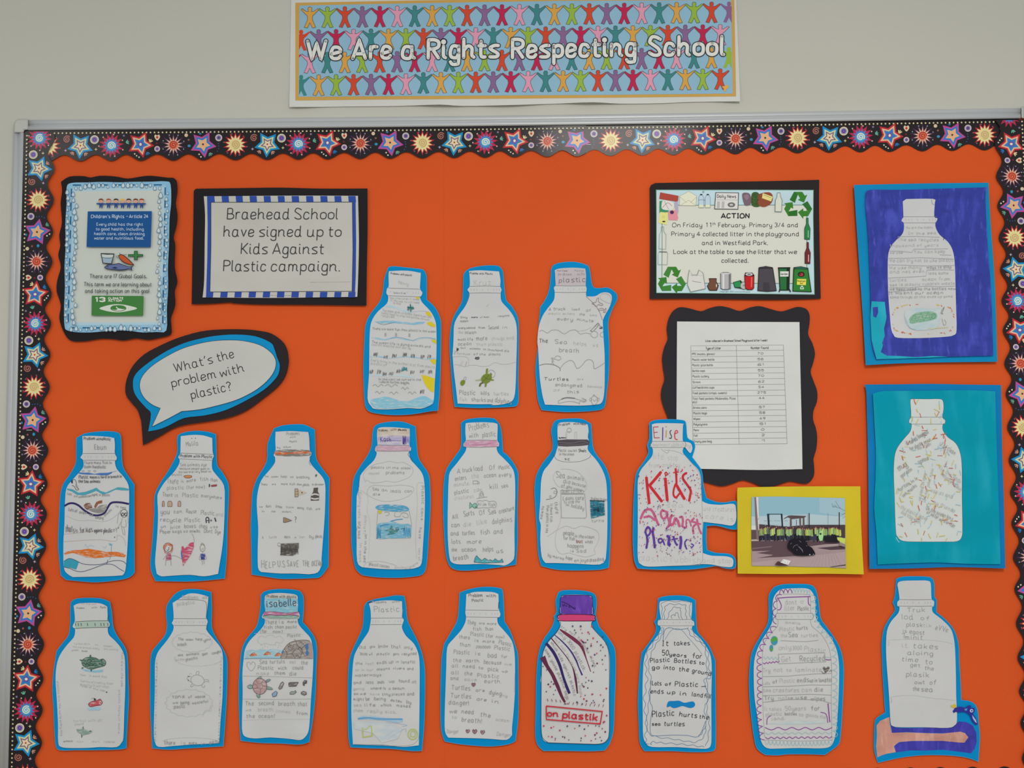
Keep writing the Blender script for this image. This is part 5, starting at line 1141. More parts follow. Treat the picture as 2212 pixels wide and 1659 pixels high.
T(t, [(322, 122, 440, 108, 24, 'Problem', PD, 1), (475, 108, 535, 108, 20, 'with', PD, 1), (545, 108, 605, 112, 20, 'Plastic', PD, 1), (325, 250, 400, 248, 14, 'by marwa', INK, 1), (318, 388, 400, 388, 28, 'Plastic', PM, 1), (420, 388, 510, 388, 26, 'causes', PM, 1), (530, 390, 605, 390, 28, 'Shoals', PD, 1.1), (330, 425, 480, 428, 24, 'in the ocean', PM, 1), (385, 475, 435, 475, 26, 'xc', PD, 1.2),
 (298, 660, 385, 660, 56, 'Sea', PM, 1.3), (412, 665, 578, 690, 36, 'animals', PM, 1.2), (370, 715, 440, 720, 36, 'die', PM, 1.1), (460, 728, 595, 760, 30, 'because', PM, 1), (350, 755, 458, 768, 28, 'of you', PM, 1.1), (358, 818, 560, 812, 30, 'DONT LITTER', PM, 1), (365, 892, 580, 885, 34, 'I dont care', PM, 1.2), (378, 925, 540, 920, 26, 'to stop the', PM), (398, 950, 430, 955, 22, 'on', PM), (450, 965, 580, 990, 34, 'holiday', PM, 1.1), (655, 885, 825, 900, 28, 'trying to eat', PM, 1), (665, 1118, 790, 1115, 26, 'turtle', PM, .9),
 (278, 915, 290, 1030, 34, 'there', PM, 1), (235, 930, 232, 1120, 26, 'is more fish', PM, .9), (198, 945, 190, 1230, 26, 'then plastic in sea', PM, .9), (150, 955, 130, 1085, 26, 'no more', PM, .9),
 (370, 1250, 478, 1258, 40, 'people', PM, 1.1), (490, 1280, 580, 1285, 30, 'in the', PM, 1), (595, 1285, 690, 1290, 30, 'ocean', PM, 1), (370, 1300, 490, 1310, 30, 'for fish', PM, 1), (508, 1335, 568, 1335, 34, 'but', '8a6450', 1.2), (598, 1335, 675, 1340, 28, 'what', PM, 1), (415, 1385, 580, 1385, 36, 'happens', PM, 1.1), (445, 1430, 478, 1430, 20, 'is', PM), (508, 1432, 608, 1432, 32, 'Sad', PM, 1), (208, 1475, 375, 1512, 26, 'by marwa', PM, .9), (395, 1505, 460, 1515, 34, 'hope', PM, .9), (485, 1530, 660, 1530, 30, 'enjoyed', PM, .9), (662, 1530, 790, 1515, 30, 'reading', PM, 1)], j=.45)
t.begin('pencil_drawing')
t.loop(430, 165, 22, 24, 1, PM, 14); t.line("422,178 438,178", .8, PM); t.line("395,250 395,195 405,190 405,250", .8, PL); t.line("488,250 488,190 508,188 508,250", 1, PL)
t.line("345,610 300,590 265,640 280,700 320,750 400,765 520,770 590,800 610,740 590,670 520,600 420,570 340,568", .7, PL); t.line("!342,790 !570,788 !585,800 !572,822 !345,822", .9, PM, closed=True); t.line("!345,830 !592,828 !612,1060 !600,1078 !350,1075", .9, PM, closed=True)
t.line("240,775 280,765 305,800 290,850 250,875 190,885", 1, PD); t.loop(285, 810, 16, 14, .9, PM, 10); t.loop(235, 855, 9, 11, .9, PM, 10); t.line("330,905 345,1000 340,1100 300,1200 200,1270", .7, PL)
t.line("290,1260 310,1200 400,1160 480,1185 560,1160 680,1190 740,1240 730,1330 690,1400 700,1450 610,1480 520,1465 430,1440 350,1450 300,1400 285,1320", .7, PL, closed=True)
t.begin('square_picture', 'dark teal crayoned square'); t.fill("648,898 795,902 802,1045 658,1085 650,1000", '2a7186:crayon'); t.line("645,896 800,902", 2.2, '2a3e44'); scrib(t, 660, 930, 790, 1050, 22, 1.2, '1f5a6c'); t.line("680,1000 710,990 740,1010 725,970", 2.4, '22303a')
t.end()

# speckled bottle with two arms
t = bottle('speckled paper bottle with two arms, red, pink and purple felt-pen words', (1360, 895, 4.809),
 "!205,90 260,62 400,52 540,60 585,90 600,240 660,280 680,340 !650,445 700,510 750,590 765,720 780,800 !800,870 900,910 1000,915 1090,900 1112,930 1115,1100 !1112,1195 1050,1192 900,1155 !800,1160 795,1300 !805,1410 900,1440 1020,1448 1085,1480 1105,1540 1090,1600 1000,1600 900,1575 800,1590 600,1612 300,1612 150,1605 !85,1600 50,1520 35,1350 35,1150 40,950 55,700 80,590 150,490 195,400 185,320 205,250",
 "!232,105 300,92 540,95 !555,110 552,270 !580,285 635,300 652,350 640,395 620,398 !575,340 555,360 560,410 640,500 710,570 740,650 745,760 !752,900 820,930 950,940 1080,930 1105,990 1105,1100 1065,1155 950,1140 !765,1118 755,1300 !760,1440 850,1468 1000,1475 1070,1500 1075,1560 1050,1588 950,1580 850,1560 !730,1555 600,1568 400,1575 200,1582 120,1560 85,1490 85,1200 85,900 85,700 110,590 180,500 235,430 240,360 215,330 235,285 235,200", lift=0.0064)
ring(t, 230, 575, 282, 345, ticks=False); t.line("232,285 216,312 232,345", .9, PD); t.line("575,285 585,315 572,345", .9, PD)
t.begin('pencil_drawing')
t.line("560,410 640,500 700,570 735,650 745,800 755,1000 755,1300 760,1500 735,1550 700,1565 400,1575", .8, PM); t.line("330,362 390,405 410,365", .8, PM); t.line("360,370 480,385 560,420", .7, PM)
t.begin('lettering', 'felt-pen lettering in several colours')
T(t, [(240, 330, 400, 330, 30, 'awareness', PL), (410, 332, 570, 332, 36, 'rubbish', PL), (585, 335, 630, 345, 30, 'ing', PL), (250, 465, 350, 465, 56, 'life', 'b3b3b2', 1), (400, 475, 500, 475, 50, 'stop', 'b3b3b2', 1), (200, 550, 520, 545, 40, 'from and try', 'b3b3b2', 1), (380, 965, 560, 965, 40, 'sea', 'b3b3b2', 1), (770, 1000, 1090, 1010, 44, 'use creatures', 'b3b3b2', 1), (790, 1075, 1080, 1110, 40, 'care is', 'b3b3b2', 1), (100, 1520, 740, 1545, 60, 'plastic rubbish', 'b3b3b2', 1), (760, 1540, 1060, 1545, 44, 'and stop', 'b3b3b2', 1)], j=.4)
t.txt(258, 245, 308, 242, 108, 'E', 'b04a58', 1.7, .3); t.line("345,135 343,272", 2.2, '5a3f8e'); t.line("382,165 378,240", 2, 'b98a4a'); t.dots([(380, 128)], 1.3, '9a8a5a'); t.line("435,165 420,180 425,205 435,225 430,250 410,245", 1.8, '3a4046'); t.line("468,200 498,190 495,170 478,172 468,210 475,255 500,262", 2.2, 'c04a52')
RD, PK, PU = 'bf2c36', 'b85a80', '573c94'
for p, w_ in (("175,655 185,760 205,925", 6), ("325,600 260,680 205,742", 6), ("215,750 270,820 335,905", 6), ("372,665 380,770 392,895", 6.2), ("380,600 368,612 378,635 392,618 380,600", 2.5), ("478,565 485,640 488,720", 4.5), ("455,605 500,600", 2.6), ("548,570 545,590", 2), ("480,720 462,770 455,830 480,865 520,820", 4), ("488,735 525,800 570,880", 6), ("590,610 560,630 555,670 590,720 635,790 630,840 618,900", 5)): t.line(p, w_, RD, cap=True)
for p, w_ in (("115,1085 150,1010 200,985 240,1010 275,1090 300,1150", 5), ("150,1070 210,1060 262,1100", 4.5), ("345,990 325,1020 330,1060 355,1085 385,1060 390,1020 350,1000", 4.5), ("380,1030 400,1080 410,1140 380,1190", 4), ("440,1050 420,1090 425,1150 460,1130 475,1080 500,1110 520,1165", 5.5), ("520,1070 545,1065 555,1110 550,1160 580,1180", 4.5), ("590,1180 590,1100 620,1100 640,1160", 3), ("670,1080 645,1110 700,1130 660,1170 665,1240", 4), ("700,1090 720,1180 745,1240", 4), ("700,1130 740,1140", 3)): t.line(p, w_, PK, cap=True)
for p, w_ in (("180,1265 185,1320 175,1390", 4.5), ("182,1270 165,1215 190,1170 215,1200 210,1240 185,1265", 4.2), ("250,1180 240,1220 252,1290 262,1385", 5), ("330,1290 300,1300 310,1335 340,1320", 3.4), ("330,1290 350,1320 362,1355", 3.2), ("390,1265 410,1280 405,1355 420,1345", 6), ("440,1300 500,1290", 3), ("455,1270 475,1330 495,1360", 4), ("530,1270 535,1320 525,1395", 5.5), ("595,1300 575,1330 580,1370 595,1400", 3), ("640,1390 665,1360 640,1345", 2.4)): t.line(p, w_, PU, cap=True)
t.begin('felt_pen_speckles')
R = t.rng
for k in range(330):
    x = R.uniform(88, 748); y = R.uniform(530, 1470)
    if y < 640 and (x < 110+(640-y)*.8 or x > 735-(640-y)*.8): continue
    if 920 < y < 985 and 350 < x < 700: continue
    if R.random() < .35 and 230 < x < 620 and 700 < y < 900: continue
    c = R.choice([RD, 'a83a4a', '8a2a48', '6a3a6a', PU]) if y < 1250 else R.choice(['8a2a48', PU, '4a3a7a', '6a3a6a', 'b03a50'])
    a = R.uniform(-.9, .9); l = R.uniform(4, 14)
    t.line([(x, y), (x+l*math.cos(a), y-l*math.sin(a))], R.uniform(1.2, 2.4), c, sm=False)
t.end()

# ---- bottom row
t = bottle('paper bottle with a green ring, dark green turtle, red jug and a small grey fish', (100, 1280, 4.74),
 "!250,100 300,65 430,55 560,62 !650,95 670,200 685,350 730,450 800,550 830,650 840,900 845,1100 830,1350 !820,1590 750,1605 500,1612 300,1612 160,1615 100,1580 82,1400 75,1200 62,1000 75,800 !105,600 180,500 230,430 245,300 245,180",
 "!280,135 330,112 450,105 560,112 !625,145 628,220 635,290 650,320 645,345 630,365 640,430 700,490 760,560 800,650 808,800 808,1000 800,1200 790,1480 !775,1530 720,1582 550,1582 430,1590 250,1592 150,1580 122,1530 120,1350 108,1100 95,900 105,750 140,640 210,540 280,460 295,400 290,370 270,350 280,320 292,290 290,220")
t.line("632,230 628,290", 1, '3a3a50')
t.begin('green_ring', 'pale green crayoned neck ring'); t.fill("300,300 460,292 628,290 645,325 640,352 470,358 300,368 294,330", 'a0b3a6:ink'); t.line("295,300 460,290 640,288", 1, INK); t.line("290,368 460,360 645,355", 1, INK)
for x in (298, 326, 355, 420, 498, 558, 588, 628): t.line([(x, 312), (x+4, 342)], 1.4, '4a4a4c', sm=False)
t.begin('lettering')
T(t, [(345, 118, 510, 122, 12, 'the big sea', PL), (310, 165, 390, 165, 14, 'Problems', PM), (465, 162, 520, 160, 14, 'with', PM), (552, 160, 612, 160, 16, 'Plastic', PM),
 (282, 532, 445, 535, 16, 'Turtles die in', 'b3b3b1'), (500, 540, 530, 540, 12, 'the', 'b3b3b1'), (592, 552, 672, 560, 16, 'ocean', PL), (272, 562, 540, 582, 16, 'the sea animals many', 'b3b3b1'), (590, 585, 728, 590, 16, 'are eating', 'b3b3b1'), (262, 598, 330, 596, 14, 'plastic', PL), (362, 608, 420, 606, 14, 'food', PM),
 (345, 850, 400, 855, 16, 'There', 'b3b3b1'), (440, 858, 620, 875, 18, 'is more fish', PL), (345, 915, 680, 945, 20, 'Turtles are eating them', 'b3b3b1'), (345, 948, 640, 975, 18, 'they try to eat bags', 'b3b3b1'), (345, 958, 600, 1015, 16, 'food in the sea', PL), (280, 1325, 570, 1318, 22, 'turtles with jet', 'b3b3b1'), (290, 1358, 380, 1352, 20, 'please', 'b3b3b1'), (175, 1530, 268, 1528, 14, 'animals', PM), (310, 1532, 380, 1532, 14, 'can', 'b3b3b1'), (470, 1532, 540, 1532, 14, 'eat', 'b3b3b1'), (592, 1535, 700, 1538, 16, 'rubbish', PL),
 (768, 610, 765, 960, 18, 'fish die in the sea', PL), (742, 1000, 735, 1440, 18, 'plastic thats in there', PL), (108, 910, 150, 1465, 18, 'plastics is in the world every day', PL)], j=.6)
t.dots([(617, 1020)], 1.5, INK)
t.begin('turtle_drawing', 'dark green turtle')
t.fill("355,780 420,790 500,800 578,790 578,812 500,818 400,805", '7fb0c8:crayon'); 
t.fill("365,700 400,670 450,662 510,672 540,690 580,680 608,710 600,745 560,760 520,770 460,785 400,765 370,740", '4f7062:crayon', sm=True); t.line("365,700 400,670 450,662 510,672 540,690 580,680 608,710 600,745 560,760 520,770 460,785 400,765 370,740", 1, '30443c', closed=True)
t.fill("440,662 448,636 458,640 460,665", '40604f'); t.fill("370,690 340,685 345,695 368,705", '40604f'); t.fill("365,765 358,780 375,778 385,768", '40604f'); t.fill("452,782 455,810 466,808 466,780", '40604f')
for cx, cy in ((400, 720), (440, 700), (480, 700), (460, 740), (500, 740), (420, 745)): t.loop(cx, cy, 18, 14, .9, '30443c', 8)
t.ell(565, 692, 8, 5, '2a3a34', 8); t.ell(572, 738, 6, 5, '2a3a34', 8); t.line("540,720 550,735", 1.4, '2a3a34')
t.begin('red_jug_drawing', 'red jug'); t.fill("420,1185 500,1175 555,1180 552,1202 430,1205", '8fb8cc:crayon'); t.fill("432,1140 470,1115 520,1105 550,1092 572,1125 555,1150 500,1160 450,1168", 'b4505a:crayon'); t.line("432,1140 470,1115 520,1105 550,1092 572,1125 555,1150 500,1160 450,1168", 1.1, '6a3038', closed=True); t.loop(552, 1130, 10, 14, 1.2, 'c8b0b0', 10); t.fill("485,1078 510,1092 500,1108 488,1100", '3a3436'); t.line("460,1088 480,1080", 1, PM)
t.begin('grey_fish_drawing', 'grey-green fish'); t.fill("308,1398 355,1400 375,1372 382,1400 430,1415 465,1412 468,1432 430,1450 375,1460 362,1485 360,1450 320,1432", '7d948c:crayon'); t.ell(450, 1420, 10, 6, '4a5a56', 8); t.line("375,1372 380,1400", 1.2, '4a5a56'); t.line("360,1450 362,1485", 1.4, '4a5a56')
t.end()

t = bottle('mostly blank paper bottle with cloud outlines and a plain pencil turtle', (310, 1260, 4.484),
 "!255,165 310,100 400,60 540,60 !655,85 662,250 660,420 700,520 760,620 805,720 812,850 805,1100 790,1350 !772,1578 600,1588 400,1600 250,1610 !85,1598 78,1450 65,1200 65,900 75,690 130,600 210,500 228,400 218,300 225,220",
 "!282,190 330,160 430,102 530,102 !628,130 625,180 612,290 608,335 622,370 612,410 615,460 680,540 745,620 768,700 770,850 765,1100 745,1350 735,1520 !720,1550 500,1560 300,1575 150,1585 112,1540 100,1450 105,1200 110,1000 110,800 120,720 150,650 230,550 285,460 290,410 275,385 290,350 290,280", amp=.0016)
ring(t, 292, 612, 342, 408); t.line("320,160 450,158 560,165 605,185 612,250 606,335", .9, PD); t.line("612,410 608,450", .9, PD)
t.begin('pencil_drawing')
def cloud(t, cx, cy, rx, ry, n, c, a0=0.0, a1=6.2832):
    pts = []
    for i in range(n+1):
        a = a0 + (a1-a0)*i/n; k = 1 + (.05 if i % 2 else -.03); pts.append((cx + rx*k*math.cos(a), cy + ry*k*math.sin(a)))
    t.line(pts, .8, c)
cloud(t, 470, 570, 190, 95, 34, PL); cloud(t, 530, 730, 225, 72, 36, 'b3b3b1', -.3, 3.4); cloud(t, 440, 1160, 222, 130, 34, PL)
t.line("650,1180 655,1240 620,1230 590,1240 570,1290", .8, PL)
t.loop(522, 940, 65, 52, 1, PM, 20, .2); t.line("460,905 435,900 422,925 435,945 460,955", 1, PM); t.line("428,900 445,905", 2, PD); t.line("430,935 440,942", 2, PD); t.line("510,888 512,860 530,852 538,862 530,890", .9, PM); t.line("585,935 625,935 630,955 605,950 580,965", .9, PM); t.line("560,985 575,1008 592,1005 590,985", .9, PM); t.line("470,975 455,998 470,1003 485,988", .9, PM); t.line("470,880 450,870 445,885", .8, PL)
cloud(t, 450, 1530, 250, 34, 30, 'b3b3b1', 3.14, 6.28)
for i in range(26): 
    y = 740 + i*31; x = 120 - (i*.6 if i > 5 else 0)
    scrib(t, x, y, x+14, y+18, t.rng.choice([2, 3, 4]), .9, t.rng.choice([PL, PM, 'b3b3b1'])); scrib(t, 745-(i*.9), y+10, 757-(i*.9), y+28, t.rng.choice([2, 3]), .8, t.rng.choice([PL, 'b3b3b1', PM]))
t.begin('lettering')
T(t, [(378, 158, 530, 150, 34, 'Problems', PL, 1), (572, 150, 620, 150, 32, 'with', PL), (325, 215, 495, 198, 30, 'plastic', PL, 1), (335, 548, 385, 550, 22, 'The', PM), (412, 552, 480, 552, 16, 'ocean'), (505, 552, 565, 552, 20, 'help'), (585, 562, 650, 545, 22, 'you'), (332, 605, 415, 603, 26, 'breath', PM),
 (332, 705, 380, 702, 18, 'sea', PM), (415, 700, 535, 690, 20, 'animals', PM), (570, 695, 620, 690, 20, 'get'), (665, 690, 752, 668, 22, 'caught', PM), (310, 748, 395, 745, 18, 'with', PL), (412, 752, 525, 728, 24, 'plastic', PM), (280, 1112, 395, 1105, 26, 'tons', PM, 1), (435, 1110, 465, 1110, 22, 'of', PM), (500, 1108, 595, 1105, 20, 'waste', PM, 1), (288, 1168, 330, 1165, 18, 'are', PM), (362, 1170, 440, 1165, 24, 'being', PM, 1), (472, 1170, 625, 1150, 22, 'wasteful', PM), (295, 1212, 400, 1205, 28, 'plastic', PM), (205, 1562, 305, 1560, 34, 'there', PM, 1), (365, 1562, 405, 1560, 30, 'is', PL), (440, 1560, 515, 1560, 26, 'more', PM), (560, 1565, 600, 1560, 22, 'in', PL), (640, 1560, 718, 1545, 28, 'sea', PM)])
t.end()

t = bottle('paper bottle ruled in panels with a rock heap, orange fish and a mauve turtle', (500, 1265, 4.74),
 "!300,100 340,60 450,38 600,38 !700,55 735,110 738,250 !728,375 780,430 850,530 875,650 868,850 860,1100 835,1350 !795,1600 700,1625 500,1615 300,1610 !95,1588 82,1400 75,1200 75,1000 85,850 105,660 160,540 250,430 280,330 300,200",
 "!342,110 380,85 500,75 640,88 !678,110 682,200 680,265 700,300 692,335 678,345 690,400 750,470 810,540 832,640 838,760 830,950 815,1150 800,1400 785,1500 750,1555 700,1582 600,1570 400,1555 250,1565 150,1550 112,1500 108,1350 115,1100 112,900 125,750 140,650 190,560 280,470 335,400 340,345 312,325 325,290 345,265 338,180", curls=[(655, 1595, 30, .003)])
t.begin('blue_cap', 'pale blue cap with pink and green ring')
t.fill("342,135 500,130 678,135 680,200 678,265 560,280 440,265 345,262", '7aacbe:crayon'); t.fill("342,112 380,90 500,82 640,92 676,112 678,133 500,128 343,133", 'b7b5ae:ink')
t.fill("335,270 440,266 560,280 690,270 698,300 640,308 480,305 330,305 325,290", 'b0688e:crayon'); t.fill("322,308 480,302 640,306 698,312 690,332 600,338 400,335 320,325", '7f9c90:crayon'); t.line("330,270 440,268 560,282 695,268", 1, '5a4a5a'); t.line("320,310 400,300 480,306 600,302 695,312", 1.4, '5a5058'); t.line("318,335 480,342 692,338", 1, PM)
t.begin('pencil_lines')
t.line("232,490 400,488 600,492 740,500", .7, PL); t.line("125,750 400,748 835,750", .8, PM); t.line("118,925 400,932 825,945", .8, PM); t.line("112,1162 400,1166 815,1162", .8, PM); t.line("115,1380 400,1370 800,1368", .7, PL)
t.line("300,600 270,575 275,535 310,515 345,530 370,512 420,508 450,530 490,515 525,540 530,570 500,590 460,580 440,605 390,605 350,590 320,598", 1, PL, closed=True)
for x, y in ((305, 605), (340, 600), (345, 618), (320, 632), (450, 605), (480, 628), (505, 615), (370, 625), (490, 605)): t.line([(x, y), (x-2, y+9)], .8, '7a98ac', sm=False)
t.line("190,790 165,785 158,820 200,875 240,830 240,795 215,780 200,808 190,792", .9, PM); t.line("640,545 650,560 660,548", .9, PM)
t.begin('lettering')
T(t, [(362, 122, 665, 128, 26, 'Problem with plastic', PD, 1), (365, 218, 660, 205, 62, 'isabelle', '3f4a58', 1.5), (345, 395, 462, 392, 38, 'There', PM, 1.1), (492, 388, 535, 386, 30, 'is', PM, 1), (575, 382, 665, 380, 26, 'more', PM, 1.1), (330, 442, 420, 440, 30, 'fish', PM, 1.1), (450, 438, 535, 436, 30, 'than', PM, 1.1), (558, 438, 668, 436, 28, 'pastic', PM, 1), (298, 485, 360, 485, 32, '(for', PM, 1.1), (425, 485, 520, 482, 26, 'now)', PM, 1), (575, 528, 705, 520, 28, 'Plastic', PM, 1),
 (288, 800, 365, 800, 38, 'Sea', PM, 1), (392, 798, 545, 792, 34, 'turtuls', PM, 1), (598, 795, 655, 795, 28, 'eat', PL, 1), (715, 805, 778, 808, 36, 'the', PM, 1), (272, 858, 428, 860, 34, 'Plastic', PM, 1), (478, 860, 565, 860, 32, 'wich', PM, 1), (628, 858, 735, 858, 32, 'could', PM, 1), (255, 915, 380, 915, 32, 'make', PL, 1), (442, 912, 550, 912, 34, 'them', PM, 1), (595, 920, 662, 920, 34, 'die', PM, 1),
 (145, 1228, 225, 1225, 38, 'The', PM, 1), (280, 1222, 435, 1222, 38, 'second', PM, 1), (482, 1228, 650, 1228, 38, 'breath', PM, 1), (682, 1232, 772, 1232, 38, 'that', PM, 1), (145, 1285, 200, 1282, 24, 'we', PL, 1), (275, 1285, 425, 1285, 34, 'breath', PL, 1), (455, 1295, 600, 1305, 26, 'comes', 'b3b3b1', 1), (665, 1320, 778, 1325, 30, 'from', PM, 1), (155, 1355, 235, 1355, 36, 'the', PM, 1), (280, 1352, 440, 1352, 36, 'ocean!', PM, 1)], j=.3)
t.begin('sea_and_rocks_drawing')
t.fill("150,670 200,655 250,665 300,650 360,660 420,648 480,660 540,662 500,745 140,748", '93b6c2:crayon', sm=False); t.line("140,745 350,742 500,745", 1.2, '6d9cb6')
t.fill("500,745 515,690 545,640 590,590 660,565 740,558 800,565 825,600 834,748", '8d8580:crayon', sm=False)
for p in ("500,745 515,690 545,640 590,590 660,565 740,558 800,565", "540,650 570,690 560,740", "570,620 620,640 640,600", "640,640 600,660 580,630 610,615 645,625", "560,700 620,700 650,745", "620,700 660,650 720,680 700,740", "660,570 680,620 720,640 760,600", "720,640 730,690 760,720", "700,570 740,600", "590,590 600,610", "650,745 670,710 700,740", "680,650 700,630 720,660"): t.line(p, 1, '5a524e')
t.fill("755,600 785,595 790,640 778,660 795,690 775,725 758,700 765,660 752,630", '4a729c'); t.fill("510,690 525,660 538,672 520,705", '4a729c'); t.fill("795,570 822,590 832,745 800,745", 'a58a84')
for x, y in ((225, 705), (368, 695), (480, 705)): t.fill([(x-38, y+18), (x-20, y-6), (x+5, y-18), (x+20, y-5), (x+38, y-14), (x+32, y+8), (x+38, y+16), (x+18, y+8), (x, y+16)], 'c2663a:crayon'); t.line([(x-38, y+18), (x-20, y-6), (x+5, y-18), (x+20, y-5)], .8, '7a4630')
t.begin('turtle_drawing', 'mauve-shelled turtle with green flippers')
GT = '74918a:crayon'
for p in ("165,1030 190,1015 215,1025 212,1050 185,1055 168,1045", "250,970 270,945 300,932 305,942 285,965 268,980", "350,975 380,958 398,962 392,975 360,990", "362,1035 400,1042 422,1062 400,1065 362,1060", "258,1110 285,1115 292,1140 278,1150 262,1135"): t.fill(p, GT); t.line(p, .8, '50605c', closed=True)
t.ell(290, 1032, 72, 82, 'a78a8a:crayon', 20); t.loop(290, 1032, 72, 82, 1.1, '6a5252', 20)
for p in ("270,1005 305,1000 322,1030 300,1060 268,1045 262,1020", "270,1005 255,970", "305,1000 325,968", "322,1030 360,1030", "300,1060 290,1110", "268,1045 225,1060", "262,1020 222,1005"): t.line(p, 1, '7a6262')
for p, c in (("482,1050 505,1000 525,985 535,1000 515,1050 495,1062", '8a8084'), ("585,1000 600,992 685,990 660,1030 590,1032", '6a6264'), ("732,990 750,970 772,975 768,1000 745,1005 748,1025 735,1020", '5a5456'), ("415,1110 455,1080 468,1095 458,1130 425,1138", '7f9cb8'), ("598,1100 615,1085 640,1088 655,1075 662,1090 640,1110 600,1112", '8fa098'), ("712,1095 735,1082 765,1092 768,1112 745,1122 715,1110", '7c7678')):
    t.begin('litter_drawing'); t.fill(p, c + ':crayon'); t.line(p, 1.1, '4a4648', closed=True, sm=False)
t.end()

t = bottle('paper bottle with a blue crayon streak above two lime outlined shapes', (740, 1275, 4.673),
 "!250,115 330,90 450,68 540,52 !622,58 640,150 655,300 700,400 760,520 805,650 830,800 832,1000 828,1200 820,1400 !800,1620 700,1622 500,1600 300,1595 !80,1585 60,1480 55,1200 55,900 70,700 120,560 200,380 215,200 225,150",
 "!265,135 340,110 480,102 !600,112 602,200 600,265 618,300 608,335 600,380 640,460 720,540 765,640 778,760 778,1000 775,1300 !770,1565 650,1580 560,1578 400,1560 !105,1558 95,1400 88,1200 95,900 110,700 140,610 200,510 260,420 278,350 285,290 282,200", amp=.0016)
t.line("258,128 300,118", 2, INK); ring(t, 282, 600, 282, 348, tilt=-2); t.line("608,190 600,260 605,290", .8, PM); t.line("110,1555 300,1562 560,1572 700,1560 760,1510 772,1460", .8, PM)
t.begin('lettering')
T(t, [(300, 132, 440, 128, 18, 'Problems', PM, 1), (500, 125, 575, 120, 16, 'with', PM, 1), (318, 220, 570, 212, 46, 'Plastic', PM, 1.1),
 (170, 590, 235, 588, 28, 'Did', PM, 1), (275, 578, 330, 576, 24, 'you', PM, 1), (362, 582, 455, 580, 32, 'know', PM, 1.1), (492, 585, 585, 584, 30, 'that', PM, 1), (622, 590, 705, 595, 26, 'only', PM, 1), (175, 655, 300, 655, 20, '3000 of', PM, 1), (345, 655, 475, 652, 22, 'plastic', PM, 1), (512, 652, 570, 652, 22, 'gets', PM), (602, 655, 745, 650, 24, 'recycled', PM, 1),
 (132, 752, 200, 750, 24, 'the', PM, 1), (235, 752, 310, 750, 22, 'rest', PL, 1), (348, 745, 510, 735, 26, 'ends up', PM, 1), (540, 732, 565, 732, 20, 'in', PM), (595, 735, 730, 738, 24, 'landfill', PM, 1), (132, 815, 310, 812, 22, 'or in our', PL, 1), (345, 808, 475, 800, 22, 'oceans', PM, 1), (515, 800, 625, 798, 20, 'rivers', PM, 1), (655, 805, 715, 802, 24, 'and', PM, 1), (125, 870, 390, 865, 24, 'waterways', PM, 1),
 (112, 945, 190, 940, 26, 'and', PM, 1.1), (238, 942, 310, 940, 26, 'less', PM, 1), (355, 945, 420, 940, 28, 'ends', PM, 1), (470, 930, 525, 928, 26, 'up', PM, 1), (565, 930, 675, 930, 28, 'found', PM, 1), (700, 938, 745, 938, 24, 'at', PM), (108, 1005, 215, 1002, 18, 'going', PL, 1), (285, 1002, 435, 1000, 22, 'where is', PM, 1), (465, 1002, 625, 1000, 20, 'a beach', PM, 1), (112, 1055, 230, 1055, 22, 'so we', PM, 1), (280, 1058, 370, 1058, 20, 'have', PL), (400, 1062, 480, 1060, 24, 'tiny', PM, 1), (500, 1062, 625, 1058, 22, 'pieces', PM), (655, 1060, 722, 1060, 26, 'and', PM, 1),
 (112, 1112, 270, 1112, 28, 'might be', PM, 1), (320, 1110, 435, 1112, 28, 'being', PM, 1), (485, 1120, 600, 1135, 24, 'eaten', PM, 1), (645, 1140, 692, 1140, 28, 'by', PM, 1), (115, 1172, 190, 1172, 22, 'sea', PL, 1), (225, 1172, 330, 1172, 28, 'life', PM, 1), (385, 1170, 495, 1170, 24, 'which', PM, 1), (545, 1175, 685, 1185, 24, 'makes', PM, 1), (112, 1228, 205, 1228, 26, 'them', PL, 1), (250, 1235, 400, 1235, 28, 'really', PL, 1), (430, 1240, 545, 1245, 28, 'sick.', PL, 1)], j=.6)
t.begin('crayon_streak', 'blue crayon streak')
t.fill("150,1290 200,1268 320,1275 440,1290 605,1298 608,1325 560,1338 440,1318 300,1308 160,1302", '8fb4cc:crayon'); t.line("155,1298 250,1288 380,1300 605,1302", 3.4, '5f93b8'); t.line("440,1330 560,1345 655,1362 600,1375", .9, '9fb4c8'); t.fill("110,1320 300,1330 460,1345 600,1400 560,1500 400,1540 300,1440 120,1400", 'b2bcc2:soft')
t.line("430,1480 520,1415", .8, '9ab0c4'); t.line("450,1510 620,1400 640,1430", .8, '9ab0c4')
t.begin('lime_drawing', 'lime felt-pen square and circle'); LM = 'a9b562'
t.line("!200,1385 !205,1485 !298,1470 !290,1370 !270,1375", 2.2, LM); t.line("270,1375 240,1405 200,1400", 1.6, LM); t.loop(708, 1455, 48, 52, 2, LM); t.loop(710, 1452, 26, 30, 1.6, LM)
t.end()

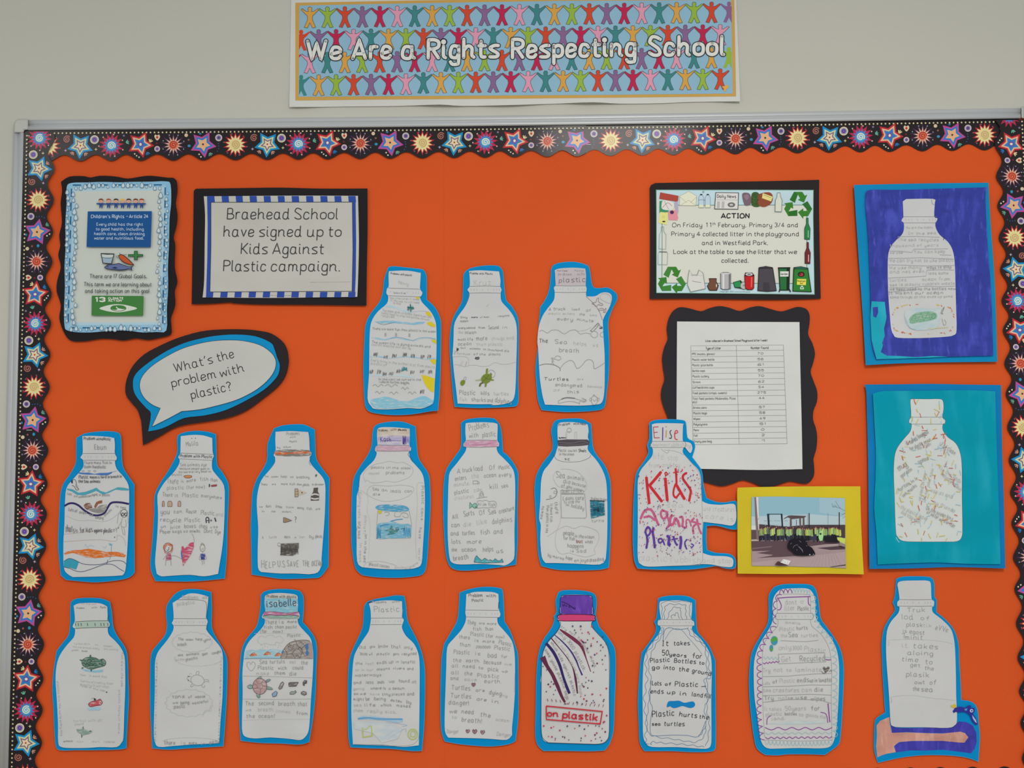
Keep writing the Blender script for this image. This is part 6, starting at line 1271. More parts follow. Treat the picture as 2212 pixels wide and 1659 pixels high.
t = bottle('paper bottle of slanting pencil sentences ending in three small hearts', (935, 1260, 4.673),
 "!270,95 360,62 480,40 600,38 !690,52 710,110 !722,385 780,480 830,620 858,720 862,900 865,1200 858,1400 !835,1590 760,1625 600,1645 450,1640 250,1620 !120,1595 85,1480 78,1250 80,1000 90,750 !115,610 180,500 245,380 262,250 268,160",
 "!338,110 420,88 540,85 620,92 !662,110 665,200 668,265 682,310 672,340 !650,350 660,410 720,480 785,560 815,640 828,750 830,900 828,1100 815,1300 800,1450 !800,1530 745,1580 600,1572 450,1565 !155,1558 122,1490 120,1300 128,1050 135,850 145,650 200,570 280,480 325,400 335,340 328,300 332,230")
ring(t, 330, 670, 270, 340, tilt=4); t.line("665,190 662,260", 1.2, INK); t.line("830,900 822,1100", .8, PM)
t.begin('lettering')
sl = .05
T(t, [(362, 136, 500, 138, 30, 'Problem', PD, 1.1), (540, 138, 635, 140, 26, 'with', PD, 1.1), (398, 188, 508, 180, 24, 'Plastic', PD, 1), (348, 412, 430, 415, 36, 'They', PM, 1.1), (468, 412, 520, 415, 20, 'are', PM, 1), (548, 418, 640, 420, 24, 'more', PM, 1), (405, 475, 488, 478, 32, 'fish', PM, 1), (528, 475, 610, 478, 32, 'than', PM, 1), (382, 530, 512, 535, 34, 'Plastic', PM, 1), (540, 545, 608, 548, 32, '(for', PM, 1), (638, 552, 720, 555, 28, 'now)', PM, 1),
 (265, 555, 372, 565, 32, 'there', PM, 1), (425, 590, 462, 592, 26, 'is', PM, 1), (505, 598, 622, 600, 26, 'more', PM, 1), (665, 612, 790, 635, 34, 'Plastic', PM, 1), (272, 630, 375, 642, 34, 'than', PM, 1), (435, 655, 580, 655, 22, '2000000', PM, 1), (622, 665, 775, 680, 34, 'Plastic', PM, 1), (212, 712, 370, 718, 38, 'Plastic', PM, 1.1), (430, 722, 475, 725, 28, 'is', PM, 1), (555, 748, 645, 752, 38, 'bad', PM, 1.2), (692, 752, 750, 755, 26, 'for', PM),
 (205, 790, 285, 795, 36, 'the', PM, 1), (335, 795, 468, 800, 32, 'earth', PM, 1), (515, 810, 690, 820, 34, 'because', PM, 1), (720, 825, 795, 830, 22, 'we', PL, 1), (192, 848, 255, 850, 34, 'all', PM, 1), (302, 850, 425, 855, 32, 'need', PM, 1), (462, 860, 505, 865, 22, 'to', PM, 1), (558, 885, 660, 890, 36, 'pick', PM, 1.1), (700, 895, 752, 898, 22, 'up', PM, 1), (188, 915, 258, 920, 34, 'all', PM, 1), (320, 925, 395, 930, 34, 'the', PM, 1), (452, 945, 668, 955, 36, 'Plastic', PM, 1), (180, 972, 258, 975, 30, 'and', PM, 1), (318, 982, 440, 985, 24, 'save', PL, 1), (522, 1005, 690, 1010, 32, 'earth.', PM, 1),
 (188, 1070, 375, 1080, 42, 'Turtles', PM, 1.1), (432, 1090, 522, 1095, 24, 'are', PM, 1), (570, 1120, 690, 1132, 38, 'dying', PM, 1.1), (700, 1140, 748, 1150, 20, 'ing', PL), (178, 1150, 385, 1165, 42, 'Turtles', PM, 1.1), (445, 1180, 540, 1188, 26, 'are', PM, 1.1), (598, 1205, 660, 1212, 32, 'in', PM, 1.1), (162, 1222, 362, 1230, 40, 'danger!', PM, 1.1), (168, 1308, 240, 1312, 32, 'we', PM, 1.1), (290, 1310, 412, 1318, 36, 'need', PM, 1.1), (480, 1340, 580, 1355, 40, 'the', PM, 1.1), (638, 1385, 768, 1400, 28, 'ocean', PL, 1), (192, 1362, 238, 1365, 26, 'to', PL, 1), (292, 1395, 490, 1412, 40, 'breath!', PM, 1.1), (142, 1510, 258, 1510, 32, 'Danger', PL, 1), (645, 1535, 785, 1548, 32, 'Danger', PL, 1)], j=.4)
t.begin('small_hearts_drawing', 'small maroon hearts')
for x, y, s_ in ((410, 1022, 1), (352, 1492, 1), (422, 1495, 1.2), (502, 1502, 1.1)):
    t.begin('small_heart_drawing', 'small maroon heart')
    t.fill([(x, y+20*s_), (x-18*s_, y-2*s_), (x-10*s_, y-16*s_), (x, y-6*s_), (x+10*s_, y-16*s_), (x+20*s_, y-2*s_)], '94707a:crayon', sm=True); t.line([(x, y+20*s_), (x-18*s_, y-2*s_), (x-10*s_, y-16*s_), (x, y-6*s_), (x+10*s_, y-16*s_), (x+20*s_, y-2*s_)], 1, '5a3a44', closed=True); t.line([(x-6, y-8), (x+2, y+8)], 1, '5a3a44')
t.end()

t = bottle('paper bottle with a purple cap, pink ring and sweeping dark stripes', (1140, 1265, 4.545),
 "!300,70 340,48 480,45 620,65 670,110 675,200 !665,280 700,400 760,470 830,570 860,660 862,900 850,1200 840,1430 !800,1560 !755,1618 600,1625 400,1622 !155,1622 95,1560 75,1450 80,1200 85,900 105,680 150,540 230,420 260,340 !255,300 280,260 275,150",
 "!322,110 360,92 480,88 600,95 !632,115 640,200 638,275 658,310 652,345 630,355 635,410 680,465 750,540 790,620 805,720 805,900 800,1200 800,1430 770,1530 700,1555 600,1552 400,1550 200,1540 145,1500 132,1400 132,1200 130,950 !122,950 135,850 145,680 200,560 280,470 315,410 312,355 290,335 300,300 320,280 315,200")
t.line("322,355 315,410 260,480 200,540 160,620 140,720 135,850 132,1100 132,1400 150,1500 200,1540", 1.1, INK); t.line("630,355 628,400 680,465 750,540 785,610 800,720 800,1100 800,1430 775,1520 700,1555 500,1552 200,1542", 1.1, INK)
t.begin('purple_cap', 'purple felt-pen cap'); t.fill("325,115 360,98 480,95 600,100 630,118 636,200 634,285 480,282 322,278 320,200", '5c3796:paint'); t.line("325,115 360,96 480,93 600,98 632,118 638,200 636,285 480,283 322,280 318,200", 1.3, '2a2048', closed=True); t.line("330,155 400,185 465,235", 1.6, '2c1c50'); t.txt(340, 190, 465, 235, 24, 'yusra', '2c1c50', 1.1, .5)
t.begin('pink_ring', 'pink felt-pen neck ring'); t.fill("305,288 480,282 650,292 656,320 648,345 480,348 310,345 298,322", 'c0406e:ink'); t.line("305,288 480,282 650,292 656,320 648,345 480,348 310,345 298,322", 1.4, '3a1a30', closed=True)
t.begin('felt_pen_stripes')
def taper(t, pts, ws, c):
    q = smooth(pts, (), False, 5); n = len(q)
    L_, R_ = [], []
    for i, p in enumerate(q):
        a = q[max(0, i-1)]; b_ = q[min(n-1, i+1)]; tx_, ty_ = b_[0]-a[0], b_[1]-a[1]; l = math.hypot(tx_, ty_) or 1
        f = i/(n-1)*(len(ws)-1); k = min(int(f), len(ws)-2); w_ = lerp(ws[k], ws[k+1], f-k)/2
        L_.append((p[0]-ty_/l*w_, p[1]+tx_/l*w_)); R_.append((p[0]+ty_/l*w_, p[1]-tx_/l*w_))
    t.fill(L_ + R_[::-1], c)
taper(t, [(315, 430), (380, 475), (470, 540), (530, 600), (575, 720), (618, 845)], (12, 30, 36, 30, 10, 8), '6f2f48:ink')
taper(t, [(265, 485), (340, 550), (420, 640), (475, 735), (500, 800), (535, 880)], (8, 12, 14, 16, 12, 16), '3d2e6c:ink')
taper(t, [(230, 515), (300, 600), (380, 700), (440, 800), (470, 920), (488, 1060)], (12, 8, 8, 10, 22, 12), '5a2c44:ink')
taper(t, [(180, 565), (250, 650), (310, 770), (350, 900), (385, 1000), (410, 1060)], (26, 30, 28, 24, 28, 26), '32265e:ink')
taper(t, [(145, 700), (190, 790), (240, 870), (290, 980), (330, 1080), (365, 1145)], (58, 34, 34, 36, 28, 22), '5c2a44:ink')
t.begin('lettering')
def arc(t, pts, text, cap, c, w_):
    q = smooth(pts, (), False, 12); L_ = [0]
    for a, b_ in zip(q, q[1:]): L_.append(L_[-1] + math.hypot(b_[0]-a[0], b_[1]-a[1]))
    words = len(text); 
    def pos(s_):
        for i in range(len(L_)-1):
            if L_[i+1] >= s_: f = (s_-L_[i])/(L_[i+1]-L_[i]+1e-6); return (lerp(q[i][0], q[i+1][0], f), lerp(q[i][1], q[i+1][1], f))
        return q[-1]
    st = L_[-1]/words
    for i, ch in enumerate(text):
        if ch == ' ': continue
        a = pos(i*st); b_ = pos(i*st + st*.68)
        t.txt(a[0], a[1], b_[0], b_[1], cap, ch, c, w_, .25)
arc(t, [(320, 412), (420, 470), (510, 540), (580, 650), (630, 740), (665, 830)], 'try not to youse wipes.', 26, PM, .9)
arc(t, [(295, 465), (370, 530), (440, 630), (500, 740), (555, 860)], 'only 3000 plastick.', 34, PM, 1)
arc(t, [(262, 520), (340, 620), (410, 740), (470, 860), (520, 1080)], 'but not to youse more bags', 24, PL, .9)
arc(t, [(225, 560), (300, 680), (370, 820), (430, 980), (455, 1090)], 'which kids against plastic', 24, PM, .9)
arc(t, [(165, 630), (230, 740), (300, 880), (350, 1000), (385, 1130)], 'some youse plastic bags', 28, PM, .9)
t.begin('felt_pen_dots')
R = t.rng; k = 0
while k < 105:
    x = R.uniform(145, 790); y = R.uniform(375, 1525)
    if 1165 < y < 1370 and 170 < x < 740: continue
    if y < 480 and (x < 420 or x > 690): continue
    if y < 560 and x > 740: continue
    if y < 1130 and x < (430 + (y-380)*.5 if y < 850 else 520) and not (y > 780 and x < 200 + (y-780)*.3): continue
    t.ell(x, y, *(R.choice([(9, 9), (7, 7), (6, 6)])), R.choice(['b83a4a', '3c3c5a', '4a4a6a', 'a04a60', '6a3050']), 7); k += 1
for i in range(14): x = 190 + i*42; t.line([(x, 1110+i*4), (x+10, 1135+i*4)] if i < 4 else [(x+10, 1128+i*3), (x, 1152+i*3)], 1.2, '7a2a44', sm=False)
t.begin('boxed_lettering', 'red felt-pen boxed words')
t.line("!182,1182 !732,1236 !712,1358 !184,1314", 2.6, 'b8323c', closed=True)
t.txt(195, 1282, 300, 1284, 58, 'on', 'b8323c', 2.8, .15); t.txt(345, 1295, 680, 1325, 62, 'plastik', 'b8323c', 3, .15)
t.end()

t = bottle('paper bottle edged with wavy blue lines and a small solid blue blob', (1365, 1275, 4.608),
 "!262,80 330,60 450,52 560,62 !632,100 638,250 650,400 700,470 770,560 !830,700 832,1000 835,1400 !832,1570 790,1605 600,1610 400,1600 200,1600 !125,1600 80,1520 70,1350 60,1100 75,850 85,720 !98,620 180,510 230,430 240,370 !222,310 245,270",
 "275,130 300,108 450,100 540,108 !598,125 598,200 592,290 615,310 620,350 600,362 605,410 680,480 745,570 785,660 795,800 790,1100 792,1450 785,1540 760,1572 690,1578 450,1562 200,1560 140,1520 112,1450 108,1250 105,1000 110,820 120,690 150,600 210,510 270,430 285,365 258,345 262,300 288,290 275,200")
ring(t, 262, 615, 290, 352, c='7a7a7a', bow=3, ticks=True)
t.begin('wavy_blue_lines')
BI = '4f7390'
def wob(pts, amp, n, w_, c):
    q = smooth(pts, (), False, n); o = []
    for i, p in enumerate(q):
        a = q[max(0, i-1)]; b_ = q[min(len(q)-1, i+1)]; l = math.hypot(b_[0]-a[0], b_[1]-a[1]) or 1
        k = amp*math.sin(i*1.25 + amp); o.append((p[0]-(b_[1]-a[1])/l*k, p[1]+(b_[0]-a[0])/l*k))
    t.line(o, w_, c, n=2)
wob([(300, 290), (300, 200), (308, 118), (450, 112), (575, 118), (572, 200), (585, 290)], 5, 6, .9, '5f7484')
wob([(320, 290), (325, 200), (350, 145), (450, 140), (530, 150), (535, 220), (545, 290)], 6, 6, .9, '5f7484')
wob([(352, 290), (375, 220), (420, 170), (480, 180), (485, 220), (502, 295)], 5, 5, .9, '5f7484')
t.line("400,282 390,258 415,242 430,255 435,228 455,225 465,262 475,285", .9, '5f7484')
wob([(300, 370), (280, 440), (220, 520), (150, 640), (140, 780), (150, 900), (125, 1050), (130, 1200), (145, 1350), (135, 1480), (160, 1540)], 12, 6, .9, BI)
wob([(320, 372), (300, 450), (240, 540), (190, 640), (165, 760), (190, 880), (175, 1000), (165, 1150), (150, 1300), (165, 1420), (250, 1460), (400, 1480), (520, 1500), (640, 1510), (720, 1450), (735, 1350)], 6, 6, .9, BI)
t.line("310,500 325,400 380,372 450,392 560,380", 1.1, BI); t.line("330,490 390,400 450,382 500,400 560,470 640,560 700,640", .8, '6f8496')
wob([(560, 370), (580, 440), (650, 500), (720, 560), (740, 680), (745, 800), (770, 830), (720, 900), (740, 980), (750, 1100), (720, 1180), (745, 1300), (710, 1400), (665, 1455)], 6, 6, .9, BI)
wob([(590, 380), (640, 460), (720, 540), (760, 640), (765, 760), (790, 860), (745, 900), (765, 1050), (745, 1180), (770, 1300), (765, 1420), (740, 1550)], 8, 6, .9, BI)
t.line("190,900 180,1100 205,1170 185,1300 185,1420 230,1450 400,1442 550,1445 665,1455 735,1300", 1, BI); wob([(190, 1540), (200, 1510), (300, 1520), (450, 1530), (600, 1545), (720, 1560)], 7, 7, .9, BI)
t.begin('lettering')
t.rng.seed(3)
T(t, [(302, 552, 362, 552, 44, 'It', INK, 1.4), (418, 548, 575, 545, 38, 'takes', INK, 1.3), (302, 648, 362, 650, 48, '50', INK, 1.4), (375, 652, 540, 668, 30, 'years', INK, 1.4), (602, 675, 692, 682, 44, 'for', INK, 1.3), (185, 722, 375, 708, 38, 'Plastic', INK, 1.3), (420, 718, 635, 732, 38, 'Bottles', INK, 1.3), (672, 738, 718, 738, 30, 'to', INK, 1.3), (202, 785, 272, 785, 32, 'go', INK, 1.4), (318, 785, 420, 792, 34, 'into', INK, 1.3), (470, 805, 565, 808, 40, 'the', INK, 1.3), (600, 815, 785, 850, 34, 'ground', INK, 1.3),
 (202, 945, 292, 945, 38, 'Lots', INK, 1.3), (332, 948, 388, 950, 28, 'of', INK, 1.3), (430, 955, 655, 960, 42, 'Plastic', INK, 1.3), (188, 1025, 312, 1028, 38, 'ends', INK, 1.3), (352, 1030, 428, 1032, 32, 'up', INK, 1.3), (480, 1045, 542, 1048, 34, 'in', INK, 1.3), (598, 1052, 785, 1075, 36, 'landfill', INK, 1.2), (205, 1262, 420, 1245, 52, 'Plastic', INK, 1.4), (472, 1252, 645, 1270, 40, 'hurts', INK, 1.4), (672, 1275, 762, 1285, 36, 'the', INK, 1.3), (200, 1345, 285, 1345, 26, 'sea', INK, 1.3), (322, 1348, 522, 1352, 38, 'turtles', INK, 1.3)], j=.2, slant=.05)
t.line("690,960 740,956", 1.2, INK, sm=False)
t.begin('blue_blob', 'solid blue blob'); t.fill("352,1130 370,1105 420,1103 470,1100 520,1120 570,1112 610,1108 630,1135 615,1162 580,1172 540,1162 500,1152 450,1168 410,1172 380,1155 350,1165", '1478b4', sm=True)
t.end()

t = bottle('broad paper bottle edged with looping purple and teal scallops', (1610, 1255, 4.309),
 "!270,55 350,32 500,28 600,35 650,70 680,180 700,340 750,420 830,530 890,650 915,800 912,1000 900,1250 885,1450 860,1530 !740,1618 600,1612 400,1612 300,1622 !185,1618 110,1560 80,1450 60,1300 40,1100 35,900 50,720 80,620 150,500 210,390 218,250 220,130",
 "300,100 350,75 480,68 570,70 620,100 650,180 655,330 690,400 760,480 820,570 855,660 872,780 872,950 865,1150 850,1350 830,1470 790,1540 700,1558 500,1555 300,1560 200,1555 150,1500 130,1400 110,1250 85,1080 78,900 82,750 110,640 160,540 230,430 255,350 252,250 262,160")
ring(t, 290, 625, 302, 358); t.line("290,302 280,330 290,358", .9, PD); t.line("625,302 635,330 622,358", .9, PD); t.line("300,300 297,160 340,125 560,125 605,150 608,300", .9, PM); t.line("302,360 300,420 240,490 180,570 160,680 160,900 165,1200 180,1450", .9, PM); t.line("608,360 620,420 700,490 760,580 792,680 805,850 800,1100 805,1450 780,1480 500,1490 185,1480", .9, PM)
t.begin('scallop_loops')
def loops(path, n, amp, c, w_=1.3, side=1):
    q = smooth(path, (), False, 10); L_ = [0]
    for a, b_ in zip(q, q[1:]): L_.append(L_[-1] + math.hypot(b_[0]-a[0], b_[1]-a[1]))
    o = []
    for k in range(n*8+1):
        s_ = L_[-1]*k/(n*8); i = 0
        while i < len(L_)-2 and L_[i+1] < s_: i += 1
        f = (s_-L_[i])/(L_[i+1]-L_[i]+1e-6); x, y = lerp(q[i][0], q[i+1][0], f), lerp(q[i][1], q[i+1][1], f)
        l = L_[i+1]-L_[i]+1e-6; nx, ny = (q[i+1][1]-q[i][1])/l, -(q[i+1][0]-q[i][0])/l
        h_ = abs(math.sin(math.pi*k/8))**.6
        o.append((x + nx*amp*h_*side, y + ny*amp*h_*side))
    t.line(o, w_, c, n=2)
PP, TL = '83448c', '8fb0b4'
loops([(180, 1480), (150, 1250), (155, 1000), (150, 780), (160, 660), (230, 520), (290, 430)], 17, 42, PP, 1.6, 1)
loops([(290, 400), (285, 280), (300, 180), (340, 130)], 4, 30, PP, 1.6, 1); loops([(320, 120), (380, 112), (435, 112)], 3, 34, PP, 1.6, 1)
loops([(440, 112), (520, 108), (600, 125)], 6, 34, TL, 1.2, 1); loops([(612, 130), (618, 250), (640, 380), (700, 480), (775, 560), (805, 680), (812, 850), (812, 1100), (815, 1300), (815, 1460)], 22, 42, TL, 1.3, 1)
loops([(810, 1480), (600, 1492), (400, 1490), (185, 1480)], 18, 42, TL, 1.2, 1)
t.line("300,160 400,152 500,148 608,145", 2, PP); t.line("!300,160 320,190 335,230 325,265 300,268", 1.8, PP); t.line("585,150 588,210 605,228", 1.8, PP)
def wave(x0, x1, y0, y1, amp, n, c, w_):
    t.line([(lerp(x0, x1, i/(n*2)), lerp(y0, y1, i/(n*2)) + (amp if i % 2 else -amp)) for i in range(n*2+1)], w_, c)
wave(172, 318, 715, 722, 12, 4, TL, 1.1); wave(165, 318, 768, 750, 6, 5, PP, 1.6); t.line("745,730 770,735 795,733", 2, PP); t.line("748,708 795,715", 1.2, TL)
wave(182, 810, 1375, 1375, 12, 5, PP, 1.6); wave(185, 808, 1420, 1415, 9, 10, TL, 1.1); wave(185, 808, 1462, 1455, 8, 11, PP, 1.6); t.fill("195,1330 300,1320 420,1315 480,1295 560,1310 720,1298 750,1305 740,1325 600,1330 400,1335", 'a9bcc0:soft')
t.line("770,1140 780,1250 788,1315", 2.2, PP); t.line("768,1320 752,1240 700,1222", 1.6, PP); t.line("200,1338 205,1280 238,1252", 1.6, PP)
t.begin('pencil_lines')
for p in ("330,555 450,560 560,565 680,552", "!308,680 !738,668 !748,752 !312,770", "165,890 400,885 640,865 800,862", "165,985 400,980 600,968 805,970", "165,1068 380,1062 600,1055 800,1062", "165,1130 380,1105 500,1102 700,1108 800,1140"): t.line(p, 1, PM, sm=False, closed=p[0] == '!')
t.begin('lettering')
T(t, [(375, 220, 480, 215, 44, 'dont', PL, 1.1), (518, 212, 545, 208, 34, '*', 'b0b0b0'), (370, 275, 460, 270, 40, 'liter', PL, 1.1), (490, 275, 592, 270, 34, 'Plastic', PM, 1), (375, 392, 510, 405, 20, 'amelia', PL, 1), (320, 468, 458, 458, 34, 'Plastic', PL, 1), (480, 455, 580, 450, 32, 'hurts', PM, 1), (332, 522, 390, 520, 28, 'the', PL, 1), (405, 522, 490, 518, 38, 'Sea', PM, 1.1), (520, 522, 675, 518, 28, 'turtles', PL, 1), (315, 640, 425, 635, 38, 'only', PL, 1), (440, 642, 525, 640, 34, '3000', PL, 1), (550, 648, 745, 668, 38, 'Plastic', PL, 1.1),
 (340, 750, 425, 745, 44, 'Get', PL, 1.1), (510, 748, 740, 738, 44, 'Recycled', PM, 1.1), (165, 850, 230, 848, 34, 'Try', PL, 1.1), (268, 845, 345, 842, 34, 'not', PL, 1.1), (385, 842, 428, 840, 24, 'to', PL, 1.1), (470, 842, 708, 842, 34, 'laminate', PL, 1.1), (165, 965, 230, 962, 26, 'Lots', PL, 1), (258, 952, 295, 950, 26, 'of', PM, 1), (320, 945, 460, 940, 32, 'Plastic', 'b3b3b1', 1), (485, 942, 590, 940, 38, 'ends', PM, 1.1), (600, 940, 800, 940, 30, 'up in landfill', PM, 1),
 (168, 1032, 240, 1028, 26, 'Sea', PL, 1), (262, 1032, 500, 1030, 34, 'creatures', PL, 1.1), (530, 1030, 620, 1028, 34, 'can', PL, 1.1), (648, 1030, 722, 1028, 34, 'die', PM, 1.1), (178, 1110, 262, 1105, 36, 'Try', PM, 1.1), (310, 1105, 390, 1100, 30, 'not', PL, 1), (400, 1100, 440, 1098, 18, 'to', PM, 1), (475, 1100, 570, 1098, 30, 'use', PM, 1.1), (612, 1112, 745, 1112, 34, 'wipes', PM, 1.1), (178, 1205, 335, 1205, 28, 'It takes', 'b3b3b1', 1), (375, 1205, 425, 1203, 36, '50', PL, 1.1), (438, 1205, 565, 1200, 34, 'years', PL, 1.1), (615, 1205, 695, 1200, 34, 'for', PM, 1.1), (195, 1255, 340, 1248, 28, 'plastic', PL, 1), (370, 1250, 480, 1248, 24, 'bottles', PM, 1), (500, 1255, 610, 1260, 26, 'to go', PL, 1), (620, 1265, 745, 1280, 26, 'into the', 'b3b3b1', 1), (250, 1295, 370, 1290, 26, 'land.', PL, 1)], j=.3)
t.begin('earth_doodle', 'blue and green felt-pen earth'); t.ell(270, 555, 32, 42, '3f8aa8', 16); t.fill("240,545 265,522 295,525 298,560 280,555 262,568 245,565", '4f9a44', sm=True); t.ell(243, 625, 17, 32, '3f8aa0', 12); t.fill("230,635 250,625 258,640 240,656", '4f9a44', sm=True)
t.begin('heart_doodle', 'dark shaded pencil heart'); t.fill("722,810 735,798 752,812 772,795 785,808 770,838 745,856 735,835", '5c5452:crayon', sm=True); t.line("710,840 725,858 745,862", 1.2, PD); t.line("780,845 800,828 800,850", 1, PD)
t.end()

t = bottle('tall paper bottle on a blue card with a pink and navy painted foot', (1870, 1235, 3.913),
 "!258,60 320,42 480,40 560,55 580,120 582,210 600,240 598,320 !600,345 680,410 750,500 785,620 790,750 800,900 !808,1085 880,1095 930,1130 950,1200 955,1280 965,1400 !952,1605 850,1570 700,1552 500,1550 300,1570 !105,1615 85,1560 70,1480 75,1300 90,1240 !165,1190 155,1050 145,900 138,720 135,600 155,480 205,390 248,325 !228,260 245,210",
 "270,100 310,78 450,74 520,76 550,100 556,225 578,250 575,290 562,300 570,345 640,400 710,470 740,540 755,650 762,850 765,1050 772,1250 750,1300 690,1320 500,1315 300,1315 230,1305 210,1270 200,1100 190,950 175,750 172,620 180,500 215,420 275,350 285,298 268,290 268,255 285,230 275,150", lift=.002)
ring(t, 280, 562, 235, 290, tilt=0, bow=2)
t.line("185,580 300,572 500,575 650,590 745,612", .7, PL); t.line("200,1062 300,1048 420,1048 550,1068 700,1082 762,1090", .8, PL)
t.begin('lettering')
T(t, [(352, 342, 500, 338, 34, 'Truk', PM, 1.1), (308, 402, 400, 402, 40, 'lod', PM, 1.1), (468, 405, 535, 412, 32, 'of', PM, 1.1), (345, 462, 480, 465, 32, 'plask', PM, 1.1), (485, 468, 560, 470, 28, 'tik', PL, 1), (590, 490, 692, 512, 40, 'eVVe', PM, 1.1), (318, 515, 345, 515, 26, 'is', PM, 1), (372, 522, 495, 530, 30, 'egost', PM, 1.1), (298, 560, 320, 560, 34, '1', PM, 1.1), (335, 570, 480, 575, 34, 'minit', PM, 1.1), (312, 640, 352, 640, 32, 'it', PL, 1.1), (405, 642, 612, 655, 36, 'takes', PM, 1.1), (355, 700, 570, 708, 32, 'aloing', PM, 1.1), (308, 755, 442, 762, 34, 'time', PM, 1.1), (508, 778, 560, 780, 34, 'to', PM, 1.1), (378, 800, 460, 805, 28, 'get', PM, 1), (502, 830, 575, 835, 30, 'the', PM, 1), (345, 885, 535, 890, 36, 'plasik', PM, 1.1), (415, 948, 500, 950, 30, 'owt', PM, 1.1), (545, 952, 592, 955, 34, 'of', PM, 1.1), (402, 1005, 452, 1005, 30, 'the', PM, 1.1), (470, 1010, 565, 1015, 34, 'sea', PM, 1.2), (188, 620, 200, 620, 26, '2', 'b3b3b1'), (210, 1105, 222, 1105, 30, '3', PL)], j=.35)
t.top = 0.0; t.inc = 0.0002
t.begin('painted_foot', 'pink and navy painted foot on the card'); 
NV = '3a379a:paint'
t.fill("215,1300 260,1320 400,1322 600,1318 700,1318 760,1285 790,1265 850,1270 905,1300 935,1360 938,1440 920,1500 890,1535 780,1520 650,1505 500,1512 380,1510 250,1528 240,1470 300,1435 500,1430 650,1430 800,1442 840,1440 860,1410 835,1370 800,1355 650,1365 500,1362 350,1355 222,1362", NV)
t.fill("92,1300 120,1262 170,1240 200,1228 205,1290 220,1362 350,1358 500,1364 650,1368 800,1352 840,1365 868,1400 835,1445 800,1444 650,1430 400,1430 280,1440 238,1475 255,1525 180,1538 140,1550 98,1570 88,1480 95,1380", 'c08a7c:paint')
t.begin('turtle_splash', 'navy and yellow painted splash'); t.top = 0.0024
t.fill("715,1135 755,1118 768,1135 760,1155 735,1150", 'bfae3a'); t.fill("735,1180 755,1150 800,1140 840,1150 870,1130 892,1128 888,1150 920,1150 922,1180 905,1200 930,1235 948,1290 925,1295 895,1255 885,1220 850,1190 820,1185 790,1190 760,1185 745,1195", '302f8c'); t.ell(895, 1175, 15, 15, 'b9bccb', 10); t.ell(897, 1175, 8, 8, '4048a0', 8); t.fill("900,1210 930,1250 940,1280 925,1270 905,1240", 'a0b0cc'); t.fill("835,1160 860,1155 855,1172 840,1175", '3f9ac0')
t.end()
# ------------------------------------------------------------------ mounted photograph
t = Thing('mounted_photograph', 'printed photograph of people in yellow vests mounted on yellow card', 'photograph', (1580, 1040, 7.373), lift=0.0100, amp=0.0008)
t.slab('backing_card', "!100,98 500,88 1200,78 !2052,78 2060,500 2080,1000 !2108,1480 1500,1470 900,1475 !100,1468 95,1000 95,500 90,200", 'c8b32a', 'card')
t.slab('photo_print', "!325,248 700,240 1200,252 !1805,265 1812,700 !1825,1385 1500,1365 1200,1362 800,1350 !325,1345 318,800", '86aebc', 'gloss', off=0.0014)
t.begin('sky_print')
t.fill("!318,560 700,545 1250,520 1500,540 1810,560 1812,720 318,740", 'a9bcc2:gloss', sm=False); t.fill("!1400,260 !1805,266 !1808,560 !1400,500", '97b4c0:gloss')
t.begin('pavement_print')
t.fill("318,925 800,925 1812,930 1825,1383 1500,1363 1200,1360 800,1348 325,1343", '9c8889'); t.fill("320,1290 800,1240 1300,1180 1815,1120 1822,1375 1500,1360 800,1345 326,1340", 'a69394')
t.fill("318,950 900,945 1812,960 1812,990 1500,1000 1200,1040 1340,1160 1000,1190 760,1205 590,1210 400,1222 640,1180 660,1168 560,1160 400,1140 620,1105 330,1110 320,1060", '5a474e'); t.fill("330,1060 640,1030 640,1045 330,1080", '75646a'); t.fill("1220,1035 1700,990 1812,995 1812,1015 1400,1030", 'a59498'); t.fill("1360,1060 1812,1020 1812,1080 1580,1092", '4f4048'); t.fill("1560,1360 1820,1320 1820,1340 1600,1366", '4a4248')
for k in range(9): t.line([(1380+k*40-k*8, 1110), (1250+k*62, 1350)], .35, '8c7a7c', sm=False)
t.begin('background_print')
t.fill("318,770 440,770 440,910 318,935", '5a4a50'); t.fill("318,700 390,705 390,770 318,770", 'c2c8cc'); t.fill("318,925 440,922 440,945 318,948", 'b0a4a4')
t.fill("368,250 392,250 420,560 438,940 400,925 380,600", '7a6662'); t.fill("392,250 428,250 438,560 448,760 430,780 415,560", 'cfc6c6')
t.line("400,640 440,580", .7, '7a6662')
t.fill("440,680 900,720 1200,690 1500,690 1812,690 1812,740 1812,900 440,900", '4a3f44')
t.fill("568,520 600,520 612,720 582,730", '26303a'); t.fill("782,515 812,515 825,730 800,730", '26303a'); t.fill("568,515 812,515 812,525 568,525", '26303a')
t.fill("612,530 785,527 798,690 612,690", 'a3bac2')
for x in (540, 625, 700, 750, 870): t.line([(x-22, 628), (x+22, 628)], .5, '4a4a52', sm=False); t.line([(x, 628), (x, 720)], .45, 'c0c4c6', sm=False)
t.fill("905,545 950,540 1195,550 1160,580 960,600 900,570 830,600 835,590", '54484c')
for x in (945, 1095, 1150): t.fill([(x-12, 575), (x+12, 575), (x+16, 740), (x-14, 740)], '60504e')
t.fill("965,615 1075,600 1085,700 968,712", 'a9bcc4'); t.fill("1030,610 1042,610 1042,730 1030,730", '6a5c5c')
for x, y0 in ((1238, 505), (1718, 490)): t.fill([(x-7, y0), (x+7, y0), (x+8, 740), (x-6, 740)], '2c2c34')
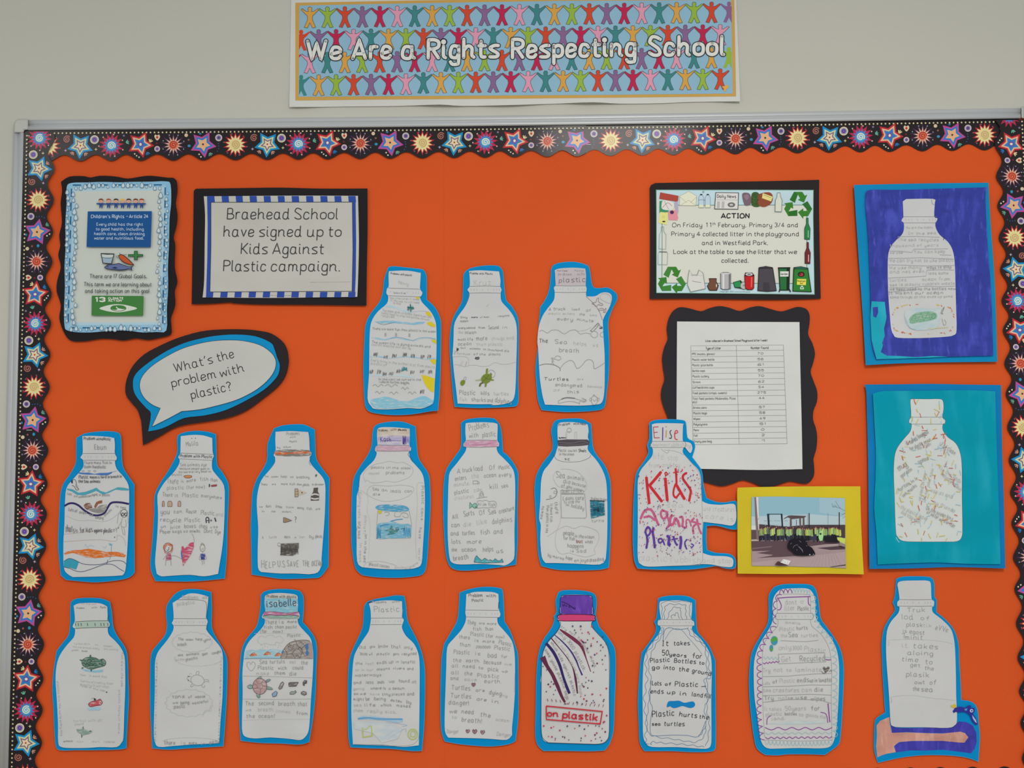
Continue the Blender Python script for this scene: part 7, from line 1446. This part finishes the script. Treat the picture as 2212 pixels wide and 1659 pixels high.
for p in ("1810,470 1740,430 1680,410 1620,390 1600,350", "1740,430 1690,370 1660,310", "1680,410 1640,370", "1810,500 1770,530", "1810,560 1770,590", "1540,500 1540,690", "1215,520 1215,690", "1640,410 1605,400", "1810,510 1750,525"): t.line(p, .45, '6a6a74')
R = t.rng
for k in range(44):
    t.begin('person_print'); x = 455 + k*29.5 + R.uniform(-8, 8); dy = R.uniform(-18, 22); y = 745 + dy
    t.fill([(x-17, y+95), (x+17, y+95), (x+13, 935+R.uniform(-10, 20)), (x-13, 935+R.uniform(-5, 20))], R.choice(['24242c', '2c2c3a', '1e1e24', '3a3a4a', '30303c']))
    t.fill([(x-18, y+12), (x+18, y+12), (x+22, y+60), (x+17, y+110), (x-17, y+110), (x-22, y+60)], R.choice(['94a860', '82a466', 'a8b458', '6c9a70', 'b4bc5c', '2a2a32', '34303a', '3c3438', '8ab07a', '4a5a48', '9aac6c']))
    t.line([(x-6, y+14), (x-8, y+105)], .5, R.choice(['3a4438', 'd0d8b0']), sm=False); t.line([(x+16, y+20), (x+22, y+70)], .7, R.choice(['2a2a30', '6a4440', '3a3a48']), sm=False)
    t.ell(x, y, 11, 14, R.choice(['a8746a', '9a6a60', '8a4a44', 'b08078', '6a4a44']), 8); t.fill([(x-12, y-2), (x-9, y-15), (x, y-19), (x+10, y-14), (x+12, y), (x+4, y-8), (x-5, y-8)], R.choice(['2a2024', '3a2a26', '5a4034', '7a2a34', '22222a']))
t.begin('vest_print'); t.fill("1390,830 1420,780 1450,790 1465,870 1450,940 1410,950 1388,900", '9acb8a'); t.ell(1418, 835, 20, 18, '38484a', 8)
t.fill("1500,880 1680,885 1700,970 1490,960", '1f1f26'); t.fill("1680,890 1740,890 1812,910 1808,1015 1760,1025 1720,950 1690,930", 'b8c85c'); t.fill("1720,960 1810,1000 1808,1045 1720,1020", '8c7c7c')
t.begin('rubbish_bags_print')
t.fill("895,1000 930,940 1000,905 1080,915 1150,905 1200,950 1215,1020 1260,1040 1300,1080 1335,1160 1260,1178 1100,1185 1010,1160 960,1110 905,1070", '1d1b22', sm=True)
for p in ("980,1060 1010,1020 1060,1010", "1060,1030 1100,1070 1130,1110", "1080,940 1110,970", "1180,960 1215,945", "1040,1080 1045,1100", "940,1000 960,980", "1190,1020 1205,1030", "1080,1040 1130,1090 1138,1130"): t.line(p, .7, '7c7c88')
t.ell(1248, 1166, 12, 8, 'c0c0c4', 8); t.ell(1305, 1160, 8, 6, 'b0b0b8', 8)
t.begin('placard_print'); t.fill("690,1325 740,1270 860,1310 900,1335 760,1342", '4a3438'); t.fill("780,1290 825,1235 945,1265 905,1330 850,1315", 'd2d2d0'); t.line("790,1285 835,1245", .5, '6a7a8a'); t.line("840,1270 870,1310", .5, '8a8a90'); t.line("900,1270 890,1320", .5, '8a8a90')
t.end()
